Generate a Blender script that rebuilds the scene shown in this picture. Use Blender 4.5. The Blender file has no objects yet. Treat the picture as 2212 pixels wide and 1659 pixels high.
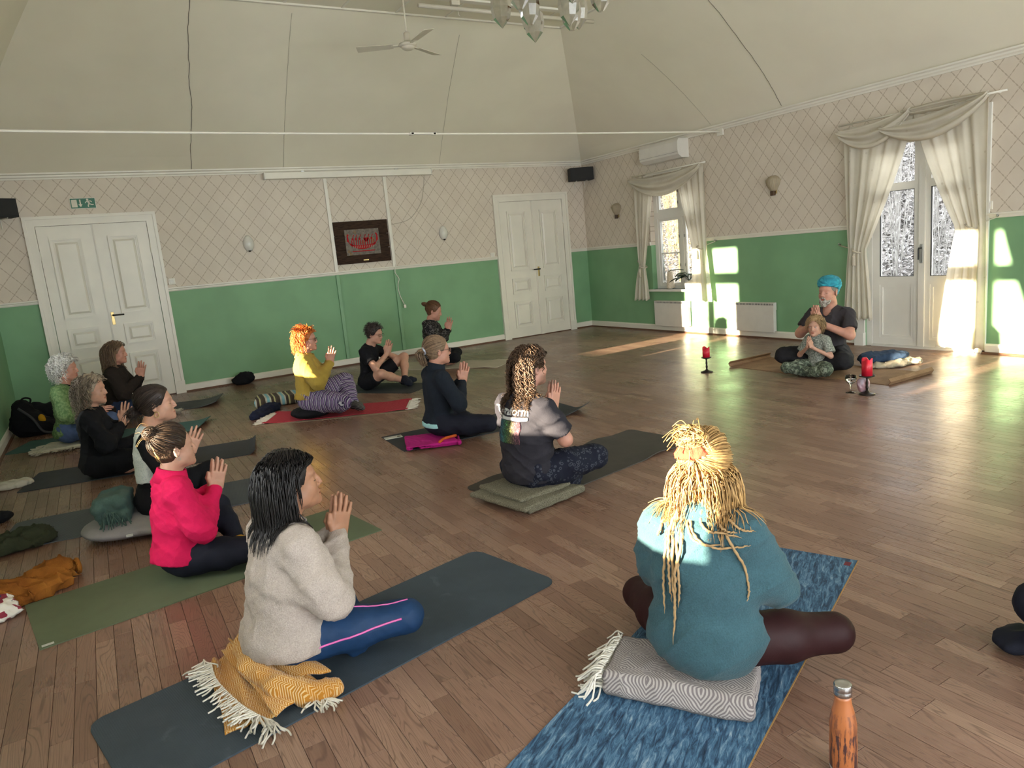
import bpy, bmesh, math, random
import numpy as np
from mathutils import Vector, Matrix

# ------------------------------------------------------------------ scene, camera, world, sun, exposure
scene = bpy.context.scene
COL = scene.collection
scene.view_settings.view_transform = 'Standard'
scene.view_settings.look = 'None'
scene.view_settings.gamma = 1.0
scene.view_settings.use_curve_mapping = False
scene.view_settings.exposure = 0.58

scene.cycles.caustics_reflective = False; scene.cycles.caustics_refractive = False

FPX, YAW, PIT, ROLL = 1548.29, 0.5168, 0.1821, -0.0925      # solved from the room's edges (2212 x 1659 frame)
CAM = np.array([-7.7019, -10.4294, 1.45])
def _axes():
    cy, sy = math.cos(YAW), math.sin(YAW)
    f = np.array([sy*math.cos(PIT), cy*math.cos(PIT), -math.sin(PIT)])
    r = np.array([cy, -sy, 0.0]); u = np.cross(r, f); c, s = math.cos(ROLL), math.sin(ROLL)
    return c*r+s*u, -s*r+c*u, f
CR, CU, CF = _axes()
cam_data = bpy.data.cameras.new('camera'); cam = bpy.data.objects.new('camera', cam_data); COL.objects.link(cam)
cam_data.sensor_width = 36.0; cam_data.lens = 36.0*FPX/2212.0; cam_data.clip_start = 0.05; cam_data.clip_end = 300
cam.matrix_world = Matrix(((CR[0], CU[0], -CF[0], CAM[0]), (CR[1], CU[1], -CF[1], CAM[1]), (CR[2], CU[2], -CF[2], CAM[2]), (0, 0, 0, 1)))
scene.camera = cam
def ray(x, y): return CF+CR*(x-1106)/FPX-CU*(y-829.5)/FPX
def fl(x, y, z=0.0):
    d = ray(x, y); return CAM+d*(z-CAM[2])/d[2]
def wa(x, y, Y=0.0):
    d = ray(x, y); return CAM+d*(Y-CAM[1])/d[1]
def wb(x, y, X=0.0):
    d = ray(x, y); return CAM+d*(X-CAM[0])/d[0]
def proj(P):
    d = np.asarray(P, float)-CAM; z = d@CF
    return np.array([1106+FPX*(d@CR)/z, 829.5-FPX*(d@CU)/z, z])

WORLD_STRENGTH, SUN_STRENGTH = 9.0, 42.0
world = bpy.data.worlds.new('sky'); scene.world = world; world.use_nodes = True
_bg = world.node_tree.nodes['Background']; _bg.inputs[0].default_value = (0.93, 0.96, 1.0, 1); _bg.inputs[1].default_value = WORLD_STRENGTH
_sun = bpy.data.lights.new('sun', 'SUN'); _sun.energy = SUN_STRENGTH; _sun.color = (1.0, 0.85, 0.62); _sun.angle = math.radians(0.55)
sun = bpy.data.objects.new('sun', _sun); COL.objects.link(sun)
SUNDIR = Vector((math.cos(math.radians(2.0)), math.sin(math.radians(2.0)), -0.111)).normalized()
sun.rotation_euler = SUNDIR.to_track_quat('-Z', 'Y').to_euler(); sun.location = (-20, -5, 6)

# ------------------------------------------------------------------ small node language for procedural materials
class S:
    def __init__(s, nt, sock): s.nt, s.k = nt, sock
    def _m(s, op, *o, clamp=False):
        n = s.nt.nodes.new('ShaderNodeMath'); n.operation = op; n.use_clamp = clamp
        for i, v in enumerate((s,)+o):
            if isinstance(v, S): s.nt.links.new(v.k, n.inputs[i])
            else: n.inputs[i].default_value = v
        return S(s.nt, n.outputs[0])
    def __add__(s, o): return s._m('ADD', o)
    __radd__ = __add__
    def __sub__(s, o): return s._m('SUBTRACT', o)
    def __rsub__(s, o): return (s*-1.0)+o
    def __mul__(s, o): return s._m('MULTIPLY', o)
    __rmul__ = __mul__
    def __truediv__(s, o): return s._m('DIVIDE', o)
    def frac(s): return s._m('FRACT')
    def floor(s): return s._m('FLOOR')
    def abs(s): return s._m('ABSOLUTE')
    def sin(s): return s._m('SINE')
    def pow(s, e): return s._m('POWER', e)
    def lt(s, v): return s._m('LESS_THAN', v)
    def gt(s, v): return s._m('GREATER_THAN', v)
    def min(s, v): return s._m('MINIMUM', v)
    def max(s, v): return s._m('MAXIMUM', v)
    def mod(s, v): return s._m('FLOORED_MODULO', v)
    def ramp(s, a, b):
        n = s.nt.nodes.new('ShaderNodeMapRange'); n.interpolation_type = 'SMOOTHSTEP'
        s.nt.links.new(s.k, n.inputs[0]); n.inputs[1].default_value = a; n.inputs[2].default_value = b
        return S(s.nt, n.outputs[0])
class G:
    """material graph builder"""
    def __init__(g, name):
        g.m = bpy.data.materials.new(name); g.m.use_nodes = True; g.nt = g.m.node_tree
        g.b = g.nt.nodes['Principled BSDF']; g.out = g.nt.nodes['Material Output']
    def new(g, t): return g.nt.nodes.new(t)
    def coord(g, which='Object'):
        n = g.new('ShaderNodeTexCoord'); return g.sep(n.outputs[which])
    def pos(g):
        n = g.new('ShaderNodeNewGeometry'); return g.sep(n.outputs['Position'])
    def sep(g, sock):
        n = g.new('ShaderNodeSeparateXYZ'); g.nt.links.new(sock, n.inputs[0]); return tuple(S(g.nt, o) for o in n.outputs)
    def vec(g, x, y, z):
        n = g.new('ShaderNodeCombineXYZ')
        for i, v in enumerate((x, y, z)):
            if isinstance(v, S): g.nt.links.new(v.k, n.inputs[i])
            else: n.inputs[i].default_value = v
        return n.outputs[0]
    def noise(g, v=None, scale=5.0, detail=3.0, rough=0.5, dist=0.0):
        n = g.new('ShaderNodeTexNoise'); n.inputs['Scale'].default_value = scale; n.inputs['Detail'].default_value = detail
        n.inputs['Roughness'].default_value = rough; n.inputs['Distortion'].default_value = dist
        if v is None: v = g.new('ShaderNodeTexCoord').outputs['Object']
        g.nt.links.new(v, n.inputs['Vector']); return S(g.nt, n.outputs['Fac'])
    def voronoi(g, v=None, scale=5.0, feature='F1', out='Distance'):
        n = g.new('ShaderNodeTexVoronoi'); n.feature = feature; n.inputs['Scale'].default_value = scale
        if v is None: v = g.new('ShaderNodeTexCoord').outputs['Object']
        g.nt.links.new(v, n.inputs['Vector']); return S(g.nt, n.outputs[out])
    def island(g): return S(g.nt, g.new('ShaderNodeNewGeometry').outputs['Random Per Island'])
    def objrand(g): return S(g.nt, g.new('ShaderNodeObjectInfo').outputs['Random'])
    def attr(g, name):
        n = g.new('ShaderNodeAttribute'); n.attribute_name = name; return S(g.nt, n.outputs['Fac'])
    def attrc(g, name):
        n = g.new('ShaderNodeAttribute'); n.attribute_name = name; return S(g.nt, n.outputs['Color'])
    def mix(g, f, a, b):
        n = g.new('ShaderNodeMix'); n.data_type = 'RGBA'
        ins = [i for i in n.inputs if i.type == 'RGBA']
        if isinstance(f, S): g.nt.links.new(f.k, n.inputs[0])
        else: n.inputs[0].default_value = f
        for i, v in zip(ins, (a, b)):
            if isinstance(v, S): g.nt.links.new(v.k, i)
            else: i.default_value = tuple(v)+(1,)
        return S(g.nt, [o for o in n.outputs if o.type == 'RGBA'][0])
    def rampc(g, f, stops):
        n = g.new('ShaderNodeValToRGB'); g.nt.links.new(f.k, n.inputs[0]); e = n.color_ramp.elements
        while len(e) < len(stops): e.new(0.5)
        for i, (p, c) in enumerate(stops): e[i].position = p; e[i].color = tuple(c)+(1,)
        return S(g.nt, n.outputs[0])
    def scale_color(g, c, f):
        n = g.new('ShaderNodeVectorMath'); n.operation = 'SCALE'; g.nt.links.new(c.k, n.inputs[0]); g.nt.links.new(f.k, n.inputs[3]); return S(g.nt, n.outputs[0])
    def set(g, name, v):
        i = g.b.inputs[name]
        if isinstance(v, S): g.nt.links.new(v.k, i)
        elif isinstance(v, (tuple, list)) and len(v) == 3 and i.type == 'RGBA': i.default_value = tuple(v)+(1,)
        else: i.default_value = v
    def bump(g, h, strength=0.3, dist=0.01):
        n = g.new('ShaderNodeBump'); n.inputs['Strength'].default_value = strength; n.inputs['Distance'].default_value = dist
        g.nt.links.new(h.k, n.inputs['Height']); g.nt.links.new(n.outputs[0], g.b.inputs['Normal'])
    def done(g, color=None, rough=None, metal=None, spec=None, sheen=None):
        if color is not None: g.set('Base Color', color)
        if rough is not None: g.set('Roughness', rough)
        if metal is not None: g.set('Metallic', metal)
        if spec is not None: g.set('Specular IOR Level', spec)
        if sheen is not None: g.set('Sheen Weight', sheen)
        return g.m
def plain(name, c, rough=0.6, metal=0.0, spec=0.5, var=0.06, scale=8.0):
    g = G(name); f = g.noise(scale=scale, detail=4).ramp(0.3, 0.7)
    lo = tuple(v*(1-var) for v in c); hi = tuple(min(1, v*(1+var)) for v in c)
    return g.done(g.mix(f, lo, hi), rough, metal, spec)
def cloth(name, c, rough=0.9, bump=0.25, scale=260.0, var=0.15, sheen=0.0, vscale=14.0, wf=0.6):
    g = G(name); f = g.noise(scale=vscale, detail=5, rough=0.65).ramp(0.25, 0.75)
    n = g.noise(scale=scale, detail=2)
    lo = tuple(v*(1-var) for v in c); hi = tuple(min(1, v*(1+var)) for v in c)
    g.bump(n+g.noise(scale=30, detail=3)*1.5, bump, 0.004)
    return g.done(g.mix(f*wf+n*(1-wf), lo, hi), rough, 0, 0.2, sheen*0.15)

# ------------------------------------------------------------------ mesh helpers
def obj(name, data, mat=None, parent=None, loc=None, rot=None, smooth=False):
    o = bpy.data.objects.new(name, data); COL.objects.link(o)
    if mat is not None and data is not None and not data.materials:
        for m in (mat if isinstance(mat, (list, tuple)) else [mat]): data.materials.append(m)
    if parent is not None: o.parent = parent
    if loc is not None: o.location = loc
    if rot is not None: o.rotation_euler = rot
    if smooth and data is not None:
        data.polygons.foreach_set('use_smooth', np.ones(len(data.polygons), bool))
    return o
def tag(o, label=None, cat=None, group=None, kind=None):
    if label: o['label'] = label
    if cat: o['category'] = cat
    if group: o['group'] = group
    if kind: o['kind'] = kind
    return o
def empty(name, loc=(0, 0, 0), rz=0.0, label=None, cat=None, group=None, kind=None):
    e = bpy.data.objects.new(name, None); COL.objects.link(e); e.location = loc; e.rotation_euler = (0, 0, rz); e.empty_display_size = 0.05
    return tag(e, label, cat, group, kind)
class MB:
    """collects verts / faces, builds ONE mesh"""
    def __init__(s): s.v, s.f, s.mi, s.n = [], [], [], 0
    def add(s, verts, faces, mi=0):
        verts = np.asarray(verts, float).reshape(-1, 3); o = s.n
        s.v.append(verts); s.n += len(verts)
        s.f.extend([tuple(i+o for i in f) for f in faces]); s.mi.extend([mi]*len(faces)); return s
    def box(s, a, b, mi=0, M=None, bevel=0.0):
        (x0, y0, z0), (x1, y1, z1) = a, b
        if bevel > 0:
            bm = bmesh.new(); bmesh.ops.create_cube(bm, size=1.0)
            for v in bm.verts: v.co = Vector(((x0+x1)/2+v.co.x*(x1-x0), (y0+y1)/2+v.co.y*(y1-y0), (z0+z1)/2+v.co.z*(z1-z0)))
            bmesh.ops.bevel(bm, geom=list(bm.edges), offset=bevel, segments=2, affect='EDGES', profile=0.5)
            bm.verts.index_update(); V = np.array([v.co[:] for v in bm.verts]); F = [tuple(v.index for v in f.verts) for f in bm.faces]; bm.free()
        else:
            V = np.array([(x, y, z) for x in (x0, x1) for y in (y0, y1) for z in (z0, z1)], float)
            F = [(0, 1, 3, 2), (4, 6, 7, 5), (0, 4, 5, 1), (2, 3, 7, 6), (0, 2, 6, 4), (1, 5, 7, 3)]
        if M is not None: V = (np.asarray(M)[:3, :3]@V.T).T+np.asarray(M)[:3, 3]
        return s.add(V, F, mi)
    def tube(s, pts, r, n=8, mi=0, caps=True, closed=False):
        pts = np.asarray(pts, float); m = len(pts); r = np.broadcast_to(np.asarray(r, float), (m,))
        if closed: t = np.roll(pts, -1, 0)-np.roll(pts, 1, 0)
        else: t = np.gradient(pts, axis=0)
        t = t/np.maximum(np.linalg.norm(t, axis=1, keepdims=True), 1e-9)
        up = np.array([0, 0, 1.0]) if abs(t[0][2]) < 0.9 else np.array([1.0, 0, 0])
        a = np.cross(t[0], up); a /= np.linalg.norm(a); A = [a]
        for i in range(1, m):
            a = A[-1]-t[i]*(A[-1]@t[i]); a /= max(np.linalg.norm(a), 1e-9); A.append(a)
        A = np.array(A); B = np.cross(t, A); th = np.arange(n)*2*math.pi/n
        V = pts[:, None]+r[:, None, None]*(np.cos(th)[None, :, None]*A[:, None]+np.sin(th)[None, :, None]*B[:, None])
        F = []
        for i in range(m if closed else m-1):
            j = (i+1) % m
            for k in range(n): F.append((i*n+k, i*n+(k+1) % n, j*n+(k+1) % n, j*n+k))
        if caps and not closed: F += [tuple(range(n))[::-1], tuple((m-1)*n+k for k in range(n))]
        return s.add(V.reshape(-1, 3), F, mi)
    def lathe(s, prof, n=24, mi=0, M=None, caps=True):
        prof = np.asarray(prof, float); th = np.arange(n)*2*math.pi/n; m = len(prof)
        V = np.stack([prof[:, :1]*np.cos(th), prof[:, :1]*np.sin(th), np.repeat(prof[:, 1:2], n, 1)], -1).reshape(-1, 3)
        if M is not None: V = (np.asarray(M)[:3, :3]@V.T).T+np.asarray(M)[:3, 3]
        F = [(i*n+k, i*n+(k+1) % n, (i+1)*n+(k+1) % n, (i+1)*n+k) for i in range(m-1) for k in range(n)]
        if caps: F += [tuple(range(n))[::-1], tuple((m-1)*n+k for k in range(n))]
        return s.add(V, F, mi)
    def grid(s, P, mi=0, closed_u=False):
        P = np.asarray(P, float); a, b = P.shape[:2]
        F = [(i*b+j, ((i+1) % a)*b+j, ((i+1) % a)*b+j+1, i*b+j+1) for i in range(a if closed_u else a-1) for j in range(b-1)]
        return s.add(P.reshape(-1, 3), F, mi)
    def slab(s, P, t, mi=0):
        """thick sheet: grid P, thickness t downward along averaged normals"""
        P = np.asarray(P, float); a, b = P.shape[:2]
        du = np.gradient(P, axis=0); dv = np.gradient(P, axis=1); n = np.cross(du, dv); n /= np.maximum(np.linalg.norm(n, axis=2, keepdims=True), 1e-9)
        Q = P-n*t; N = a*b; F = []
        for i in range(a-1):
            for j in range(b-1):
                F.append((i*b+j, (i+1)*b+j, (i+1)*b+j+1, i*b+j+1)); F.append((N+i*b+j, N+i*b+j+1, N+(i+1)*b+j+1, N+(i+1)*b+j))
        for i in range(a-1):
            F.append((i*b, N+i*b, N+(i+1)*b, (i+1)*b)); F.append((i*b+b-1, (i+1)*b+b-1, N+(i+1)*b+b-1, N+i*b+b-1))
        for j in range(b-1):
            F.append((j, j+1, N+j+1, N+j)); k = (a-1)*b; F.append((k+j, N+k+j, N+k+j+1, k+j+1))
        return s.add(np.concatenate([P.reshape(-1, 3), Q.reshape(-1, 3)]), F, mi)
    def prism(s, poly, z0, z1, mi=0, M=None):
        n = len(poly); V = np.array([(x, y, z0) for x, y in poly]+[(x, y, z1) for x, y in poly], float)
        if M is not None: V = (np.asarray(M)[:3, :3]@V.T).T+np.asarray(M)[:3, 3]
        return s.add(V, [tuple(range(n))[::-1], tuple(range(n, 2*n))]+[(i, (i+1) % n, n+(i+1) % n, n+i) for i in range(n)], mi)
    def mesh(s, name='m'):
        me = bpy.data.meshes.new(name); me.from_pydata(np.concatenate(s.v).tolist(), [], s.f); me.polygons.foreach_set('material_index', s.mi); me.update(); return me
    def build(s, name, mat=None, parent=None, smooth=False, loc=None, rot=None): return obj(name, s.mesh(name), mat, parent, loc, rot, smooth)
def rotM(rx=0, ry=0, rz=0, loc=(0, 0, 0)):
    return np.array(Matrix.Translation(loc)@Matrix.Rotation(rz, 4, 'Z')@Matrix.Rotation(ry, 4, 'Y')@Matrix.Rotation(rx, 4, 'X'))
def fast_mesh(name, V, Q, smooth=True):
    """numpy quads -> mesh"""
    me = bpy.data.meshes.new(name); V = np.asarray(V, np.float32); Q = np.asarray(Q, np.int32); k = Q.shape[1]
    me.vertices.add(len(V)); me.vertices.foreach_set('co', V.ravel()); me.loops.add(Q.size); me.loops.foreach_set('vertex_index', Q.ravel())
    me.polygons.add(len(Q)); me.polygons.foreach_set('loop_start', np.arange(0, Q.size, k, dtype=np.int32)); me.polygons.foreach_set('loop_total', np.full(len(Q), k, np.int32))
    me.polygons.foreach_set('use_smooth', np.full(len(Q), smooth)); me.update(calc_edges=True); me.validate(); return me
def catmull(pts, n):
    """smooth curve through points"""
    P = np.asarray(pts, float); P = np.vstack([2*P[0]-P[1], P, 2*P[-1]-P[-2]]); out = []
    m = len(P)-3; ts = np.linspace(0, m, n); i = np.minimum(ts.astype(int), m-1); t = (ts-i)[:, None]
    a, b, c, d = P[i], P[i+1], P[i+2], P[i+3]
    return 0.5*(2*b+(c-a)*t+(2*a-5*b+4*c-d)*t**2+(3*b-a-3*c+d)*t**3)
RNG = np.random.default_rng(7); DEBUG = False
# ------------------------------------------------------------------ the room shell
XC, YD, ZR, ZC = -8.67, -12.6, 1.346, 2.81          # left wall, front wall (behind camera), chair rail, cornice
GREEN = (0.188, 0.355, 0.190)
def wallpaper(name, horiz, wall_green=GREEN):
    g = G(name); x, y, z = g.pos(); u = x if horiz == 'x' else y
    W, H = 0.190, 0.228
    a = u/W+z/H; b = u/W-z/H
    la = ((a-0.5).frac()-0.5).abs(); lb = ((b-0.5).frac()-0.5).abs()
    def line(d, along):
        wob = (along*18.85).sin()*0.012
        core = (d+wob).abs().lt(0.030); gap = ((along.frac()-0.5).abs()).lt(0.40)
        return core*gap
    fa = line(la, b); fb = line(lb, a)
    node = (la*la+lb*lb).lt(0.0072)*((la-lb).abs().lt(0.03)+(la.min(lb)).lt(0.012)).min(1.0)
    f = (fa.max(fb)).max(node)
    n = g.noise(scale=3.0, detail=4).ramp(0.3, 0.7)
    paper = g.mix(n, (0.60, 0.525, 0.435), (0.645, 0.57, 0.475))
    pap = g.mix(f*0.65, paper, (0.34, 0.27, 0.20))
    gr = g.mix(g.noise(scale=2.2, detail=5).ramp(0.3, 0.7), tuple(v*0.94 for v in wall_green), tuple(v*1.06 for v in wall_green))
    c = g.mix(z.lt(ZR), pap, gr)
    g.bump(g.noise(scale=140, detail=2), 0.12, 0.003)
    return g.done(c, 0.55, 0, 0.35)
M_WA, M_WB = wallpaper('wallpaper_x', 'x'), wallpaper('wallpaper_y', 'y')
WHITE = plain('white_gloss_paint', (0.73, 0.69, 0.60), 0.38, var=0.04, scale=3)
WHITE2 = plain('white_window_paint', (0.74, 0.72, 0.66), 0.4, var=0.04, scale=3)
def _ceil():
    g = G('ceiling_paint'); n = g.noise(scale=1.5, detail=5).ramp(0.3, 0.7)
    g.bump(g.noise(scale=220, detail=2), 0.15, 0.003)
    return g.done(g.mix(n, (0.74, 0.69, 0.565), (0.78, 0.73, 0.60)), 0.8, 0, 0.2)
CEIL = _ceil()
CRACK = plain('dark_crack', (0.12, 0.10, 0.08), 0.9)
def wall_mesh(axis, at, thick, lo, hi, zt, holes, mb=None):
    """wall slab with rectangular holes; axis 'y' means the wall runs along y at x=at. holes: (a0,a1,z0,z1)"""
    mb = mb or MB(); cuts = sorted({lo, hi, *[h[0] for h in holes], *[h[1] for h in holes]}); zs = sorted({0.0, zt, *[h[2] for h in holes], *[h[3] for h in holes]})
    for i in range(len(cuts)-1):
        col = []
        for k in range(len(zs)-1):
            ca, cz = (cuts[i]+cuts[i+1])/2, (zs[k]+zs[k+1])/2
            if any(h[0] < ca < h[1] and h[2] < cz < h[3] for h in holes): continue
            if col and abs(col[-1][1]-zs[k]) < 1e-9: col[-1][1] = zs[k+1]
            else: col.append([zs[k], zs[k+1]])
        for z0, z1 in col:
            if axis == 'y': mb.box((min(at, at+thick), cuts[i], z0), (max(at, at+thick), cuts[i+1], z1))
            else: mb.box((cuts[i], min(at, at+thick), z0), (cuts[i+1], max(at, at+thick), z1))
    return mb
WIN = (-2.86, -1.68, 0.66, 2.30)                     # window in the right wall  (y0,y1,z0,z1)
FDR = (-6.57, -5.30, 0.0, 2.36)                      # glazed double door in the right wall
CWIN = [(m-0.62, m+0.62, 0.66, 2.30) for m in (-3.20, -6.92, -9.10, -11.3)]  # three placed from the sun patches; the last, unseen, added for more daylight
FILLWIN = [(-8.2, -4.6, 0.4, 2.65), (-4.1, -0.5, 0.4, 2.65)]  # unseen large openings in the front wall, added for fill light
ZT = 2.90
tag(wall_mesh('x', 0.0, 0.25, XC-0.25, 0.25, ZT, []).build('wall_back', M_WA), kind='structure')
tag(wall_mesh('y', 0.0, 0.25, YD, 0.0, ZT, [WIN, FDR]).build('wall_right', M_WB), kind='structure')
tag(wall_mesh('y', XC, -0.25, YD, 0.0, ZT, CWIN).build('wall_left', M_WB), kind='structure')
tag(wall_mesh('x', YD, -0.25, XC-0.25, 0.25, ZT, FILLWIN).build('wall_front', M_WA), kind='structure')

# ceiling: coved slopes up to a flat centre
ZF, SX, SY, SXC = 4.20, 1.95, 2.40, 1.05
def cove(t):      # t 0..1 along the slope -> (inset fraction, height fraction)
    t = np.asarray(t, float); return t, t**0.92+0.045*np.sin(math.pi*t)
def _ceiling():
    mb = MB(); n = 12
    def ring(t):
        i, h = cove(t); x0, x1, y0, y1 = XC+SXC*i, -SX*i, YD+SY*i, -SY*i; z = 2.86+(ZF-2.86)*h
        return np.array([(x0, y0, z), (x1, y0, z), (x1, y1, z), (x0, y1, z)])
    rings = [ring(t) for t in np.linspace(0, 1, n+1)]
    for a in range(4):
        V, F = [], []
        for i, r in enumerate(rings): V += [r[a], r[(a+1) % 4]]
        F = [(2*i, 2*i+1, 2*i+3, 2*i+2) for i in range(n)]
        mb.add(V, F)
    mb.add(rings[-1], [(0, 1, 2, 3)])
    # outer roof skin keeps daylight out
    V = np.array([(XC-0.3, YD-0.3, 2.9), (0.3, YD-0.3, 2.9), (0.3, 0.3, 2.9), (XC-0.3, 0.3, 2.9), (XC+1, YD+1, 4.6), (-1, YD+1, 4.6), (-1, -1, 4.6), (XC+1, -1, 4.6)])
    mb.add(V, [(0, 1, 5, 4), (1, 2, 6, 5), (2, 3, 7, 6), (3, 0, 4, 7), (4, 5, 6, 7)])
    o = tag(mb.build('ceiling', CEIL), kind='structure')
    for p in o.data.polygons: p.use_smooth = False
    # narrow battens over the flat boards
    for x in np.arange(-7.3, -2.0, 0.62):
        MB().box((x-0.012, YD+SY, ZF-0.006), (x+0.012, -SY, ZF+0.004)).build('ceiling_batten', WHITE, o)
    e = MB(); e.box((XC+SXC, -SY-0.02, ZF-0.018), (-SX, -SY+0.012, ZF+0.01)); e.box((-SX-0.02, YD+SY, ZF-0.018), (-SX+0.012, -SY, ZF+0.01)); e.build('ceiling_edge_strip', WHITE, o)
    # crooked seams between the board panels of the slopes
    def seam(side, s, t0, t1, w, jit):
        ts = np.linspace(t0, t1, 40); i, h = cove(ts); z = 2.86+(ZF-2.86)*h; j = np.cumsum(RNG.normal(0, jit, 40)); j -= np.linspace(0, j[-1], 40)
        if side == 'A': P = np.stack([s[0]+(s[1]-s[0])*ts+j, -SY*i-0.004, z-0.003], -1)
        else: P = np.stack([-SX*i-0.004, s[0]+(s[1]-s[0])*ts+j, z-0.003], -1)
        MB().tube(P, w, 4).build('seam', CRACK, o)
    a0, a1 = wa(412, 362)[0], -6.35
    seam('A', (a0, a1), 0.0, 0.985, 0.0028, 0.006); seam('A', (wa(611, 356)[0], -5.35), 0.0, 0.95, 0.0012, 0.001); seam('A', (wa(948, 350)[0], -3.35), 0.0, 0.9, 0.0012, 0.001)
    seam('B', (wb(1692, 224)[1], -4.52), 0.02, 0.99, 0.0026, 0.004); seam('B', (wb(1540, 270)[1], -3.0), 0.02, 0.6, 0.001, 0.001)
    return o
_ceiling()

# floor: strips of oak parquet running along y
def woodmat(name, islands):
    g = G(name); x, y, z = g.pos(); r = g.island() if islands else g.objrand()
    r2 = (r*91.7).frac(); r3 = (r*37.3).frac()
    v = g.vec(x*1.0+r*53.0, y*0.085+r2*31.0, r3*17.0)
    big = g.noise(v, 9.0, 2.0, 0.5, 0.6)
    rings = ((big*(26.0+20*r3)).frac()-0.5).abs()*2.0
    ring = rings.ramp(0.62, 0.98)
    fib = g.noise(g.vec(x*9.0+r*11, y*0.35, r2*5), 24.0, 4.0, 0.7).ramp(0.35, 0.75)
    base = g.rampc(r, [(0.0, (0.180, 0.100, 0.068)), (0.4, (0.225, 0.130, 0.090)), (0.8, (0.265, 0.158, 0.110)), (1.0, (0.31, 0.195, 0.135))])
    c = g.mix(fib*0.42, base, (0.125, 0.065, 0.044))
    c = g.mix(ring*0.60, c, (0.085, 0.042, 0.028))
    g.bump(ring*-0.6+fib*-0.4, 0.10, 0.002)
    rg = 0.24+fib*0.10+g.noise(g.vec(x, y, 0.0), 2.0, 3.0).ramp(0.3, 0.7)*0.08
    return g.done(c, rg, 0, 0.5)
W_PIECE, W_STUFF = woodmat('parquet_oak', False), woodmat('parquet_oak_far', True)
def _floor():
    base = MB().box((XC-0.2, YD-0.2, -0.2), (0.2, 0.2, -0.012)).build('floor', plain('floor_joint', (0.022, 0.013, 0.009), 0.8)); tag(base, kind='structure')
    w = 0.0695; lens = [0.27, 0.36, 0.45, 0.54]; gap = 0.0007
    def strip(L):
        a, b = w/2-gap, L/2-gap; c = 0.0008
        V = np.array([(-a, -b, -0.012), (a, -b, -0.012), (a, b, -0.012), (-a, b, -0.012), (-a, -b, -c), (a, -b, -c), (a, b, -c), (-a, b, -c), (-a+c, -b+c, 0), (a-c, -b+c, 0), (a-c, b-c, 0), (-a+c, b-c, 0)])
        return V, [(0, 1, 5, 4), (1, 2, 6, 5), (2, 3, 7, 6), (3, 0, 4, 7), (4, 5, 9, 8), (5, 6, 10, 9), (6, 7, 11, 10), (7, 4, 8, 11), (8, 9, 10, 11)]
    shapes = [strip(L) for L in lens]; allp = []
    nx = int(-XC/w)+1
    for i in range(nx):
        x = -w*(i+0.5); y = random.Random(i).random()*0.25; rr = random.Random(1000+i)
        while y > YD:
            k = rr.randrange(4); L = lens[k]; yc = y-L/2; y -= L
            if yc-L/2 < YD-0.3: continue
            p = proj((x, yc, 0)); inside = p[2] > 0.3 and -60 < p[0] < 2270 and 560 < p[1] < 1720
            allp.append((p[2] if inside else 1e9, x, yc, k))
    allp.sort(key=lambda q: q[0])
    ms = []
    for V, F in shapes:
        m = MB(); m.add(V, F); me = m.mesh('floor_strip'); me.materials.append(W_PIECE); ms.append(me)
    for d, x, yc, k in allp[:300]:
        o = obj('floor_strip', ms[k], None, base, (x, yc, 0))
    m = MB()
    for d, x, yc, k in allp[300:]:
        m.add(shapes[k][0]+np.array([x, yc, 0]), shapes[k][1])
    tag(m.build('floor_strips', W_STUFF, base), kind='stuff')
_floor()

# mouldings
def rail(name, path_axis, at, inward, lo, hi, z, prof, mat, parent=None):
    """extrude a profile (out, up) along x or y"""
    mb = MB(); P = np.array(prof); rows = []
    for s in (lo, hi):
        o = P[:, 0]*inward+at
        rows.append(np.stack([np.full(len(P), s), o, P[:, 1]+z], -1) if path_axis == 'x' else np.stack([o, np.full(len(P), s), P[:, 1]+z], -1))
    n = len(P); mb.add(np.concatenate(rows), [(i, (i+1) % n, n+(i+1) % n, n+i) for i in range(n)]+[tuple(range(n))[::-1], tuple(range(n, 2*n))])
    return mb.build(name, mat, parent)
RAILP = [(0, -0.004), (0.012, -0.004), (0.02, 0.012), (0.02, 0.02), (0.03, 0.034), (0.03, 0.046), (0.0, 0.05)]
CORNP = [(0, -0.012), (0.014, -0.012), (0.018, 0.004), (0.032, 0.016), (0.035, 0.034), (0.055, 0.046), (0.058, 0.062), (0, 0.07)]
BASEP = [(0, 0), (0.022, 0), (0.022, 0.085), (0.014, 0.1), (0, 0.104)]
TOEP = [(0, 0), (0.04, 0), (0.034, 0.014), (0.022, 0.022), (0, 0.024)]
TOE = plain('brown_floor_fillet', (0.10, 0.04, 0.018), 0.5)
DL, DR = (-8.232, -6.795), (-1.836, -0.376)          # outer casing of the two doors in the back wall
def segs(lo, hi, gaps):
    out, a = [], lo
    for g0, g1 in sorted(gaps):
        if g0 > a: out.append((a, g0))
        a = g1
    if hi > a: out.append((a, hi))
    return out
k = 1
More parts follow.
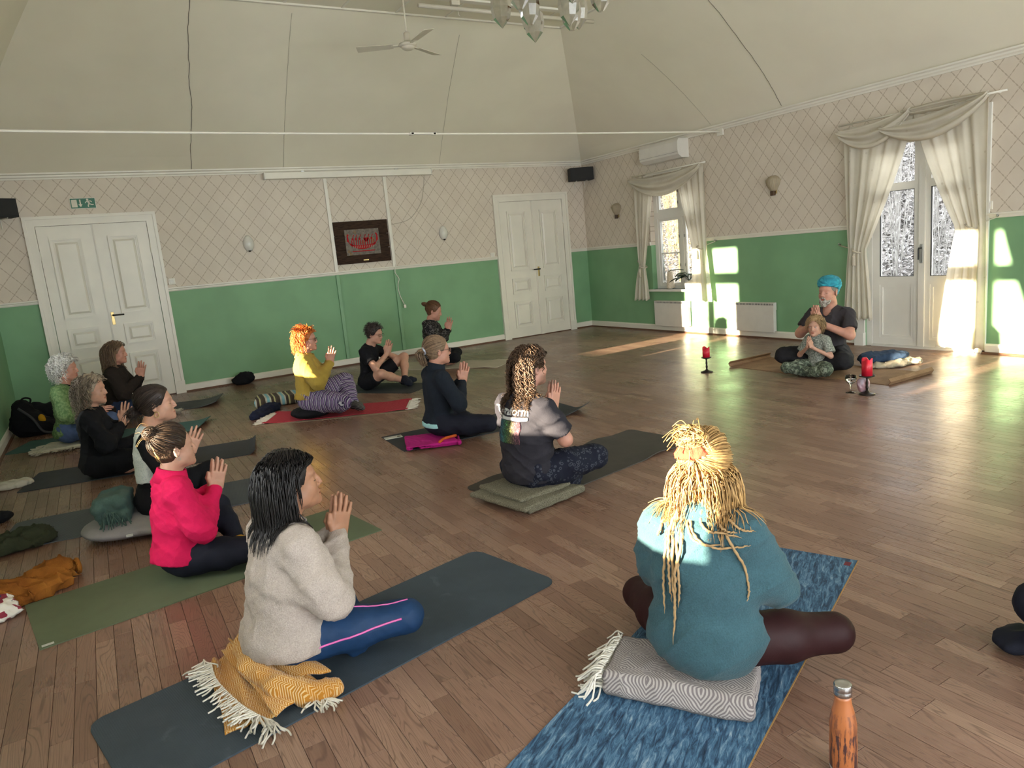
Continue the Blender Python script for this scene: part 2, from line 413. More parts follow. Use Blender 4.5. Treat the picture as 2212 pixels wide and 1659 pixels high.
for side, axis, at, inw, lo, hi, gaps, wgaps in (('back', 'x', 0, -1, XC, 0, [DL, DR], []), ('right', 'y', 0, -1, YD, 0, [(FDR[0]-.02, FDR[1]+.08)], [(WIN[0], WIN[1])]),
                                         ('left', 'y', XC, 1, YD, 0, [], [(c[0], c[1]) for c in CWIN]), ('front', 'x', YD, 1, XC, 0, [], [(c[0], c[1]) for c in FILLWIN])):
    for a, b in segs(lo, hi, gaps):
        tag(rail('baseboard_'+side, axis, at, inw, a, b, 0, BASEP, WHITE), kind='structure'); tag(rail('trim_%d' % k, axis, at, inw, a, b, 0, TOEP, TOE), kind='structure'); k += 1
    for a, b in segs(lo, hi, gaps+wgaps):
        tag(rail('trim_%d' % k, axis, at, inw, a, b, ZR, RAILP, WHITE), kind='structure'); k += 1
    tag(rail('trim_%d' % k, axis, at, inw, lo, hi, ZC, CORNP, WHITE), kind='structure'); k += 1

# ------------------------------------------------------------------ double doors in the back wall
BRASS = plain('worn_brass', (0.45, 0.33, 0.14), 0.35, 1.0); BLACKM = plain('black_lever', (0.02, 0.02, 0.02), 0.4); STEEL = plain('dull_steel', (0.45, 0.45, 0.43), 0.35, 1.0)
def frame_rect(mb, x0, x1, z0, z1, w, y0, y1):
    mb.box((x0, y0, z0), (x0+w, y1, z1)); mb.box((x1-w, y0, z0), (x1, y1, z1)); mb.box((x0+w, y0, z1-w), (x1-w, y1, z1)); mb.box((x0+w, y0, z0), (x1-w, y1, z0+w))
def ddoor(idx, X0, X1, lever_dir):
    o = empty('door_%d' % idx, ((X0+X1)/2, 0, 0), kind='structure')
    h = (X1-X0)/2; cw = 0.115; top = 2.37
    mb = MB()
    for s in (-1, 1):
        a, b = sorted((s*h, s*(h-cw))); mb.box((a, -0.030, 0.16), (b, 0, top-cw))
        a, b = sorted((s*h, s*(h-0.035))); mb.box((a, -0.045, 0.16), (b, -0.03, top-0.035)); a, b = sorted((s*(h-cw+0.022), s*(h-cw))); mb.box((a, -0.038, 0.16), (b, -0.03, top-cw))
        a, b = sorted((s*(h+0.004), s*(h-cw-0.004))); mb.box((a, -0.048, 0), (b, 0, 0.165))
    mb.box((-h, -0.030, top-cw), (h, 0, top)); mb.box((-h, -0.047, top-0.035), (h, -0.03, top)); mb.box((-h+cw-0.022, -0.038, top-cw), (h-cw+0.022, -0.03, top-cw+0.022))
    mb.build('casing', WHITE, o)
    MB().box((-h+cw, -0.03, 0.0), (h-cw, -0.003, 0.012)).build('threshold', TOE, o)
    z0, z1 = 0.014, top-cw-0.006; iw = h-cw-0.006
    for s in (-1, 1):
        a, b = sorted((s*iw, s*0.003)); leaf = MB().box((a, -0.022, z0), (b, -0.002, z1)).build('door_leaf', WHITE, o)
        m0, m1 = (a+0.115, b-0.135) if s < 0 else (a+0.135, b-0.115)
        for pz0, pz1 in ((0.17, 0.62), (0.74, 1.00), (1.13, 2.10)):
            pm = MB(); frame_rect(pm, m0, m1, pz0, pz1, 0.016, -0.044, -0.02); frame_rect(pm, m0+0.016, m1-0.016, pz0+0.016, pz1-0.016, 0.016, -0.034, -0.02); frame_rect(pm, m0+0.042, m1-0.042, pz0+0.042, pz1-0.042, 0.008, -0.030, -0.02)
            i0, i1 = m0+0.075, m1-0.075
            V = np.array([(m0+0.05, -0.022, pz0+0.05), (m1-0.05, -0.022, pz0+0.05), (m1-0.05, -0.022, pz1-0.05), (m0+0.05, -0.022, pz1-0.05), (i0, -0.036, pz0+0.075), (i1, -0.036, pz0+0.075), (i1, -0.036, pz1-0.075), (i0, -0.036, pz1-0.075)])
            pm.add(V, [(0, 1, 5, 4), (1, 2, 6, 5), (2, 3, 7, 6), (3, 0, 4, 7), (4, 5, 6, 7)]); pm.build('door_panel', WHITE, leaf)
        for hz in (0.35, 1.85):
            MB().tube([(s*(iw+0.004), -0.026, hz), (s*(iw+0.004), -0.026, hz+0.11)], 0.009, 8).build('hinge', WHITE, leaf)
    ast = MB(); ast.box((-0.012, -0.034, z0), (0.072, -0.02, z1)); ast.box((0.0, -0.042, z0), (0.06, -0.034, z1)); ast.build('meeting_strip', WHITE, o)
    hd = empty('door_handle'); hd.parent = o
    MB().box((0.014, -0.048, 1.0), (0.05, -0.041, 1.16), bevel=0.003).build('handle_plate', BRASS, hd)
    hm = MB(); hm.tube([(0.032, -0.044, 1.12), (0.032, -0.095, 1.12), (0.032+lever_dir*0.012, -0.1, 1.12)], 0.008, 8); hm.build('spindle', BRASS, hd)
    MB().tube([(0.032, -0.098, 1.12), (0.032+lever_dir*0.13, -0.1, 1.118)], [0.011, 0.009], 8).build('lever', BLACKM, hd)
    return o
ddoor(1, *DL, 1); ddoor(2, *DR, -1)

# ------------------------------------------------------------------ windows and the glazed door
def _glass():
    g = G('window_glass'); nt = g.nt; nt.nodes.remove(g.b)
    t = g.new('ShaderNodeBsdfTransparent'); gl = g.new('ShaderNodeBsdfGlossy'); gl.inputs['Roughness'].default_value = 0.02; fr = g.new('ShaderNodeFresnel'); fr.inputs[0].default_value = 1.35
    n = g.noise(scale=2.0).ramp(0.3, 0.7); mx = g.new('ShaderNodeMixShader'); t.inputs[0].default_value = (0.97, 0.985, 0.98, 1)
    f = S(nt, fr.outputs[0])*(0.8+n*0.2); nt.links.new(f.k, mx.inputs[0]); nt.links.new(t.outputs[0], mx.inputs[1]); nt.links.new(gl.outputs[0], mx.inputs[2]); nt.links.new(mx.outputs[0], g.out.inputs[0]); return g.m
GLASS = _glass()
def yz_frame(mb, x0, x1, y0, y1, z0, z1, w):
    mb.box((x0, y0, z0), (x1, y0+w, z1)); mb.box((x0, y1-w, z0), (x1, y1, z1)); mb.box((x0, y0+w, z1-w), (x1, y1-w, z1)); mb.box((x0, y0+w, z0), (x1, y1-w, z0+w))
def window(idx, X, inward, y0, y1, z0, z1, sill=True):
    """four-light window; X inner wall plane, inward = -1 if the room is towards -x"""
    o = empty('window_%d' % idx, (X, (y0+y1)/2, z0), kind='structure'); w = (y1-y0)/2; H = z1-z0
    sgn = -inward                                    # local +: to outside
    def bx(mb, d0, d1, a, b, c, d): mb.box((min(sgn*d0, sgn*d1), a, c), (max(sgn*d0, sgn*d1), b, d))
    fm = MB(); zt = 1.735-z0
    for d in (0,):
        bx(fm, 0.09, 0.16, -w, -w+0.075, 0, H); bx(fm, 0.09, 0.16, w-0.075, w, 0, H); bx(fm, 0.09, 0.16, -w+0.075, w-0.075, H-0.07, H); bx(fm, 0.09, 0.16, -w+0.075, w-0.075, 0, 0.05)
        bx(fm, 0.075, 0.16, -w+0.075, w-0.075, zt, zt+0.095); bx(fm, 0.085, 0.16, -0.035, 0.035, 0.05, zt); bx(fm, 0.085, 0.16, -0.035, 0.035, zt+0.095, H-0.07)
    fm.build('window_frame', WHITE2, o)
    for a, b in ((-w+0.075, -0.035), (0.035, w-0.075)):
        for c, d, bar in ((0.05, zt, 1), (zt+0.095, H-0.07, 0)):
            sm = MB()
            for p, q, r, t in ((a, a+0.04, c, d), (b-0.04, b, c, d), (a+0.04, b-0.04, d-0.04, d), (a+0.04, b-0.04, c, c+0.045)): bx(sm, 0.10, 0.14, p, q, r, t)
            if bar: bx(sm, 0.108, 0.135, a+0.04, b-0.04, c+(d-c)*0.47, c+(d-c)*0.47+0.022)
            sa = sm.build('sash', WHITE2, o)
            gm = MB(); bx(gm, 0.118, 0.122, a+0.035, b-0.035, c+0.04, d-0.035); gm.build('pane', GLASS, sa)
            for hz in (c+(d-c)*0.3, c+(d-c)*0.72):
                cm = MB(); yy = b-0.02 if a < -0.1 else a+0.02; bx(cm, 0.085, 0.1, yy-0.008, yy+0.008, hz-0.02, hz+0.02); cm.build('catch', STEEL, sa)
    sm = MB(); bx(sm, -0.055, 0.10, -w-0.06, w+0.06, -0.032, 0.0); sm.build('window_sill', WHITE2, o)
    return o
window(1, 0.0, -1, *WIN)
for i, c in enumerate(CWIN): window(3+i, XC, 1, *c)
for i, c in enumerate(FILLWIN):  # frames and panes for the added fill-light openings behind the camera
    o = empty('window_%d' % (7+i), ((c[0]+c[1])/2, YD, c[2]), kind='structure'); w = (c[1]-c[0])/2; H = c[3]-c[2]
    fm = MB(); fm.box((-w, -0.16, 0), (w, -0.09, 0.06)); fm.box((-w, -0.16, H-0.06), (w, -0.09, H))
    for xx in np.linspace(-w, w-0.06, 4): fm.box((xx, -0.16, 0.06), (xx+0.06, -0.09, H-0.06))
    fm.build('window_frame', WHITE2, o); xs = np.linspace(-w, w-0.06, 4)
    for a, b in zip(xs[:-1], xs[1:]): MB().box((a+0.055, -0.13, 0.055), (b+0.005, -0.126, H-0.055)).build('pane', GLASS, o)
def glazed_door():
    y0, y1, z0, z1 = FDR; o = empty('door_3', (0, (y0+y1)/2, 0), kind='structure'); w = (y1-y0)/2
    cm = MB()
    for s in (-1, 1):
        a, b = sorted((s*w, s*(w+(0.1 if s > 0 else 0.045))))
        if s > 0: cm.box((-0.022, a, 0.14), (0, b, z1+0.07)); cm.box((-0.05, a-0.004, 0), (0, b+0.008, 0.15))
        else: cm.box((-0.022, a, 0), (0, b, z1+0.07))
    cm.box((-0.022, -w, z1), (0, w, z1+0.07)); cm.build('casing', WHITE2, o)
    fm = MB(); fm.box((0.02, -w, 0), (0.12, -w+0.07, z1)); fm.box((0.02, w-0.07, 0), (0.12, w, z1)); fm.box((0.02, -w+0.07, z1-0.07), (0.12, w-0.07, z1)); fm.box((0.0, -w+0.07, 0), (0.14, w-0.07, 0.02)); fm.build('door_frame', WHITE2, o)
    for s in (-1, 1):
        a, b = sorted((s*(w-0.072), s*0.004)); L = MB()
        st = 0.085; L.box((0.03, a, 0.025), (0.075, a+st, z1-0.075)); L.box((0.03, b-st, 0.025), (0.075, b, z1-0.075))
        for c, d in ((0.025, 0.10), (0.70, 0.79), (1.72, 1.80), (z1-0.16, z1-0.075)): L.box((0.03, a+st, c), (0.075, b-st, d))
        leaf = L.build('door_leaf', WHITE2, o)
        pm = MB(); pm.box((0.048, a+st-0.002, 0.09), (0.062, b-st+0.002, 0.71)); yz_frame(pm, 0.036, 0.05, a+st, b-st, 0.10, 0.70, 0.03); pm.build('door_panel', WHITE2, leaf)
        for c, d in ((0.785, 1.725), (1.795, z1-0.155)): MB().box((0.05, a+st-0.004, c), (0.055, b-st+0.004, d)).build('pane', GLASS, leaf)
        gm = MB(); yz_frame(gm, 0.03, 0.05, a+st-0.001, b-st+0.001, 0.79, 1.72, 0.006); gm.build('glazing_bead', plain('dark_gasket', (0.05, 0.05, 0.05), 0.6), leaf)
    MB().box((0.012, -0.035, 0.025), (0.035, 0.03, z1-0.075)).build('meeting_strip', WHITE2, o)
    hd = empty('door_handle'); hd.parent = o
    MB().box((0.004, -0.022, 0.93), (0.013, 0.012, 1.13), bevel=0.003).build('handle_plate', STEEL, hd)
    MB().tube([(0.008, -0.005, 1.09), (-0.04, -0.005, 1.09), (-0.045, -0.005, 1.08), (-0.045, -0.005, 0.97)], 0.009, 8).build('lever', BLACKM, hd)
    MB().tube([(0.006, -0.005, 0.96), (-0.01, -0.005, 0.96)], 0.013, 10).build('lock_knob', STEEL, hd)
glazed_door()
def portal(loc, sx, sy, direction):
    l = bpy.data.lights.new('daylight_portal', 'AREA'); l.shape = 'RECTANGLE'; l.size = sx; l.size_y = sy; l.cycles.is_portal = True
    p = bpy.data.objects.new('daylight_portal', l); COL.objects.link(p); p.location = loc; p.rotation_euler = Vector(direction).to_track_quat('-Z', 'Z').to_euler(); return p
for c in CWIN: portal((XC-0.2, (c[0]+c[1])/2, (c[2]+c[3])/2), c[1]-c[0], c[3]-c[2], (1, 0, 0))
for c in FILLWIN: portal(((c[0]+c[1])/2, YD-0.2, (c[2]+c[3])/2), c[1]-c[0], c[3]-c[2], (0, 1, 0))
portal((0.2, (WIN[0]+WIN[1])/2, (WIN[2]+WIN[3])/2), WIN[1]-WIN[0], WIN[3]-WIN[2], (-1, 0, 0)); portal((0.2, (FDR[0]+FDR[1])/2, 1.55), 1.3, 1.6, (-1, 0, 0))
# ------------------------------------------------------------------ implicit surfaces -> meshes (for bodies and soft things)
def _nrm(v): v = np.asarray(v, float); return v/np.linalg.norm(v)
class SDF:
    def __init__(s): s.p = []; s.noise = []
    def ell(s, c, r, R=None, k=0.02, op='u'):
        s.p.append(('e', np.asarray(c, float), np.asarray(r, float)*np.ones(3), None if R is None else np.asarray(R, float), k, op)); return s
    def cone(s, a, b, ra, rb=None, k=0.02, op='u', flat=False):
        s.p.append(('c', np.asarray(a, float), np.asarray(b, float), float(ra), float(ra if rb is None else rb), k, op, flat)); return s
    def chain(s, pts, rs, k=0.02, op='u'):
        for i in range(len(pts)-1): s.cone(pts[i], pts[i+1], rs[i], rs[i+1], k, op)
        return s
    def box(s, c, half, rnd, R=None, k=0.01, op='u'):
        s.p.append(('b', np.asarray(c, float), np.asarray(half, float), float(rnd), None if R is None else np.asarray(R, float), k, op)); return s
    @staticmethod
    def _bounds(q):
        if q[0] == 'e':
            r = q[2] if q[3] is None else np.full(3, q[2].max()); return q[1]-r, q[1]+r
        if q[0] == 'c': return np.minimum(q[1]-q[3], q[2]-q[4]), np.maximum(q[1]+q[3], q[2]+q[4])
        r = q[2]+q[3] if q[4] is None else np.full(3, np.linalg.norm(q[2])+q[3]); return q[1]-r, q[1]+r
    @staticmethod
    def _d(q, X, Y, Z):
        if q[0] == 'e':
            x, y, z = X-q[1][0], Y-q[1][1], Z-q[1][2]
            if q[3] is not None:
                R = q[3]; x, y, z = R[0, 0]*x+R[0, 1]*y+R[0, 2]*z, R[1, 0]*x+R[1, 1]*y+R[1, 2]*z, R[2, 0]*x+R[2, 1]*y+R[2, 2]*z
            a, b, c = q[2]
            k0 = np.sqrt((x/a)**2+(y/b)**2+(z/c)**2); k1 = np.sqrt((x/a/a)**2+(y/b/b)**2+(z/c/c)**2)
            return k0*(k0-1)/np.maximum(k1, 1e-6)
        if q[0] == 'c':
            a, b = q[1], q[2]; d = b-a; L2 = max(d@d, 1e-12); x, y, z = X-a[0], Y-a[1], Z-a[2]
            tu = (x*d[0]+y*d[1]+z*d[2])/L2; t = np.clip(tu, 0, 1)
            r = np.sqrt((x-t*d[0])**2+(y-t*d[1])**2+(z-t*d[2])**2)-(q[3]+(q[4]-q[3])*t)
            if q[7]: r = np.maximum(r, (tu-1)*math.sqrt(L2))
            return r
        x, y, z = X-q[1][0], Y-q[1][1], Z-q[1][2]
        if q[4] is not None:
            R = q[4]; x, y, z = R[0, 0]*x+R[0, 1]*y+R[0, 2]*z, R[1, 0]*x+R[1, 1]*y+R[1, 2]*z, R[2, 0]*x+R[2, 1]*y+R[2, 2]*z
        x, y, z = np.abs(x)-q[2][0], np.abs(y)-q[2][1], np.abs(z)-q[2][2]
        return np.sqrt(np.maximum(x, 0)**2+np.maximum(y, 0)**2+np.maximum(z, 0)**2)+np.minimum(np.maximum(x, np.maximum(y, z)), 0)-q[3]
    @staticmethod
    def _op(q, D, d):
        k, op = (q[4], q[5]) if q[0] == 'e' else (q[5], q[6])
        if op == 'u':
            h = np.maximum(k-np.abs(D-d), 0)/max(k, 1e-6); return np.minimum(D, d)-h*h*k*0.25
        d = -d; h = np.maximum(k-np.abs(D-d), 0)/max(k, 1e-6); return np.maximum(D, d)+h*h*k*0.25
    def pts(s, P):
        P = np.asarray(P, float); X, Y, Z = P[..., 0], P[..., 1], P[..., 2]; D = np.full(X.shape, 10.0)
        for q in s.p: D = s._op(q, D, s._d(q, X, Y, Z))
        for f in s.noise: D = f(D, X, Y, Z)
        return D
    def grad(s, P, e=0.003):
        g = np.stack([s.pts(P+np.eye(3)[i]*e)-s.pts(P-np.eye(3)[i]*e) for i in range(3)], -1)
        return g/np.maximum(np.linalg.norm(g, axis=-1, keepdims=True), 1e-9)
    def mesh(s, h, lo=None, hi=None):
        bb = [s._bounds(q) for q in s.p if (q[5] if q[0] == 'e' else q[6]) == 'u']
        L = np.min([b[0] for b in bb], 0)-3*h; H = np.max([b[1] for b in bb], 0)+3*h
        if lo is not None: L = np.maximum(L, lo)
        if hi is not None: H = np.minimum(H, hi)
        n = np.ceil((H-L)/h).astype(int)+1
        ax = [(L[i]+h*np.arange(n[i])).astype(np.float32) for i in range(3)]
        D = np.full(n, 10.0, np.float32)
        for q in s.p:
            k = q[4] if q[0] == 'e' else q[5]; a, b = s._bounds(q); m = k+3*h+0.012
            sl = []
            for i in range(3):
                i0 = max(0, int((a[i]-m-L[i])/h)); i1 = min(n[i], int((b[i]+m-L[i])/h)+2); sl.append(slice(i0, max(i0, i1)))
            sub = D[tuple(sl)]
            if sub.size == 0: continue
            D[tuple(sl)] = s._op(q, sub, s._d(q, ax[0][sl[0]][:, None, None], ax[1][sl[1]][None, :, None], ax[2][sl[2]][None, None, :]))
        for f in s.noise: D = f(D, ax[0][:, None, None], ax[1][None, :, None], ax[2][None, None, :])
        D = np.broadcast_to(D, n); return nets(D, L, h)
def nets(D, L, h):
    s = D < 0; c = np.zeros(np.array(D.shape)-1, np.int8)
    for a in (0, 1):
        for b in (0, 1):
            for d in (0, 1): c += s[a:D.shape[0]-1+a, b:D.shape[1]-1+b, d:D.shape[2]-1+d]
    act = (c > 0) & (c < 8); I = np.argwhere(act); idx = np.full(act.shape, -1, np.int32); idx[act] = np.arange(len(I))
    acc = np.zeros((len(I), 3)); cnt = np.zeros(len(I))
    cor = [(a, b, d) for a in (0, 1) for b in (0, 1) for d in (0, 1)]; vals = {q: D[I[:, 0]+q[0], I[:, 1]+q[1], I[:, 2]+q[2]] for q in cor}
    for q in cor:
        for axn in range(3):
            if q[axn] == 0:
                r = tuple(1 if i == axn else q[i] for i in range(3)); da, db = vals[q], vals[r]; m = (da < 0) != (db < 0)
                t = np.where(m, da/np.where(m, da-db, 1), 0); p = np.tile(np.array(q, float), (len(I), 1)); p[:, axn] = t
                acc += p*m[:, None]; cnt += m
    V = L+h*(I+acc/cnt[:, None]); Q = []
    for axn in range(3):
        u, v = [(1, 2), (2, 0), (0, 1)][axn]
        lo = [slice(None)]*3; hi = [slice(None)]*3; lo[axn] = slice(0, -1); hi[axn] = slice(1, None)
        ch = s[tuple(lo)] != s[tuple(hi)]; E = np.argwhere(ch)
        ok = (E[:, u] > 0) & (E[:, v] > 0) & (E[:, u] < D.shape[u]-1) & (E[:, v] < D.shape[v]-1); E = E[ok]
        if not len(E): continue
        def cell(du, dv):
            F = E.copy(); F[:, u] += du; F[:, v] += dv; return idx[F[:, 0], F[:, 1], F[:, 2]]
        q = np.stack([cell(-1, -1), cell(0, -1), cell(0, 0), cell(-1, 0)], 1); ins = s[E[:, 0], E[:, 1], E[:, 2]]
        q[~ins] = q[~ins][:, ::-1]; Q.append(q[(q >= 0).all(1)])
    return V, np.concatenate(Q)
def join(parts):
    V, Q, o = [], [], 0
    for v, q in parts: V.append(v); Q.append(q+o); o += len(v)
    return np.concatenate(V), np.concatenate(Q)
def fold(seed, amp, freq, stretch=(1, 1, 1), ridge=0.6):
    """cloth folds as a displacement of the distance field: soft waves plus narrow creases"""
    r = np.random.default_rng(seed); W = [(r.normal(size=3)*np.array(stretch)*freq*(0.6+0.8*r.random()), r.random()*6.28, 0.5+r.random()) for _ in range(6)]
    def f(D, X, Y, Z):
        n = 0.0; c = 0.0
        for i, (w, ph, a) in enumerate(W):
            q = np.sin(w[0]*X+w[1]*Y+w[2]*Z+ph+0.9*np.sin(W[i-1][0][1]*X*0.6+W[i-1][0][2]*Y*0.6+W[i-1][0][0]*Z*0.6))
            if i < 3: n = n+a*q
            else: c = c+a*(1-np.abs(q))**3
        return D+(amp*((1-ridge)*n*0.9-ridge*(c*1.3-0.6))).astype(np.float32)
    return f
def clip_below(z0, wave=0.0, seed=0):
    def f(D, X, Y, Z): return np.maximum(D, (z0+wave*np.sin(X*23+seed)+wave*np.sin(Y*19+2*seed))-Z)
    return f
def strands_mesh(P, r, sides=3):
    """P (N,M,3) polylines, r (N,M) radii"""
    P = np.asarray(P, float); N, M = P.shape[:2]; t = np.gradient(P, axis=1); t /= np.maximum(np.linalg.norm(t, axis=2, keepdims=True), 1e-9)
    ref = np.where(np.abs(t[..., 2:3]) < 0.8, np.array([0, 0, 1.0]), np.array([1.0, 0.2, 0])); a = np.cross(t, ref); a /= np.maximum(np.linalg.norm(a, axis=2, keepdims=True), 1e-9); b = np.cross(t, a)
    th = np.arange(sides)*2*math.pi/sides; r = np.broadcast_to(r, (N, M))
    V = P[:, :, None]+r[:, :, None, None]*(np.cos(th)[None, None, :, None]*a[:, :, None]+np.sin(th)[None, None, :, None]*b[:, :, None])
    base = np.arange(N)[:, None, None]*M*sides; i = np.arange(M-1)[None, :, None]*sides; k = np.arange(sides)[None, None, :]; k2 = (k+1) % sides
    q = np.stack([base+i+k, base+i+k2, base+i+sides+k2, base+i+sides+k], -1).reshape(-1, 4)
    return V.reshape(-1, 3), q

# ------------------------------------------------------------------ people
def skin(name, c, red=0.0):
    g = G(name); t = g.attr('lips'); n = g.noise(scale=28, detail=4).ramp(0.3, 0.7)
    a = tuple(v*0.93 for v in c); b = (min(1, c[0]*1.07), c[1]*1.03, c[2]*1.02)
    g.bump(g.noise(scale=420, detail=2), 0.08, 0.002)
    col = g.mix(t, g.mix(n, a, b), (c[0]*0.72, c[1]*0.42, c[2]*0.40)); h = g.attr('stubble')
    col = g.mix(h, col, (0.10, 0.065, 0.045))
    g.set('Subsurface Weight', 0.08); g.set('Subsurface Radius', (0.012, 0.005, 0.003)); g.set('Subsurface Scale', 1.0)
    return g.done(col, 0.5, 0, 0.35)
def hairmat(name, c, tip=None, rough=0.38, var=0.45):
    g = G(name); r = g.island(); n = g.noise(scale=60, detail=3).ramp(0.3, 0.7); tip = tip or c
    a = tuple(v*(1-var) for v in c); b = tuple(min(1, v*(1+var)) for v in tip)
    return g.done(g.mix((r*0.7+n*0.3), a, b), rough+.08, 0, 0.3)
SKIN_L = skin('skin_light', (0.46, 0.255, 0.178)); SKIN_M = skin('skin_tan', (0.34, 0.170, 0.100)); SKIN_R = skin('skin_rosy', (0.47, 0.235, 0.168))
LASH = plain('lash_brow', (0.035, 0.022, 0.016), 0.6); BROWL = plain('brow_fair', (0.16, 0.09, 0.05), 0.7)
def eul(pitch=0, yaw=0, roll=0):       # pitch >0 nods forward (down), yaw >0 to the figure's left, roll about x
    return np.array((Matrix.Rotation(yaw, 3, 'Z')@Matrix.Rotation(pitch, 3, 'Y')@Matrix.Rotation(roll, 3, 'X')))
class Fig: pass
EC, ER = np.array([-0.012, 0, 0.045]), np.array([0.099, 0.077, 0.089])
def figure(o):
    """skeleton (local: x forward, y left, z up, origin on the floor under the pelvis) -> joints"""
    F = Fig(); s = o.get('seat', 0.0); lean = o.get('lean', 0.06); F.fat = o.get('fat', 1.0); F.o = o
    sw = o.get('shoulder', 0.158); th = o.get('torso', 1.0)
    def T(x, y, z): zz = (z-0.1)*th+0.1; return np.array([x+lean*(zz-0.1)+o.get('hunch', 0)*(max(0, zz-0.3))**2, y, zz+s])
    F.T = T; F.s = s
    F.pel, F.bel, F.che, F.nec = T(0, 0, .105), T(0.005, 0, .25), T(0, 0, .41), T(-0.012, 0, .565)
    F.sh = [T(-0.008, -sw, .503), T(-0.008, sw, .503)]
    el = o.get('elbow', (0.085, 0.245, 0.295)); wr = o.get('wrist', (0.215, 0.013, 0.415))
    F.el = [T(el[0], -el[1], el[2]), T(el[0], el[1], el[2])]; F.wr = [T(wr[0], -wr[1], wr[2]), T(wr[0], wr[1], wr[2])]
    for i, kk in ((0, 'elbow_r'), (1, 'elbow_l')):
        if kk in o: F.el[i] = T(*o[kk])
    for i, kk in ((0, 'wrist_r'), (1, 'wrist_l')):
        if kk in o: F.wr[i] = T(*o[kk])
    hz = 0.10+s
    F.hip = [np.array([0.01, -.088, hz]), np.array([0.01, .088, hz])]
    F.kn = [np.array(o.get('knee_r', (.30, -.315, .115))), np.array(o.get('knee_l', (.30, .315, .115)))]
    F.an = [np.array(o.get('ank_r', (.20, .10, .062))), np.array(o.get('ank_l', (.285, -.10, .062)))]
    F.toe = [np.array(o.get('toe_r', (.12, .18, .045))), np.array(o.get('toe_l', (.19, -.18, .045)))]
    p, y, r = o.get('head', (0, 0, 0)); F.Hd = eul(p, y, r); F.hs = o.get('hscale', 1.0)
    F.Ho = T(*o.get('headpos', (0.022, 0, 0.712)))
    F.hp = lambda q: F.Ho+F.hs*(np.asarray(q, float)@F.Hd.T)
    return F
def add_head(S_, F, ears=True):
    o = F.o; hp = F.hp; k = F.hs; Rt = F.Hd.T; nose = o.get('nose', 1.0)
    def e(c, r, kk=0.02, op='u', R=None): S_.ell(hp(c), np.asarray(r)*k, Rt if R is None else R@Rt, kk*k, op)
    e(EC, ER-0.001, 0.02); e((0.036, 0, -0.022), (.056, .060, .086), 0.03); e((0.046, 0, -0.072), (.044, .043, .034), 0.025)
    e((0.081, 0, -0.092), (.016, .019, .016), 0.02)
    for s in (-1, 1):
        e((0.055, s*.036, -0.028), (.026, .022, .026), 0.02); e((0.010, s*.052, -0.058), (.036, .016, .030), 0.02)
    e((0.072, 0, 0.032), (.018, .050, .013), 0.018)
    for s in (-1, 1): e((0.099, s*.033, 0.006), (.016, .021, .013), 0.012, 's')
    for s in (-1, 1): e((0.069, s*.032, 0.005), (.0155, .0165, .0145), 0.005)
    a, b, c = hp((0.086, 0, 0.022)), hp((0.095+0.004*nose, 0, -0.006)), hp((0.100+0.005*nose, 0, -0.024))
    S_.chain([a, b, c], [.0085*k, .0085*k, .0105*k], 0.008*k)
    for s in (-1, 1): e((0.094, s*.012, -0.029), (.010, .0085, .008), 0.006)
    e((0.089, 0, -0.055), (.012, .023, .0065), 0.004); e((0.087, 0, -0.067), (.012, .020, .0075), 0.004); e((0.096, 0, -0.0615), (.010, .022, .0016), 0.004, 's')
    if ears:
        for s in (-1, 1):
            R = eul(0, s*0.35, 0); R = R.T
            e((-0.008, s*.079, -0.004), (.017, .0065, .030), 0.006, R=R); e((-0.004, s*.087, 0.002), (.009, .006, .016), 0.006, 's', R=R)
    S_.chain([F.nec+np.array([0.0, 0, -0.03]), F.nec*0.45+hp((-0.018, 0, -0.06))*0.55, hp((-0.014, 0, -0.045))], [.060*o.get('neck', 1), .051*o.get('neck', 1), .052*o.get('neck', 1)], 0.025)
def add_torso(S_, F, g=0.0, k=0.05):
    f = F.fat; bust = F.o.get('bust', 0); bel = F.o.get('belly', 0)
    S_.ell(F.pel, (.118*f+g, .165*f+g, .105+g), None, k); S_.ell(F.bel+np.array([bel*.4, 0, 0]), (.092*f+g+bel, .128*f+g+bel*.6, .14+g), None, k); S_.ell(F.che, (.098*f+g, .142*f+g, .155+g*.6), None, k)
    S_.cone(F.sh[0]*0.86+F.sh[1]*0.14, F.sh[0]*0.14+F.sh[1]*0.86, .05+g, .05+g, 0.05)
    S_.cone((F.sh[0]+F.sh[1])/2+np.array([-.005, 0, .01]), F.nec+np.array([0, 0, -.02]), .062+g*.7, .055+g*.35, 0.04)
    if bust:
        for s in (-1, 1): S_.ell(F.T(.070, s*.066, .395), np.array([.055, .06, .06])*bust+g*0.8, None, 0.04)
def add_arm(S_, F, i, g=0.0, to=1.0, k=0.03, r=(.049, .041, .040, .027), rounded=True):
    a, b, c = F.sh[i], F.el[i], F.wr[i]; f = F.o.get('armfat', 1.0)
    S_.cone(a, b, r[0]*f+g, r[1]*f+g, k)
    c2 = b+(c-b)*to; S_.cone(b, c2, r[2]*f+g, (r[2]+(r[3]-r[2])*to)*f+g*(1-0.5*to), k)
def add_leg(S_, F, i, g=0.0, shin=1.0, k=0.03, feet=True):
    f = F.o.get('legfat', 1.0); a, b, c = F.hip[i], F.kn[i], F.an[i]
    S_.cone(a, a*0.5+b*0.5, .088*f+g, .078*f+g, k); S_.cone(a*0.5+b*0.5, b, .078*f+g, .058*f+g, k)
    if shin > 0:
        m = b*0.62+c*0.38+np.array([0, 0, -.004]); e = b+(c-b)*shin
        S_.cone(b, m, .056*f+g, .055*f+g, k); S_.cone(m, e, .055*f+g, (.055+(.036-.055)*max(0, (shin-.38)/.62))*f+g, k)
    if feet: add_foot(S_, F, i, 0)
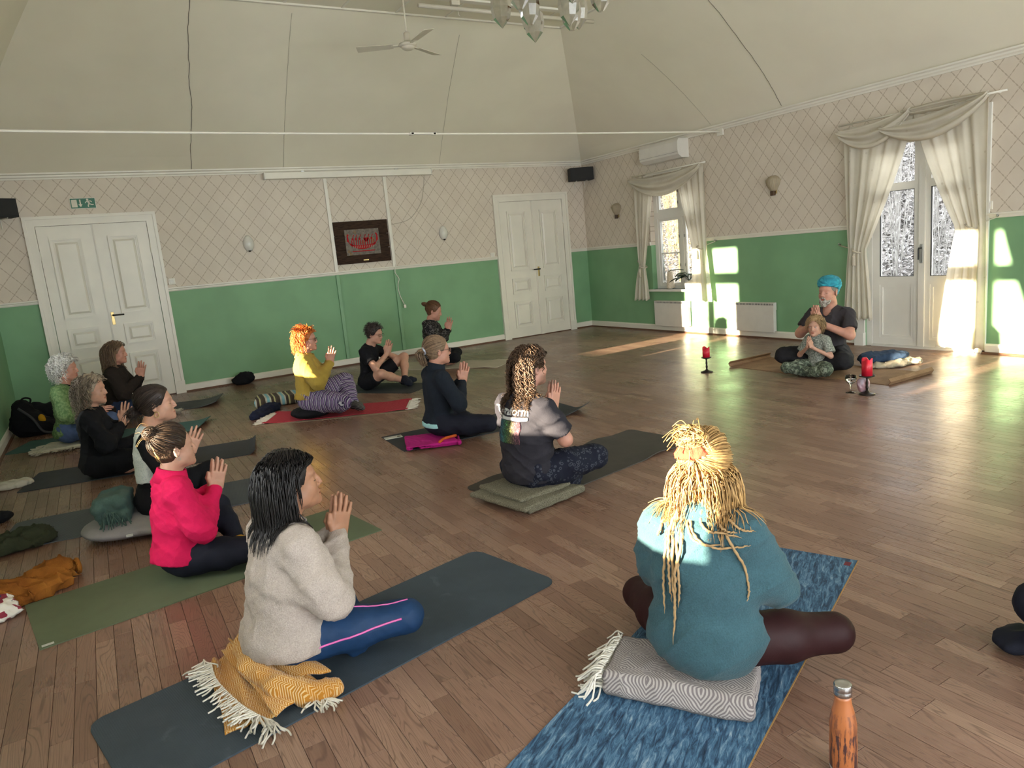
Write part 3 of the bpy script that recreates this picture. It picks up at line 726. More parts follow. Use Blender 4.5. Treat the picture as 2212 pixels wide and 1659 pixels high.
def add_foot(S_, F, i, g=0.0):
    c, t = F.an[i], F.toe[i]; S_.cone(c, c, .040+g, .040+g, .02); S_.cone(c+np.array([0, 0, -.012]), c*0.35+t*0.65, .037+g, .036+g, .03); S_.cone(c*0.35+t*0.65, t, .036+g, .022+g, .02)
def add_hand(S_, F, i, tilt=None):
    s = -1 if i == 0 else 1; o = F.o; W = F.wr[i]
    u = _nrm(o.get('fdir', (0.30, 0, 0.95)))
    n = np.array([0, s, 0.0]); v = np.cross(u, n)*s; v = _nrm(v)
    if v[0] > 0: v = -v
    k = 1.0*o.get('handscale', 1.0)
    if o.get('handsep'):                       # hands apart: palms tilted, fingers splayed
        n = _nrm(np.array(o['handn'])*np.array([1, s, 1])); u = _nrm(u-n*(u@n)); v = _nrm(np.cross(u, n)); v = v if v[0] < 0 else -v
    S_.box(W+u*.052*k, (.040*k, .030*k, .0035*k), .0095*k, np.stack([u, v, n]), .012)
    S_.cone(F.el[i]*0.25+W*0.75, W+u*.02*k, .029*o.get('armfat', 1), .024, .02)
    bu = (.092, .096, .091, .081); bv = (.0305, .0105, -.0100, -.0295); ln = (.070, .079, .073, .056); fan = o.get('fan', (.10, .03, -.06, -.17))
    for a, b, l, f in zip(bu, bv, ln, fan):
        d = _nrm(u+v*f); p = W+u*a*k+v*b*k; m = p+d*l*.52*k+n*.003; q = p+d*l*k+n*(-.001)
        S_.chain([p-u*.012*k, m, q], [.0092*k, .0082*k, .0066*k], .0035)
    p = W+u*.022*k+v*.026*k; S_.chain([p, p+u*.034*k+v*.022*k, p+u*.066*k+v*.024*k-n*.006], [.0135*k, .0100*k, .0078*k], .008)
def body_mesh(F, q=1.0, arms=True, legs=True, hfine=0.0043):
    parts = []
    B = SDF(); add_torso(B, F, -0.012)
    for i in (0, 1): add_arm(B, F, i); add_leg(B, F, i, -0.004)
    B.chain([F.nec+np.array([0, 0, -.03]), F.nec*0.45+F.hp((-0.018, 0, -0.06))*0.55], [.060*F.o.get('neck', 1), .050*F.o.get('neck', 1)], 0.025)
    parts.append(B.mesh(F.o.get('hbody', 0.019)))
    H = SDF(); add_head(H, F, F.o.get('ears', True)); 
    H.noise.append(lambda D, X, Y, Z: D)
    parts.append(H.mesh(hfine*q, lo=(-9, -9, F.nec[2]-0.03)))
    if F.o.get('hands', True):
        Hn = SDF()
        for i in (0, 1): add_hand(Hn, F, i)
        parts.append(Hn.mesh(0.0036*q))
    return parts
def face_attr(me, F, beard=0.0):
    n = len(me.vertices); V = np.empty(n*3, np.float32); me.vertices.foreach_get('co', V); V = V.reshape(-1, 3)
    L = ((V-F.Ho)@F.Hd)/F.hs
    lip = np.clip(1.2-np.sqrt(((L[:, 1])/.022)**2+((L[:, 2]+.0605)/.0115)**2), 0, 0.5)*2*(L[:, 0] > .08)
    a = me.attributes.new('lips', 'FLOAT', 'POINT'); a.data.foreach_set('value', (lip*0.75).astype(np.float32))
    st = beard*np.clip((-0.028-L[:, 2])/.02, 0, 1)*np.clip((L[:, 0]-0.0)/.03, 0, 1)*(np.abs(L[:, 1]) < .08)*(L[:, 2] > -.13)*(1-np.clip(lip*2, 0, 1))
    b = me.attributes.new('stubble', 'FLOAT', 'POINT'); b.data.foreach_set('value', st.astype(np.float32))
def face_parts(F, parent, brow=LASH, eyes_open=False, q=1.0):
    hp = F.hp; k = F.hs
    for s in (-1, 1):
        t = np.linspace(-1, 1, 7); P = np.array([hp((0.0845-0.010*abs(a)**2-0.004*(a > 0)*a, s*(.033+.015*a), .0305+.003*(1-a*a)-.003*max(0, a))) for a in t])
        MB().tube(P, np.array([.0022, .0032, .0035, .0034, .003, .0024, .0012])*k, 6).build('eyebrow', brow, parent, True)
        if eyes_open:
            MB().lathe([(0.0001, -.0105), (.006, -.0088), (.0098, -.004), (.0105, 0), (.0098, .004), (.006, .0088), (0.0001, .0105)], 14, M=rotM(loc=hp((0.0775, s*.032, .005)))).build('eye', EYEW, parent, True)
            d = F.Hd@np.array([1.0, 0.0, 0.0]); MB().lathe([(0.0001, .0015), (.0048, .001), (.0052, -.001), (0.0001, -.001)], 12, M=np.array(Matrix.Translation(hp((0.0875, s*.032, .005)))@Vector(d).to_track_quat('Z', 'Y').to_matrix().to_4x4())).build('iris', EYEI, parent, True)
        z0 = 0.0005 if not eyes_open else .011
        P = np.array([hp((0.0862-0.0075*a*a-(0.002 if a*s > 0 else 0), s*.0325+.0145*a, z0-.0035*(1-a*a) if not eyes_open else z0+.0015*(1-a*a))) for a in t])
        MB().tube(P, np.array([.0007, .0011, .0014, .0015, .0014, .0012, .0007])*k, 5).build('eyelashes', LASH, parent, True)
EYEW = plain('eye_white', (0.75, 0.72, 0.68), 0.2); EYEI = plain('iris_grey_blue', (0.05, 0.07, 0.09), 0.15)

# ---- hair
def hairline(L, low=-0.07, fr=0.072, temple=0.034):
    x, z = L[..., 0], L[..., 2]
    hl = np.where(z > 0.085, 0.2, np.where(z > 0.0, temple+(fr-temple)*np.clip(z/.085, 0, 1), -0.012))
    return np.maximum(x-hl, low-z)
def hair_cap(F, off=0.006, low=-0.07, fr=0.072, h=0.005, temple=0.034, noise=0.0015):
    C = SDF(); k = F.hs
    C.ell(F.hp(EC), (ER+off)*k, F.Hd.T, .02); C.ell(F.hp((-0.03, 0, -0.02)), np.array((.055+off, .062+off, .06))*k, F.Hd.T, .03)
    def cut(D, X, Y, Z):
        P = np.stack(np.broadcast_arrays(X, Y, Z), -1); L = ((P-F.Ho)@F.Hd)/k
        return np.maximum(D, hairline(L, low, fr, temple)*k)
    C.noise.append(fold(3, noise, 120, (1, 1, .5))); C.noise.append(cut)
    return C.mesh(h)
def scalp_roots(n, rng, low=-0.05, fr=0.072, temple=0.034, zmin=None, zmax=None):
    out = []
    while len(out) < n:
        d = rng.normal(size=(n*2, 3)); d /= np.linalg.norm(d, axis=1, keepdims=True); L = EC+d*(ER+0.003)
        ok = hairline(L, low, fr, temple) < -0.001
        if zmin is not None: ok &= L[:, 2] > zmin
        if zmax is not None: ok &= L[:, 2] < zmax
        out += list(L[ok])
    return np.array(out[:n])
def hair_pulled(F, tie, n=240, rng=None, M=12, r=.0032, puff=.006, low=-.065, fr=.075, jit=.006):
    """strands drawn over the skull to a tie point (head frame)"""
    rng = rng or RNG; k = F.hs; dT0 = _nrm((np.asarray(tie)-EC)/ER); R = scalp_roots(n*2, rng, low, fr); R = R[np.argsort(((R-EC)/ER)@dT0 < -.90, kind='stable')][:n]
    # bias roots to the hairline so strands cover the whole scalp
    d0 = (R-EC)/ER; d0 /= np.linalg.norm(d0, axis=1, keepdims=True); dT = (np.asarray(tie)-EC)/ER; lenT = np.linalg.norm(dT); dT = dT/lenT
    t = np.linspace(0, 1, M); om = np.arccos(np.clip(d0@dT, -1, 1))[:, None]; so = np.maximum(np.sin(om), 1e-4)
    dirs = (np.sin((1-t)*om)/so)[..., None]*d0[:, None]+(np.sin(t*om)/so)[..., None]*dT[None, None]
    rad = 1.045+(puff/.09)*np.sin(math.pi*t)[None]*(0.4+0.8*rng.random((n, 1)))+np.clip(t-.85, 0, 1)[None]*(lenT-1.045)/.15
    P = EC+dirs*ER*rad[..., None]+rng.normal(0, jit, (n, 1, 3))*np.sin(math.pi*t)[None, :, None]*0.5
    rr = r*k*(0.55+0.45*np.sin(math.pi*np.clip(t*.9+.08, 0, 1)))[None]*(0.7+0.6*rng.random((n, 1)))
    return F.hp(P), rr
def hair_ball(F, c, rad, n=60, rng=None, M=14, r=.0035, squash=(1, 1, 1)):
    """coiled bun: arcs around a centre"""
    rng = rng or RNG; t = np.linspace(0, 1, M); out = []
    for i in range(n):
        a = _nrm(rng.normal(size=3)); b = _nrm(np.cross(a, rng.normal(size=3))); ph = rng.random()*6.28; sw = 2.2+2.0*rng.random(); q = rad*(0.80+0.24*rng.random())
        th = ph+sw*t; out.append(np.asarray(c)+q*(np.cos(th)[:, None]*a+np.sin(th)[:, None]*b)*np.array(squash))
    P = F.hp(np.array(out)); return P, np.full(P.shape[:2], r*F.hs)*(0.5+0.5*np.sin(math.pi*np.clip(t, .06, .94)))[None]
def hair_fall(F, coll, n=320, L=.30, steps=26, rng=None, r=.0034, part=0.0, xlim=.03, curl=0.0, wl=.06, low=-.05, fr=.075, lvar=.25, stiff=.55, spread=.012, zroot=None, lift=0.0, zmax=None):
    """hanging hair: strands grow from the scalp, fall, and slide over head and body"""
    rng = rng or RNG; k = F.hs; R = scalp_roots(n, rng, low, fr, zmin=zroot, zmax=zmax); side = np.sign(R[:, 1]-part); side[side == 0] = 1
    Ls = L*(1-lvar*rng.random(n)); ds = Ls/steps; P = F.hp(R)
    nrm = (R-EC)/ER**2; nrm /= np.linalg.norm(nrm, axis=1, keepdims=True)
    d = nrm*(0.55+lift)+np.stack([-0.35*np.ones(n), side*0.65, 0.05*np.ones(n)], -1); d = (d/np.linalg.norm(d, axis=1, keepdims=True))@F.Hd.T
    head = SDF(); head.ell(F.hp(EC), (ER+0.008)*k, F.Hd.T, .01); head.ell(F.hp((0.03, 0, -.03)), np.array((.056, .064, .088))*k, F.Hd.T, .02)
    head.p += coll.p
    pts = [P.copy()]; g = np.array([0, 0, -1.0])
    for i in range(steps):
        d = d*stiff+g*(1-stiff)*(0.25+min(1, i/6)*.9)+rng.normal(0, .02, (n, 3)); d /= np.linalg.norm(d, axis=1, keepdims=True)
        P = P+d*ds[:, None]
        loc = ((P-F.Ho)@F.Hd)/k; lim = np.where(loc[:, 2] < .07, xlim-.0*loc[:, 2], 9); over = np.maximum(0, loc[:, 0]-lim)
        loc[:, 0] -= over; P = F.Ho+k*(loc@F.Hd.T)
        for _ in range(2):
            D = head.pts(P); m = D < 0.006
            if m.any():
                gr = head.grad(P[m]); P[m] = P[m]+gr*(0.006-D[m]+spread*rng.random(m.sum())*0.3)[:, None]
        d = (P-pts[-1]); d /= np.maximum(np.linalg.norm(d, axis=1, keepdims=True), 1e-6); pts.append(P.copy())
    P = np.stack(pts, 1); M = P.shape[1]; t = np.linspace(0, 1, M)
    P[:, 1:-1] = P[:, 1:-1]*0.5+(P[:, :-2]+P[:, 2:])*0.25
    if curl:
        ph = rng.random(n)*6.28; sl = np.cumsum(np.r_[0, np.ones(M-1)])[None]*ds[:, None]; an = ph[:, None]+sl*6.28/(wl*(0.8+.4*rng.random((n, 1)))); am = curl*np.clip(t*2.2, 0, 1)[None]*(0.6+.7*rng.random((n, 1)))
        P = P+np.stack([np.cos(an)*am, np.sin(an)*am, 0.35*np.sin(an*1.3)*am], -1)
    rr = r*k*(0.8+.4*rng.random((n, 1)))*(1-0.65*t**2)[None]
    return P, rr
def hair_obj(parts, mat, parent, name='hair', sides=3):
    """parts: list of ('m',(V,Q)) or ('s',(P,r)) or bare MB"""
    ms = []
    for k, d in parts:
        ms.append(d if k == 'm' else strands_mesh(d[0], d[1], sides))
    V, Q = join(ms); return obj(name, fast_mesh(name, V, Q), mat, parent)

def top_sdf(F, g=0.022, sleeve=0.95, hem=0.10, sg=None, folds=0.005, seed=1, short=False, k=0.05, droop=0.0, sleeve_r=None, ff=22, skirt=0.0, boxy=False):
    S_ = SDF(); add_torso(S_, F, g, k)
    if boxy: S_.ell(F.bel+np.array([-.004, 0, .03]), (.106*F.fat+g, .160*F.fat+g, .19), None, k)
    if skirt: S_.ell(F.pel+np.array([0, 0, .01]), (.118*F.fat+g+skirt, .165*F.fat+g+skirt, .115), None, k)
    sg = g if sg is None else sg
    for i in (0, 1):
        if short:
            a, b = F.sh[i], F.el[i]; m = a+(b-a)*short
            S_.cone(a, m, .056+sg*.6, .058+sg, .035, flat=True)
        else:
            add_arm(S_, F, i, sg, sleeve, .04, r=(.052, .046, .044, .030))
            if droop: S_.cone(F.sh[i]*.35+F.el[i]*.65+np.array([-.02, 0, -.02]), F.el[i]*.7+F.wr[i]*.3+np.array([0, 0, -.03]), .045+droop, .035+droop*.6, .05)
    S_.noise.append(fold(seed, folds, ff, (1, 1, 1.5))); S_.noise.append(clip_below(hem+F.s, .004, seed))
    return S_
def legs_sdf(F, g=0.008, folds=0.003, seed=2, shin=0.97, ff=30, gw=None, feet=False):
    S_ = SDF(); f = F.fat; w = min(g, .008) if gw is None else gw
    S_.ell(F.pel, (.118*f+w, .165*f+w, .100+w*.3), None, .04); S_.ell((F.pel+F.bel)/2, (.100*f+w*.6, .145*f+w*.6, .085), None, .04)
    for i in (0, 1):
        add_leg(S_, F, i, g, shin, .03, False)
        if feet: add_foot(S_, F, i, .006)
    S_.noise.append(fold(seed, folds, ff)); zl = 0.004
    S_.noise.append(lambda D, X, Y, Z: np.maximum(D, zl-Z))
    return S_
def along_attr(me, F):
    """distance along each leg, for stripes that run round the limb"""
    n = len(me.vertices); V = np.empty(n*3, np.float32); me.vertices.foreach_get('co', V); V = V.reshape(-1, 3); best = np.full(n, 9.0); val = np.zeros(n)
    for i in (0, 1):
        off = 0.0
        for a, b in ((F.hip[i], F.kn[i]), (F.kn[i], F.an[i])):
            d = b-a; L = np.linalg.norm(d); tu = ((V-a)@d)/L**2; t = np.clip(tu, 0, 1); dist = np.linalg.norm(V-a-t[:, None]*d, axis=1); m = dist < best; best[m] = dist[m]; val[m] = off+tu[m]*L; off += L
    a = me.attributes.new('along', 'FLOAT', 'POINT'); a.data.foreach_set('value', val.astype(np.float32))
def sdf_obj(name, S_, h, mat, parent, lo=None, hi=None):
    V, Q = S_.mesh(h*1.14, lo, hi); return obj(name, fast_mesh(name, V, Q), mat, parent)
def collar_ring(F, z=.575, rx=.062, ry=.066, r=.012, x=-.008, tilt=.25, n=28, h=1.0):
    th = np.arange(n)*2*math.pi/n; c = F.T(x, 0, z)
    P = np.stack([c[0]+rx*np.cos(th), c[1]+ry*np.sin(th), c[2]-tilt*rx*np.cos(th)], -1); return P
def person(label, pos, yaw, scale=1.0, skinm=None, group=None, name='person', beard=0.0, brow=LASH, eyes_open=False, q=1.0, top=None, **o):
    F = figure(o)
    if top is not None:                        # size the figure so that the crown reaches the height seen in the photograph
        c, s_ = math.cos(yaw), math.sin(yaw); h = F.hp(EC+np.array([0, 0, ER[2]+.012])); lo, hi = .5, 1.4
        for _ in range(40):
            scale = (lo+hi)/2; w = np.array([pos[0]+scale*(c*h[0]-s_*h[1]), pos[1]+scale*(s_*h[0]+c*h[1]), o.get('base', 0)+scale*h[2]]); p = proj(w)
            if p[1] > top[1]: lo = scale
            else: hi = scale
        if DEBUG: print('FIT', label[:40], 'scale %.3f dx %.1f' % (scale, p[0]-top[0]))
    root = empty(name, (pos[0], pos[1], o.get('base', 0.0)), yaw, label, 'person', group); root.scale = (scale,)*3
    F.root = root; F.q = q
    V, Q = join(body_mesh(F, q)); me = fast_mesh('body', V, Q); b = obj('body', me, skinm or SKIN_L, root); face_attr(me, F, beard); face_parts(F, b, brow, eyes_open, q)
    F.body = b; return F
# ------------------------------------------------------------------ the people in the circle
def away(p, d):
    v = np.array([p[0]-CAM[0], p[1]-CAM[1]]); v /= np.linalg.norm(v); return np.array([p[0], p[1]])+v*d
def spot(px, py, d=0.10, z=0.0): return away(fl(px, py, z), d)
def ring_band(P0, P1, t=0.004):
    """closed band between two rings (collars, cuffs, hems)"""
    n = len(P0); c = (P0.mean(0)+P1.mean(0))/2; mb = MB(); rows = []
    for P, s in ((P0, 1), (P1, 1), (P1, -1), (P0, -1)):
        d = P-c; d[:, 2] = 0; d /= np.maximum(np.linalg.norm(d, axis=1, keepdims=True), 1e-9); rows.append(P+d*t*s)
    V = np.concatenate(rows); F = []
    for r in range(4):
        for i in range(n): F.append((r*n+i, r*n+(i+1) % n, ((r+1) % 4)*n+(i+1) % n, ((r+1) % 4)*n+i))
    mb.add(V, F); return mb
def collar(F, mat, z0=.545, z1=.60, rx0=.078, ry0=.085, rx1=.066, ry1=.070, x0=-.008, x1=.0, t=.005, tilt0=.28, tilt1=.30, name='collar'):
    a = collar_ring(F, z0, rx0, ry0, x=x0, tilt=tilt0); b = collar_ring(F, z1, rx1, ry1, x=x1, tilt=tilt1); m = (a+b)/2+0
    return ring_band(a, b, t).build(name, mat, F.root, True)
def cuffs(F, mat, r=.036, l=.035, at=.93, name='cuff'):
    for i in (0, 1):
        p = F.el[i]+(F.wr[i]-F.el[i])*at; d = _nrm(F.wr[i]-F.el[i]); MB().tube([p-d*l, p-d*l*.3, p, p+d*.004], [r*1.02, r*1.08, r*1.03, r*.9], 14).build(name, mat, F.root, True)
def glasses(F, mat, w=.021, h=.0165, z=.004):
    k = F.hs; mb = MB(); th = np.linspace(0, 2*math.pi, 20, endpoint=False)
    ce, se = np.cos(th), np.sin(th); e = .6
    for s in (-1, 1):
        P = np.array([F.hp((.104-.10*abs(a)*w, s*.034+np.sign(a)*abs(a)**e*w, z+np.sign(b)*abs(b)**e*h)) for a, b in zip(ce, se)]); mb.tube(P, .0018*k, 6, closed=True)
        mb.tube([F.hp((.100, s*.055, z+.008)), F.hp((.06, s*.074, z+.01)), F.hp((.0, s*.081, z+.012)), F.hp((-.018, s*.082, z+.0)), F.hp((-.026, s*.082, z-.014))], .0017*k, 6)
    mb.tube([F.hp((.104, -.014, z+.004)), F.hp((.107, 0, z+.007)), F.hp((.104, .014, z+.004))], .0018*k, 6)
    o = mb.build('glasses', mat, F.root, True)
    for s in (-1, 1):
        lm = MB(); lm.add([F.hp((.104-.10*abs(a)*w, s*.034+np.sign(a)*abs(a)**e*w*.95, z+np.sign(b)*abs(b)**e*h*.95)) for a, b in zip(ce, se)], [tuple(range(20))]); lm.build('lens', GLASS, o)
def back_hit(T, y, z, x0=-.5):
    P = np.stack([np.full(len(y), x0), y, z], -1)
    for _ in range(60):
        D = T.pts(P); P[:, 0] += np.clip(D, -.01, .05)*.9
    P[:, 0] = np.minimum(P[:, 0], .0); return P
def text_mesh(body, size, extrude=0.0, align='CENTER', bold=0.0):
    cu = bpy.data.curves.new('lettering', 'FONT'); cu.body = body; cu.size = size; cu.align_x = align; cu.align_y = 'CENTER'; cu.offset = bold; cu.extrude = extrude; cu.resolution_u = 3
    o = bpy.data.objects.new('lettering', cu); COL.objects.link(o); dg = bpy.context.evaluated_depsgraph_get(); me = bpy.data.meshes.new_from_object(o.evaluated_get(dg)); bpy.data.objects.remove(o); bpy.data.curves.remove(cu); return me
BLACKC = cloth('black_jersey', (0.006, 0.006, 0.008), 0.85, var=.3); NAVYL = cloth('dark_navy_leggings', (0.009, 0.010, 0.018), 0.8, bump=.12, var=.25)
def mk(F, T, h, name, mat): return sdf_obj(name, T, h, mat, F.root)

def P_pink():
    F = person('person in a bright pink long-sleeved pullover with a high brown bun', spot(400, 1258, 0.13, 0), math.radians(7), .905, SKIN_L, top=(365, 915), base=.006, torso=.97, lean=.075, bust=.8, fat=.93, head=(-.03, .04, 0), shoulder=.148, nose=.8,
               knee_l=(.30, .27, .24), ank_l=(.31, -.02, .075), toe_l=(.34, -.20, .045), knee_r=(.335, -.29, .115), ank_r=(.20, .08, .06), elbow=(.075, .235, .285), wrist=(.215, .013, .43))
    pk = cloth('bright_pink_fleece', (0.62, 0.010, 0.085), .85, .3, var=.12)
    T = top_sdf(F, .020, hem=.10, droop=.008, folds=.0055, seed=11, ff=40, k=.05, sg=.016, skirt=.010, boxy=True); mk(F, T, .0062, 'pullover', pk)
    collar(F, pk, .53, .605, .082, .088, .066, .070, t=.006); cuffs(F, pk, .034)
    mk(F, legs_sdf(F, .006, .0035, 12), .0095, 'leggings', NAVYL)
    H = hairmat('brown_hair', (0.030, 0.018, 0.012), (0.048, 0.028, 0.017)); r = np.random.default_rng(5)
    hair_obj([('m', hair_cap(F, .003)), ('s', hair_pulled(F, (-.088, 0, .092), 520, r, 10, .0021, .010, jit=.005)), ('s', hair_ball(F, (-.098, 0, .112), .040, 110, r, 11, .0032, (1, 1.1, .95)))], H, F.root)
    hl = hairmat('blond_ends', (0.24, 0.145, 0.06)); P = []
    for i in range(6):
        a = np.array([-.1, 0, .105])+r.normal(0, .02, 3); d = _nrm(np.array([-.5-.5*r.random(), r.normal(0, .7), -.6+1.3*r.random()])); P.append(catmull([a, a+d*.03+np.array([0, 0, .01]), a+d*.055+np.array([-.005, 0, -.03*r.random()])], 7))
    for i in range(22):
        a = np.array([-.1, r.normal(0, .03), .02+.03*r.random()]); P.append(catmull([np.array([-.105, 0, .08]), a+np.array([-.012, 0, 0]), a+np.array([.01, 0, -.05-.03*r.random()])], 7))
    hair_obj([('s', (F.hp(np.array(P)), np.full((len(P), 7), .0010)))], hl, F.root, 'loose_hair')
    for s in (-1, 1): MB().tube([F.hp((-.004+.008*math.cos(a), s*.083, -.042+.008*math.sin(a))) for a in np.linspace(0, 6.28, 12, endpoint=False)], .0012, 6, closed=True).build('earring', STEEL, F.root)
    Sk = SDF(); add_foot(Sk, F, 1, .007); mk(F, Sk, .007, 'sock', cloth('mustard_sock', (0.42, 0.22, 0.03), .95, .4)); return F
def P_beige():
    F = person('person with straight black shoulder-length hair in an oversized beige knit jumper and blue leggings', spot(632, 1462, 0.13, 0.03), math.radians(12), .935, SKIN_M, top=(612, 972), base=.006, seat=.035, torso=.95, lean=.15, bust=.8, head=(-.10, -.27, 0), shoulder=.155, headpos=(.03, 0, .715),
               knee_r=(.40, -.255, .125), ank_r=(.20, .10, .062), knee_l=(.33, .29, .16), elbow=(.075, .25, .29), wrist=(.225, .013, .435))
    kn = cloth('beige_boucle_knit', (0.385, 0.325, 0.285), .95, .7, 210, .42, .3, wf=.15)
    T = top_sdf(F, .025, hem=.065, droop=.026, folds=.0060, seed=21, ff=30, k=.055, sg=.022, sleeve=.97, skirt=.014, boxy=True); mk(F, T, .0062, 'jumper', kn)
    cuffs(F, kn, .042, .05); collar(F, kn, .55, .585, .082, .09, .074, .08, t=.006)
    lg = cloth('blue_sports_leggings', (0.010, 0.034, 0.090), .6, .1, var=.2); L = legs_sdf(F, .006, .0025, 22, feet=True); mk(F, L, .0075, 'leggings', lg)
    pk = plain('pink_piping', (0.62, 0.12, 0.36), .5)
    for i in (0, 1):
        a, b = F.hip[i], F.kn[i]; s = -1 if i == 0 else 1; P = []
        for t in np.linspace(-.1, .93, 26):
            c = a+(b-a)*t; n = _nrm(np.array([-.35, s*.8, -.12+.5*t])); p = c+n*.2
            for _ in range(14): p = p-n*np.clip(L.pts(p[None])[0], -.05, .05)*.9
            P.append(p+n*.001)
        MB().tube(P, .0042, 6).build('piping', pk, F.root, True)
        P = []
        for t in np.linspace(.2, 1.0, 18):
            c = a+(b-a)*t; n = _nrm(np.array([.1, s*.15, 1.0])); p = c+n*.2
            for _ in range(14): p = p-n*np.clip(L.pts(p[None])[0], -.05, .05)*.9
            P.append(p+n*.001)
        MB().tube(P, .003, 6).build('piping', pk, F.root, True)
    H = hairmat('black_hair', (0.010, 0.008, 0.008), (0.016, 0.013, 0.012), .33); r = np.random.default_rng(6)
    hair_obj([('m', hair_cap(F, .009, low=-.09)), ('s', hair_fall(F, T, 850, .262, 14, r, .0024, .012, .002, .0015, .12, stiff=.45, lvar=.16, spread=.01)), ('s', hair_fall(F, T, 90, .24, 14, r, .0021, .012, .026, .001, .12, stiff=.45, lvar=.2, zroot=.09))], H, F.root)
    return F
def P_blonde():
    F = person('person seen from behind in a teal wool jumper with blond dreadlocks and a coral scrunchie', spot(1530, 1482, 0.13, 0.08), math.radians(27), .955, SKIN_L, top=(1515, 922), base=.006, seat=.075, torso=.93, lean=.03, hunch=.25, bust=.7, fat=.95, head=(.05, .12, 0), shoulder=.140, headpos=(.03, 0, .70),
               knee_r=(.27, -.355, .125), ank_r=(.22, .04, .062), knee_l=(.29, .36, .12), elbow=(.105, .205, .28), wrist=(.225, .013, .40))
    kn = cloth('teal_brushed_wool', (0.036, 0.082, 0.098), .95, .6, 200, .40, .5, wf=.2)
    T = top_sdf(F, .025, hem=.005, droop=.026, folds=.0060, seed=31, ff=25, k=.055, sg=.020, skirt=.012, boxy=True); mk(F, T, .0062, 'jumper', kn)
    collar(F, kn, .545, .60, .085, .092, .066, .070, t=.008); cuffs(F, kn, .042, .04)
    mk(F, legs_sdf(F, .004, .0012, 32), .010, 'leggings', cloth('maroon_leggings', (0.022, 0.0055, 0.006), .6, .1, var=.15))
    r = np.random.default_rng(8); H = hairmat('blond_hair', (0.29, 0.155, 0.050), (0.42, 0.25, 0.095), .4, .4); Hd = hairmat('dreadlock_hair', (0.25, 0.145, 0.06), (0.34, 0.22, 0.105), .7, .3)
    tie = (-.098, .012, .066)
    hair_obj([('m', hair_cap(F, .004)), ('s', hair_pulled(F, tie, 560, r, 10, .0022, .012, low=.0, jit=.006)), ('s', hair_ball(F, (-.100, .026, .132), .042, 120, r, 11, .0027, (1, 1.35, .9))),
              ('s', hair_fall(F, T, 420, .25, 16, r, .0021, 0, -.03, .0022, .07, low=-.06, lvar=.6, stiff=.6, zmax=.03))], H, F.root)
    P = []
    for i in range(60):
        a = np.array(tie)+np.array([-.010, 0, -.03])+r.normal(0, [.006, .02, .008]); w = r.normal(0, .028); l = .10+.09*r.random(); P.append(catmull([a, a+np.array([-.014, w*.5, -l*.35]), a+np.array([.002, w*1.1, -l*.75]), a+np.array([.012+.01*r.random(), w*1.3, -l])], 10))
    for i in range(40):
        a = np.array([-.10, .03, .13])+r.normal(0, .014, 3); d = _nrm(r.normal(size=3)+np.array([-.6, .9, .1])); P.append(catmull([a, a+d*.025+np.array([0, 0, .012]), a+d*(.045+.03*r.random())+np.array([0, 0, -.02])], 10))
    hair_obj([('s', (F.hp(np.array(P)), np.full((len(P), 10), .0017)))], H, F.root, 'loose_hair')
    sc = cloth('coral_scrunchie', (0.42, 0.060, 0.030), .8, .5); c = np.array(tie)+np.array([-.014, .012, .012]); Sc = SDF(); Sc.ell(F.hp(c), (.024, .052, .021), F.Hd.T, .01); Sc.cone(F.hp(c+np.array([-.004, -.03, .012])), F.hp(c+np.array([-.004, .03, .016])), .012, .012, .006); Sc.noise.append(fold(33, .004, 130)); sdf_obj('scrunchie', Sc, .0035, sc, F.root)
    # dreadlocks sliding over the back of the jumper
    def dread(y0, z0, path, w=.0055, seed=0):
        rr = np.random.default_rng(seed); a = F.hp((-.07, y0, z0)); pts = [a]
        for (y, z) in path:
            p = back_hit(T, np.array([y]), np.array([z]))[0]; pts.append(p+np.array([-.011, 0, 0]))
        P = catmull(pts, 44); P[3:] += rr.normal(0, .0012, (41, 3)); tt = np.linspace(0, 1, 44); rad = w*(1-.55*tt**2)*(1+.16*np.sin(tt*90+seed)); rad[-4:] *= np.array([.8, .6, .4, .2])
        MB().tube(P, rad, 7).build('dreadlock', Hd, F.root, True)
    zs = F.s
    for k_, (y0, path) in enumerate([(.03, [(.075, .55), (.085, .45), (.092, .33), (.093, .22)]), (.025, [(.06, .54), (.062, .44), (.055, .33), (.052, .24), (.058, .14)]), (.015, [(.052, .55), (.045, .43), (.035, .34), (.04, .26)]),
                                     (.02, [(.066, .53), (.075, .46), (.068, .36), (.064, .27)]), (.01, [(.04, .55), (.03, .47), (.045, .38), (.05, .30), (.056, .22)]), (.035, [(.09, .55), (.105, .50), (.115, .475)]),
                                     (-.01, [(.01, .545), (-.02, .49), (-.075, .465), (-.13, .47), (-.175, .475)]), (-.02, [(-.02, .55), (-.05, .515), (-.10, .51), (-.15, .50)]), (-.03, [(-.06, .55), (-.10, .52), (-.14, .515)]),
                                     (-.035, [(-.08, .54), (-.12, .48), (-.15, .40), (-.165, .33), (-.16, .29)]), (-.04, [(-.075, .56), (-.115, .54), (-.155, .52), (-.185, .515)]), (.0, [(.02, .55), (.0, .50), (-.04, .475), (-.10, .475)])]):
        dread(y0, -.015, [(y, z+zs) for y, z in path], .0058 if k_ < 6 else .0050, k_)
    return F
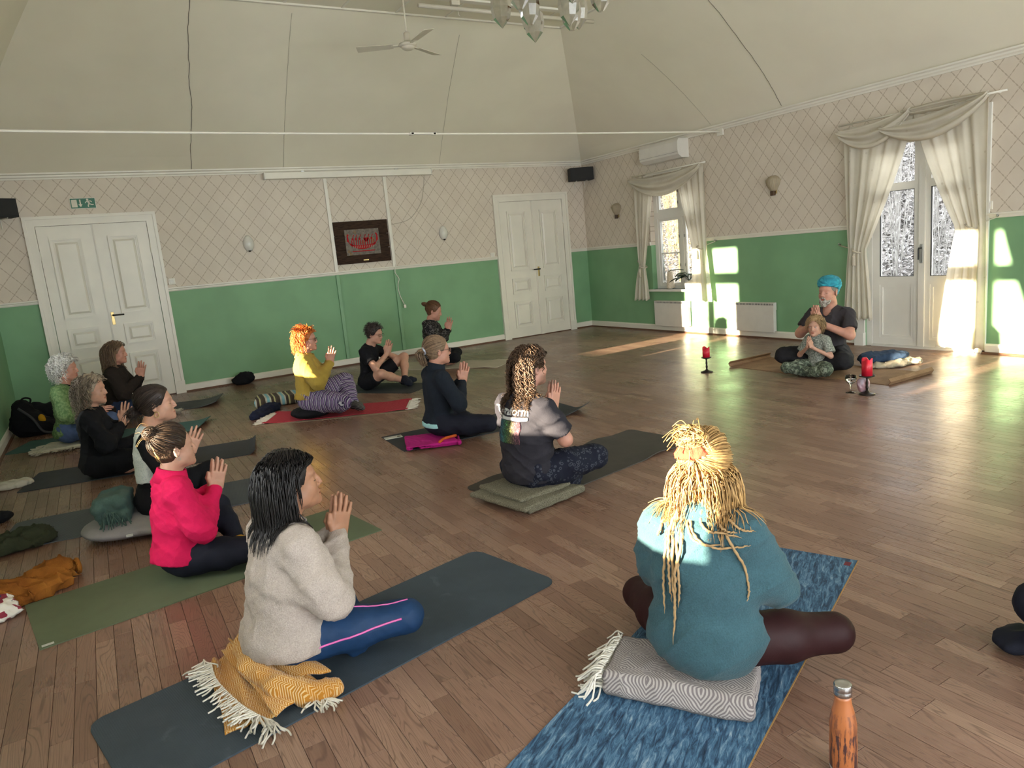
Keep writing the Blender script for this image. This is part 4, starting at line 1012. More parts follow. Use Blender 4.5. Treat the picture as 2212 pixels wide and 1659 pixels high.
def P_mullet():
    F = person('person with a long curly brown mullet in a black printed T-shirt, seated on folded towels', spot(1145, 1066, 0.14, 0.055), math.radians(13), .93, SKIN_R, top=(1142, 746), base=.006, beard=.55, seat=.055, lean=.05, hunch=.2, fat=1.0, head=(.0, -.22, 0), shoulder=.172, bust=0, headpos=(.035, 0, .722),
               knee_r=(.36, -.25, .185), ank_r=(.24, .09, .065), knee_l=(.33, .30, .17), elbow=(.095, .24, .30), wrist=(.235, .013, .44), hbody=.009)
    ts = cloth('faded_black_cotton', (0.022, 0.020, 0.026), .85, .3, var=.25)
    T = top_sdf(F, .022, hem=.045, short=.80, folds=.0060, seed=41, ff=30, sg=.022, k=.06, boxy=True); mk(F, T, .0062, 'tshirt', ts); collar(F, ts, .555, .585, .076, .082, .068, .072, t=.005)
    g = G('navy_print_trousers'); x, y, z = g.coord(); n = g.voronoi(g.vec(x, y, z), 42.0, 'F1'); ring = (n-.33).abs().lt(.09); q = g.noise(scale=18).gt(.45); m2 = g.mix(ring*q*0.8, (0.008, 0.009, 0.018), (0.050, 0.055, 0.070)); g.bump(g.noise(scale=40), .3, .004); tm = g.done(m2, .85, 0, .2)
    mk(F, legs_sdf(F, .018, .008, 42, feet=True), .008, 'trousers', tm)
    r = np.random.default_rng(9); H = hairmat('curly_brown_hair', (0.045, 0.024, 0.014), (0.08, 0.045, 0.026), .35, .5)
    hair_obj([('m', hair_cap(F, .010, low=-.06, fr=.078)), ('s', hair_fall(F, T, 400, .36, 22, r, .0030, 0, -.045, .0125, .040, low=-.06, lvar=.4, stiff=.5, zroot=None)), ('s', hair_fall(F, T, 260, .10, 14, r, .0026, 0, .035, .006, .035, fr=.08, lvar=.5, lift=.5, zroot=.05))], H, F.root)
    # print on the back: white lettering, pale band, coloured panel
    W = plain('white_print', (0.42, 0.42, 0.41), .8)
    def onto(me, y0, z0, off):
        bm = bmesh.new(); bm.from_mesh(me); bmesh.ops.triangulate(bm, faces=bm.faces); bmesh.ops.subdivide_edges(bm, edges=[e for e in bm.edges if e.calc_length() > .012], cuts=2); bm.to_mesh(me); bm.free()
        V = np.empty(len(me.vertices)*3, np.float32); me.vertices.foreach_get('co', V); V = V.reshape(-1, 3); P = back_hit(T, y0-V[:, 0], z0+V[:, 1]); P[:, 0] -= off; me.vertices.foreach_set('co', P.astype(np.float32).ravel()); me.update()
    zs = F.s
    me = text_mesh('Terraform', .066, bold=.002); onto(me, .022, .492+zs, .004); obj('lettering', me, W, F.root)
    def patch(y0, y1, z0, z1, off, nx=24, nz=24):
        u, v = np.meshgrid(np.linspace(0, 1, nx), np.linspace(0, 1, nz), indexing='ij'); Y = y0+(y1-y0)*u; Z = z0+(z1-z0)*v; P = back_hit(T, Y.ravel(), Z.ravel()); P[:, 0] -= off; mb = MB(); mb.slab(P.reshape(nx, nz, 3), .0012)
        return mb
    patch(.150, -.115, .460+zs, .440+zs, .003, 30, 4).build('print_band', W, F.root, True)
    g = G('bright_lightning_print'); x, y, z = g.coord(); wv = g.noise(g.vec(x*.2, y, z*.45), 16, 3, .6, 1.6); ln = ((wv*9).frac()-.5).abs().lt(.07); hue = g.rampc((y*3.3+.5), [(0.0, (0.55, .10, .14)), (.35, (.42, .16, .22)), (.5, (.40, .42, .10)), (.62, (.10, .38, .12)), (.8, (.05, .30, .42)), (1, (.10, .35, .55))])
    c = g.mix(ln, g.scale_color(hue, wv*.16), g.scale_color(hue, wv*0.0+.62)); patch(.120, -.075, .436+zs, .300+zs, .003).build('print_panel', g.done(c, .8), F.root, True)
    MB().tube([F.el[0]+(F.sh[0]-F.el[0])*.28+np.array([.030+.012*math.cos(a), -.028, .012*math.sin(a)]) for a in np.linspace(0, 6.2, 14, endpoint=False)], .0016, 5, closed=True).build('tattoo', LASH, F.body)
    return F
def P_fleece():
    F = person('person with ponytail and glasses in a navy fleece on a magenta cloth', spot(952, 948, 0.13, 0.035), math.radians(-5), .92, SKIN_R, top=(932, 722), base=.006, q=1.15, seat=.035, lean=.06, bust=.8, fat=1.0, head=(.03, -.08, 0), nose=.9, knee_r=(.345, -.28, .12), elbow=(.10, .245, .285), wrist=(.225, .013, .42), brow=BROWL)
    fl_ = cloth('navy_fleece', (0.012, 0.016, 0.024), .95, .5, var=.25); T = top_sdf(F, .020, hem=.128, folds=.0045, seed=51, sg=.016); mk(F, T, .0068, 'fleece', fl_); collar(F, fl_, .54, .615, .083, .088, .068, .072, t=.006)
    MB_ = SDF(); add_torso(MB_, F, .019); MB_.noise.append(clip_below(.088+F.s)); MB_.noise.append(lambda D, X, Y, Z: np.maximum(D, Z-(.135+F.s))); mk(F, MB_, .008, 'shirt_hem', cloth('pale_aqua_jersey', (0.33, 0.62, 0.62), .8))
    mk(F, legs_sdf(F, .010, .005, 52, feet=True), .0105, 'trousers', NAVYL)
    r = np.random.default_rng(10); H = hairmat('ash_brown_hair', (0.15, 0.092, 0.055), (0.24, 0.16, 0.10), .4, .4); tie = (-.112, 0, .018)
    P = []
    for i in range(150):
        a = np.array(tie)+r.normal(0, .009, 3); w = r.normal(0, .018); P.append(catmull([a, a+np.array([-.03-.015*r.random(), w*.6, -.012]), a+np.array([-.028+r.normal(0, .010), w, -.06]), a+np.array([-.005+r.normal(0, .012), w*.8, -.105-.02*r.random()])], 10))
    hair_obj([('m', hair_cap(F, .005)), ('s', hair_pulled(F, tie, 380, r, 9, .0025, .010)), ('s', (F.hp(np.array(P)), np.full((len(P), 10), .003)))], H, F.root)
    MB().tube([F.hp(np.array(tie)+np.array([-.004+.008*math.sin(t*2), .027*math.cos(t), .027*math.sin(t)])) for t in np.linspace(0, 6.283, 20, endpoint=False)], .010, 8, closed=True).build('scrunchie', cloth('pale_lilac_scrunchie', (0.45, 0.47, 0.55), .8, .5), F.root, True)
    glasses(F, plain('dark_spectacle_frame', (0.03, 0.02, 0.02), .3)); return F
def P_wall():
    F = person('person in a dark flecked hooded top and black leggings by the back wall', spot(936, 793, 0.1, 0), math.radians(-33), 1.02, SKIN_R, top=(932, 649), base=.005, q=1.5, seat=.02, lean=.09, bust=.7, fat=.97, head=(.30, -.05, 0), headpos=(.035, 0, .705), knee_r=(.355, -.30, .13), elbow=(.11, .245, .32), wrist=(.22, .013, .445), brow=BROWL)
    g = G('dark_flecked_jersey'); n = g.noise(scale=34, detail=3, dist=1.5).ramp(.50, .62); c = g.mix(n*.8, (0.010, 0.009, 0.010), (0.15, 0.135, 0.125)); g.bump(g.noise(scale=200), .2, .003); m = g.done(c, .9, 0, .2)
    T = top_sdf(F, .024, hem=.10, folds=.008, seed=61, droop=.012); mk(F, T, .009, 'hooded_top', m); cuffs(F, BLACKC, .036, .06); Hh = SDF(); Hh.ell(F.T(-.075, 0, .555), (.05, .10, .045), None, .03); Hh.noise.append(fold(4, .005, 30)); mk(F, Hh, .009, 'hood', m)
    mk(F, legs_sdf(F, .006, .003, 62), .010, 'leggings', BLACKC); r = np.random.default_rng(12); H = hairmat('brown_bun_hair', (0.12, 0.055, 0.026), None, .4, .4)
    hair_obj([('m', hair_cap(F, .004)), ('s', hair_pulled(F, (-.105, 0, .062), 220, r, 10, .003, .008)), ('s', hair_ball(F, (-.135, 0, .068), .034, 50, r, 12, .004, (1.3, 1, .8)))], H, F.root); return F
def P_man():
    F = person('person in a black T-shirt, black shorts and dark socks with short dark hair and glasses', spot(800, 844, 0.12, 0), math.radians(-40), .92, SKIN_L, top=(803, 697), base=.005, q=1.35, seat=0.0, torso=.95, lean=.13, hunch=.3, fat=.95, bust=0, head=(.16, -.22, 0), headpos=(.03, 0, .705), shoulder=.172, neck=1.1, hbody=.009,
               knee_r=(.265, -.235, .215), ank_r=(.44, .03, .075), toe_r=(.54, .17, .05), knee_l=(.40, .27, .335), ank_l=(.475, -.02, .085), toe_l=(.58, -.13, .05), elbow=(.16, .215, .30), wrist=(.235, .013, .445), elbow_l=(.25, .28, .34))
    T = top_sdf(F, .018, hem=.06, short=.62, folds=.006, seed=71, sg=.014); mk(F, T, .008, 'tshirt', BLACKC)
    S_ = SDF(); S_.ell(F.pel, (.132, .178, .105), None, .04)
    for i in (0, 1): S_.cone(F.hip[i], F.hip[i]+(F.kn[i]-F.hip[i])*.72, .100, .086, .03, flat=True)
    S_.noise.append(fold(72, .004, 26)); S_.noise.append(lambda D, X, Y, Z: np.maximum(D, .004-Z)); mk(F, S_, .008, 'shorts', BLACKC)
    for i in (0, 1):
        Sk = SDF(); add_foot(Sk, F, i, .006); d = F.an[i]+(F.kn[i]-F.an[i])*.12; Sk.cone(F.an[i], d, .042, .043, .02, flat=True); mk(F, Sk, .007, 'sock', cloth('dark_sock', (0.012, 0.014, 0.022), .95, .4))
    r = np.random.default_rng(13); H = hairmat('short_dark_hair', (0.020, 0.014, 0.011), (0.04, 0.03, 0.026), .4, .5)
    hair_obj([('m', hair_cap(F, .010, low=-.045, fr=.080, noise=.003)), ('s', hair_fall(F, SDF().ell((0, 0, -5), .01), 380, .034, 6, r, .0026, 0, .09, .001, .05, fr=.085, lvar=.4, lift=.35, stiff=.8))], H, F.root)
    glasses(F, plain('black_spectacle_frame', (0.015, 0.015, 0.018), .3)); return F
def P_yellow():
    F = person('person with a copper-red bob and glasses in a mustard cardigan and striped baggy trousers', spot(676, 900, 0.13, 0.03), math.radians(-20), .925, SKIN_R, top=(652, 705), base=.008, q=1.3, seat=.085, lean=.03, bust=1.15, fat=1.12, belly=.02, armfat=1.1, head=(-.0, -.12, 0), nose=.8,
               knee_r=(.33, -.25, .155), ank_r=(.20, .06, .07), toe_r=(.10, .18, .05), knee_l=(.36, .20, .30), ank_l=(.42, .0, .085), toe_l=(.52, -.13, .05), elbow=(.115, .25, .30), wrist=(.235, .013, .455), legfat=1.12, brow=BROWL)
    ye = cloth('mustard_knit', (0.37, 0.255, 0.050), .95, .6, 150, .16, .3); T = top_sdf(F, .024, hem=.125, folds=.005, seed=81, sg=.02, droop=.012); mk(F, T, .0072, 'cardigan', ye); collar(F, ye, .525, .585, .095, .10, .078, .084, t=.010); cuffs(F, ye, .042, .045)
    rb = MB(); th = np.linspace(0, 6.283, 72, endpoint=False)
    for i, t in enumerate(th):
        p = []
        for z in (.128, .15, .175):
            d = np.array([math.cos(t), math.sin(t), 0]); q = np.array([0.01, 0, z+F.s])+d*.35
            for _ in range(16): q = q-d*np.clip(T.pts(q[None]+np.array([0, 0, .012]))[0], -.05, .05)*.85
            p.append(q+d*.004)
        rb.tube(p, .0055, 5)
    rb.build('ribbed_hem', ye, F.root, True)
    wb_ = SDF(); add_torso(wb_, F, .016); wb_.noise.append(clip_below(.085+F.s)); wb_.noise.append(lambda D, X, Y, Z: np.maximum(D, Z-(.15+F.s))); mk(F, wb_, .009, 'waistband', BLACKC)
    L = legs_sdf(F, .024, .006, 82, shin=.9, gw=.004); o = mk(F, L, .0075, 'trousers', None); along_attr(o.data, F)
    g = G('purple_striped_cotton'); a = g.attr('along'); n = g.noise(scale=9)*.006; f = ((a+n)/.046).frac()
    c = g.rampc(f, [(0.0, (0.40, .38, .42)), (.16, (.03, .022, .06)), (.34, (.19, .12, .24)), (.5, (.035, .025, .07)), (.62, (.42, .40, .44)), (.72, (.16, .10, .22)), (.88, (.028, .02, .05))])
    for nd in g.nt.nodes:
        if nd.type == 'VALTORGB': nd.color_ramp.interpolation = 'CONSTANT'
    g.bump(g.noise(scale=50), .3, .004); o.data.materials.append(g.done(c, .9, 0, .2))
    g = G('striped_sock'); x, y, z = g.coord(); f = ((x*.6+y*.5+z)/.016).frac().lt(.35); sk = g.done(g.mix(f, (0.02, 0.02, 0.022), (.20, .19, .17)), .95)
    for i in (0, 1): Sk = SDF(); add_foot(Sk, F, i, .007); d = F.an[i]+(F.kn[i]-F.an[i])*.16; Sk.cone(F.an[i], d, .044, .046, .02); mk(F, Sk, .0075, 'sock', sk)
    r = np.random.default_rng(14); H = hairmat('copper_red_hair', (0.40, 0.095, 0.018), (0.60, 0.17, 0.035), .38, .45)
    hair_obj([('m', hair_cap(F, .012, low=-.07, fr=.082, noise=.003)), ('s', hair_fall(F, T, 330, .17, 15, r, .0030, .02, .022, .006, .06, lvar=.3, stiff=.55, lift=.3, fr=.08)), ('s', hair_fall(F, T, 90, .075, 9, r, .0028, .02, .095, .002, .05, lvar=.3, fr=.09, zroot=.10, stiff=.8))], H, F.root)
    glasses(F, plain('brown_spectacle_frame', (0.06, 0.03, 0.02), .3)); return F
def P_vest():
    F = person('person with a low dark bun and gold earrings in a pale blue vest', spot(344, 1128, 0.13, 0.05), math.radians(-9), .90, SKIN_L, top=(318, 828), base=.006, q=1.05, seat=.06, lean=.10, bust=.75, fat=.95, head=(-.06, -.02, 0), shoulder=.150, headpos=(.05, 0, .715),
               knee_l=(.33, .27, .22), ank_l=(.32, .0, .075), toe_l=(.38, -.17, .05), knee_r=(.36, -.26, .125), elbow=(.10, .22, .27), wrist=(.225, .013, .375), fdir=(.45, 0, .89))
    T0 = top_sdf(F, .010, hem=.10, folds=.003, seed=91, sg=.006); mk(F, T0, .008, 'black_top', BLACKC)
    V_ = SDF(); add_torso(V_, F, .019); V_.noise.append(clip_below(.25+F.s, .004)); V_.noise.append(fold(92, .004, 26))
    V_.noise.append(lambda D, X, Y, Z: np.maximum(D, .012-np.sqrt(np.maximum(((Y)/.075)**2+((Z-(.47+F.s))/.10)**2, 1e-6))*.10+.088+np.where(X > -.02, -1.0, 0)))
    g = G('pale_blue_lace'); n = g.voronoi(scale=90); c = g.mix(n.ramp(.1, .6), (.50, .58, .62), (.66, .71, .73)); g.bump(n, .5, .004); mk(F, V_, .0068, 'lace_vest', g.done(c, .9))
    mk(F, legs_sdf(F, .008, .004, 93), .0105, 'trousers', BLACKC); r = np.random.default_rng(15); H = hairmat('near_black_brown_hair', (0.018, 0.012, 0.010), (0.03, 0.02, 0.016), .35, .45); tie = (-.108, 0, -.018)
    P = []
    for i in range(70):
        a = np.array(tie)+np.array([-.03, 0, 0])+r.normal(0, .018, 3); d = r.normal(size=3)*np.array([.5, 1, .6])+np.array([-.6, 0, -.5]); d = _nrm(d); P.append(catmull([a, a+d*.03, a+d*.05+np.array([.0, 0, -.03*r.random()])], 7))
    hair_obj([('m', hair_cap(F, .006, fr=.080)), ('s', hair_pulled(F, tie, 420, r, 9, .0024, .012, fr=.082)), ('s', hair_ball(F, (-.145, 0, -.022), .036, 80, r, 12, .0032, (1, 1.2, 1))), ('s', (F.hp(np.array(P)), np.full((len(P), 7), .0016)))], H, F.root)
    for s in (-1, 1): MB().tube([F.hp((-.002+.013*math.cos(a), s*.085, -.048+.017*math.sin(a))) for a in np.linspace(0, 6.283, 16, endpoint=False)], .0028, 6, closed=True).build('earring', BRASS, F.root, True)
    return F
def P_black():
    F = person('person all in black with wavy greying brown hair on a charcoal mat', spot(222, 1036, 0.14, 0), math.radians(-8), .92, SKIN_L, top=(193, 807), base=.006, q=1.3, seat=.0, lean=.05, bust=.95, fat=1.06, head=(.03, -.25, 0), knee_r=(.35, -.26, .16), knee_l=(.33, .28, .20), elbow=(.105, .245, .29), wrist=(.22, .013, .415))
    T = top_sdf(F, .022, hem=.06, folds=.007, seed=101, sg=.016, sleeve=.80); mk(F, T, .008, 'top', BLACKC); mk(F, legs_sdf(F, .014, .005, 102), .010, 'trousers', BLACKC)
    r = np.random.default_rng(16); H = hairmat('greying_brown_hair', (0.115, 0.075, 0.045), (0.24, 0.19, 0.14), .4, .6)
    hair_obj([('m', hair_cap(F, .012, low=-.08)), ('s', hair_fall(F, T, 320, .25, 15, r, .0029, .0, .030, .009, .06, lvar=.3, stiff=.55, lift=.25))], H, F.root); return F
def P_brown():
    F = person('person with long light brown hair in a dark brown sweater and jeans before the door', spot(264, 906, 0.12, 0.02), math.radians(-15), .985, SKIN_R, top=(243, 735), base=.02, q=1.45, seat=.0, lean=.07, bust=.9, fat=1.08, head=(.06, -.08, 0), knee_l=(.34, .28, .2), knee_r=(.36, -.26, .13), elbow=(.11, .255, .29), wrist=(.235, .013, .43))
    T = top_sdf(F, .024, hem=.07, folds=.007, seed=111, sg=.02); mk(F, T, .009, 'sweater', cloth('dark_brown_wool', (0.022, 0.016, 0.013), .95, .5)); mk(F, legs_sdf(F, .012, .004, 112), .010, 'jeans', cloth('dark_denim', (0.018, 0.030, 0.065), .85, .4))
    r = np.random.default_rng(17); H = hairmat('light_brown_hair', (0.13, 0.078, 0.043), (0.2, 0.13, 0.08), .4, .4)
    hair_obj([('m', hair_cap(F, .008, low=-.09)), ('s', hair_fall(F, T, 280, .33, 16, r, .0028, .0, .022, .003, .10, lvar=.25, stiff=.45))], H, F.root); return F
def P_green():
    F = person('person with short silver curls in a green felt hooded cardigan and blue jeans', spot(156, 958, 0.13, 0.03), math.radians(-14), .95, SKIN_R, top=(135, 767), base=.006, q=1.45, seat=.03, lean=.09, bust=.85, fat=1.02, head=(.03, -.10, 0), knee_r=(.34, -.24, .17), knee_l=(.32, .28, .15), elbow_r=(.06, -.24, .28), wrist_r=(.235, -.04, .27), elbow_l=(.06, .24, .28), wrist_l=(.235, .04, .27), handsep=1, handn=(0, .6, .8), fdir=(.9, 0, .1))
    g = G('mottled_green_felt'); n = g.noise(scale=46, detail=4).ramp(.35, .65); c = g.mix(n, (0.080, 0.145, 0.055), (0.17, 0.245, 0.105)); g.bump(n, .4, .004); m = g.done(c, .95, 0, .1)
    g = G('yellow_green_felt'); n = g.noise(scale=30, detail=4).ramp(.35, .65); m2 = g.done(g.mix(n, (0.24, 0.27, 0.03), (0.36, 0.36, 0.06)), .95, 0, .1)
    T0 = top_sdf(F, .008, hem=.1, folds=.003, seed=121, sg=.004, short=.5); mk(F, T0, .009, 'black_top', BLACKC)
    T = top_sdf(F, .022, hem=.055, folds=.006, seed=122, sg=.020, droop=.01)
    T.noise.append(lambda D, X, Y, Z: np.maximum(D, np.where((X > .03) & (Z > .15+F.s), .045*(Z-F.s-.15)/.45+.012-np.abs(Y), -1)))
    mk(F, T, .0085, 'cardigan', m)
    Hh = SDF(); Hh.ell(F.T(-.085, 0, .50), (.040, .115, .090), eul(-.5, 0, 0), .03); Hh.cone(F.T(-.07, .10, .55), F.T(.06, .085, .43), .028, .020, .03); Hh.cone(F.T(-.07, -.10, .55), F.T(.06, -.085, .43), .028, .020, .03); Hh.noise.append(fold(5, .004, 30)); mk(F, Hh, .008, 'hood', m)
    for s in (-1, 1):
        P = []
        for z in np.linspace(.20, .53, 12):
            for yy in (.0,): 
                d = np.array([-1.0, 0, 0]); q = F.T(.35, s*(.02+.09*(z-.2)/.33), z)
                for _ in range(18): q = q+d*np.clip(T.pts(q[None])[0], -.05, .05)*.85
                P.append(q)
        MB().tube(P, .014, 6).build('lapel', m2, F.root, True)
    mk(F, legs_sdf(F, .012, .004, 123), .010, 'jeans', cloth('mid_blue_denim', (0.075, 0.11, 0.22), .85, .4)); r = np.random.default_rng(18); H = hairmat('silver_hair', (0.42, 0.40, 0.36), (0.60, 0.58, 0.53), .45, .4)
    hair_obj([('m', hair_cap(F, .016, low=-.06, fr=.085, noise=.004)), ('s', hair_fall(F, T, 300, .15, 16, r, .0032, .0, .045, .010, .04, lvar=.45, stiff=.7, lift=.7, fr=.085))], H, F.root); return F
def P_leader():
    F = person('person with a grey beard and a turquoise turban in a charcoal T-shirt, hands in prayer', (-1.38, -5.85), math.radians(186), 1.02, SKIN_R, top=(1787, 599), base=.006, q=1.25, seat=.03, lean=.04, fat=1.04, bust=0, shoulder=.180, neck=1.15, head=(-.04, -.02, 0), hbody=.009, armfat=1.08, ears=True, brow=BROWL, elbow=(.115, .255, .32), wrist=(.225, .016, .445), fan=(.16, .05, -.09, -.24), knee_l=(.30, .29, .13), knee_r=(.34, -.30, .16))
    ch = cloth('charcoal_cotton', (0.038, 0.033, 0.036), .85, .25); T = top_sdf(F, .016, hem=.06, short=.72, folds=.0045, seed=131, sg=.014)
    T.noise.append(lambda D, X, Y, Z: np.maximum(D, np.where((X > .02), .062-np.sqrt(Y**2*1.3+((Z-F.s)-.575)**2*.55), -1)))
    mk(F, T, .007, 'tshirt', ch); mk(F, legs_sdf(F, .020, .006, 132), .0105, 'trousers', cloth('washed_black_trousers', (0.016, 0.015, 0.017), .9, .4, var=.4))
    zs = F.s; Wp = plain('pale_grey_print', (0.25, 0.25, 0.24), .8)
    for s, (yy, zz, txt) in enumerate([(.05, .105, 'LACE')]):
        me = text_mesh(txt, .022); V = np.empty(len(me.vertices)*3, np.float32); me.vertices.foreach_get('co', V); V = V.reshape(-1, 3); P = np.stack([np.full(len(V), .5), yy+V[:, 0], zz+zs+V[:, 1]], -1)
        for _ in range(60): P[:, 0] -= np.clip(T.pts(P), -.01, .05)*.9
        P[:, 0] += .003; me.vertices.foreach_set('co', P.astype(np.float32).ravel()); me.update(); obj('lettering', me, Wp, F.root)
    B = SDF(); hp = F.hp; R = F.Hd.T
    B.ell(hp((.066, 0, -.085)), (.036, .044, .036), R, .02); B.ell(hp((.075, 0, -.112)), (.024, .026, .026), R, .02)
    for s in (-1, 1): B.cone(hp((.03, s*.056, -.045)), hp((.058, s*.036, -.085)), .012, .018, .02); B.cone(hp((.095, s*.022, -.056)), hp((.099, 0, -.047)), .005, .0065, .008); B.cone(hp((.095, s*.023, -.056)), hp((.088, s*.024, -.085)), .006, .008, .012)
    B.ell(hp((.099, 0, -.0615)), (.014, .018, .0075), R, .006, 's'); B.noise.append(fold(6, .0022, 190)); g = G('grey_beard_hair'); n = g.noise(scale=90, detail=3).ramp(.35, .65); mk(F, B, .0034, 'beard', g.done(g.mix(n, (0.13, 0.10, 0.08), (0.42, 0.38, 0.33)), .7))
    hair_obj([('m', hair_cap(F, .002, low=-.045, fr=.06))], hairmat('grey_hair', (.2, .17, .15)), F.root)
    Tb = SDF(); Tb.ell(hp((-.016, 0, .098)), (.114, .102, .070), R, .03); Tb.ell(hp((-.030, 0, .062)), (.108, .096, .050), R, .03); Tb.ell(hp((-.088, 0, .015)), (.036, .056, .055), R, .03)
    def wraps(D, X, Y, Z):
        P = np.stack(np.broadcast_arrays(X, Y, Z), -1); L = (P-F.Ho)@F.Hd; a = L[..., 2]*1.0+L[..., 0]*.38+.25*L[..., 1]; D = D+.0035*np.sin(a*210+np.sin(L[..., 1]*30)*1.2).astype(np.float32)
        return np.maximum(D, (.047+L[..., 0]*.22-L[..., 2])*np.where(L[..., 0] > -.03, 1, -1)-np.where(L[..., 0] > -.03, 0, .5))
    Tb.noise.append(wraps); g = G('turquoise_turban_cloth'); n = g.noise(scale=22, detail=4, dist=.8).ramp(.35, .65); mk(F, Tb, .0045, 'turban', g.done(g.mix(n, (0.012, 0.17, 0.24), (0.03, 0.33, 0.42)), .85))
    MB().tube(catmull([F.T(-.03, -.075, .575), F.T(.05, -.06, .535), F.T(.095, 0, .46), F.T(.05, .06, .535), F.T(-.03, .075, .575)], 20), .0028, 6).build('necklace_cord', LASH, F.root); return F
def P_child():
    F = person('child with tousled fair hair in a patterned grey-green T-shirt and camouflage trousers', (-1.70, -5.93), math.radians(190), .65, SKIN_L, top=(1762, 680), base=.006, seat=.02, lean=.05, fat=.90, bust=0, shoulder=.135, neck=.85, hscale=1.23, headpos=(.03, 0, .70), head=(.02, .12, 0), brow=BROWL, eyes_open=True, nose=.5, hbody=.012, armfat=.85, handscale=1.0,
               elbow=(.07, .24, .27), wrist=(.225, .03, .42), handsep=1, handn=(.25, .95, .1), fan=(.22, .07, -.08, -.22), legfat=.9, knee_r=(.33, -.32, .13), knee_l=(.33, .30, .13))
    g = G('grey_green_swirl_print'); n = g.noise(scale=13, detail=1.5, dist=2.0); f = ((n*6).frac()-.5).abs().ramp(.12, .22); T = top_sdf(F, .022, hem=.08, short=.78, folds=.005, seed=141, sg=.022); mk(F, T, .010, 'tshirt', g.done(g.mix(f, (0.36, 0.37, 0.32), (0.12, 0.13, 0.11)), .9))
    g = G('camouflage_cotton'); n = g.noise(scale=16, detail=1.5); c = g.rampc(n, [(0, (.035, .045, .03)), (.42, (.12, .15, .10)), (.5, (.055, .065, .045)), (.58, (.20, .23, .17))])
    for nd in g.nt.nodes:
        if nd.type == 'VALTORGB': nd.color_ramp.interpolation = 'CONSTANT'
    mk(F, legs_sdf(F, .028, .008, 142), .011, 'trousers', g.done(c, .9)); r = np.random.default_rng(19); H = hairmat('fair_child_hair', (0.25, 0.15, 0.07), (0.36, 0.24, 0.12), .45, .45)
    hair_obj([('m', hair_cap(F, .010, low=-.05, fr=.078, noise=.003)), ('s', hair_fall(F, SDF().ell((0, 0, -5), .01), 420, .105, 10, r, .0026, .02, .088, .0015, .08, fr=.084, lvar=.35, stiff=.6, lift=.0))], H, F.root); return F
def P_right():
    p = fl(2235, 1395); a = math.radians(24); kx, ky = .30, .36
    F = person('person in black leggings at the open side of the circle, knee resting on the floor', (p[0]-math.cos(a)*kx+math.sin(a)*ky+.02, p[1]-math.sin(a)*kx-math.cos(a)*ky+.0), a, 1.0, SKIN_L, base=.0, q=1.3, seat=.05, bust=.7, knee_l=(.30, .36, .145), ank_l=(.24, -.02, .06), toe_l=(.18, -.17, .045))
    T = top_sdf(F, .02, hem=.08, seed=151); mk(F, T, .010, 'top', BLACKC); mk(F, legs_sdf(F, .010, .004, 152), .009, 'leggings', NAVYL); r = np.random.default_rng(20)
    Ck = SDF(); Ck.ell((.245, .40, .035), (.10, .075, .030), eul(0, .5, 0), .02); Ck.noise.append(fold(8, .006, 40)); mk(F, Ck, .008, 'trouser_hem', NAVYL)
    hair_obj([('m', hair_cap(F, .008)), ('s', hair_fall(F, T, 160, .25, 16, r, .003))], hairmat('mid_brown_hair', (.1, .06, .035)), F.root); return F
FIGS = {}
for fn in (P_green, P_brown, P_black, P_vest, P_pink, P_beige, P_yellow, P_man, P_wall, P_fleece, P_mullet, P_blonde, P_leader, P_child, P_right): FIGS[fn.__name__] = fn()
# ------------------------------------------------------------------ mats, blankets and belongings on the floor
def rubber(name, c, rib=0.0, var=.1, dirt=0.0, rough=.75):
    g = G(name); x, y, z = g.coord(); n = g.noise(scale=6, detail=6, rough=.65).ramp(.3, .7); f = g.noise(scale=330, detail=1)
    col = g.mix(n, tuple(v*(1-var) for v in c), tuple(v*(1+var) for v in c))
    if dirt: col = g.mix(g.noise(scale=9, detail=5, dist=.8).ramp(.62, .78)*dirt, col, tuple(min(1, v*1.7+.03) for v in c))
    h = f*.5
    if rib: h = h+(x*rib).sin()*.5*((y*rib).sin()*.3+.7)
    g.bump(h, .35, .002); return g.done(col, rough, 0, .3)
def yoga_mat(label, N, Fm, w, mat, rc=.0, t=.006, curl_far=None, curl_near=None, wave=0.0, seed=0, name='yoga_mat', group='yoga mats around the floor', nu=60, nv=13, z=0.0, cat='yoga mat', corner=None):
    N, Fm = np.asarray(N[:2], float), np.asarray(Fm[:2], float); d = Fm-N; L = np.linalg.norm(d); yaw = math.atan2(d[1], d[0]); r = np.random.default_rng(seed)
    root = empty(name, (N[0], N[1], z), yaw, label, cat, group)
    s = np.linspace(0, L, nu)
    if rc > 0: s = np.unique(np.concatenate([s, np.linspace(0, rc, 8), L-np.linspace(0, rc, 8)]))
    v = np.linspace(-1, 1, nv); P = np.zeros((len(s), nv, 3))
    for i, a in enumerate(s):
        hw = w/2; e = min(a, L-a)
        if rc > 0 and e < rc: hw -= rc-math.sqrt(max(0, rc*rc-(rc-e)**2))
        x, zz = a, 0.0
        if curl_far:
            cl, ang = curl_far
            if a > L-cl: th = (a-(L-cl))/cl*ang; R = cl/ang; x = L-cl+R*math.sin(th); zz = R*(1-math.cos(th))
        if curl_near:
            cl, ang = curl_near
            if a < cl: th = (cl-a)/cl*ang; R = cl/ang; x = cl-R*math.sin(th); zz = R*(1-math.cos(th))
        for j, b in enumerate(v):
            wv = wave*max(0, math.sin(a*9+seed)*math.sin(a*4.1+seed))*abs(b)**3
            cz = 0.0
            if corner:                                  # one lifted corner: (end, side, height)
                e2 = (L-a if corner[0] == 'far' else a)/.35; s2 = (1-b*corner[1])/.9; cz = corner[2]*max(0, 1-e2-s2)**1.6
            P[i, j] = (x, b*hw, zz+t+wv+cz)
    mb = MB(); mb.slab(P, t); mb.build('mat_sheet', mat, root, False); return root
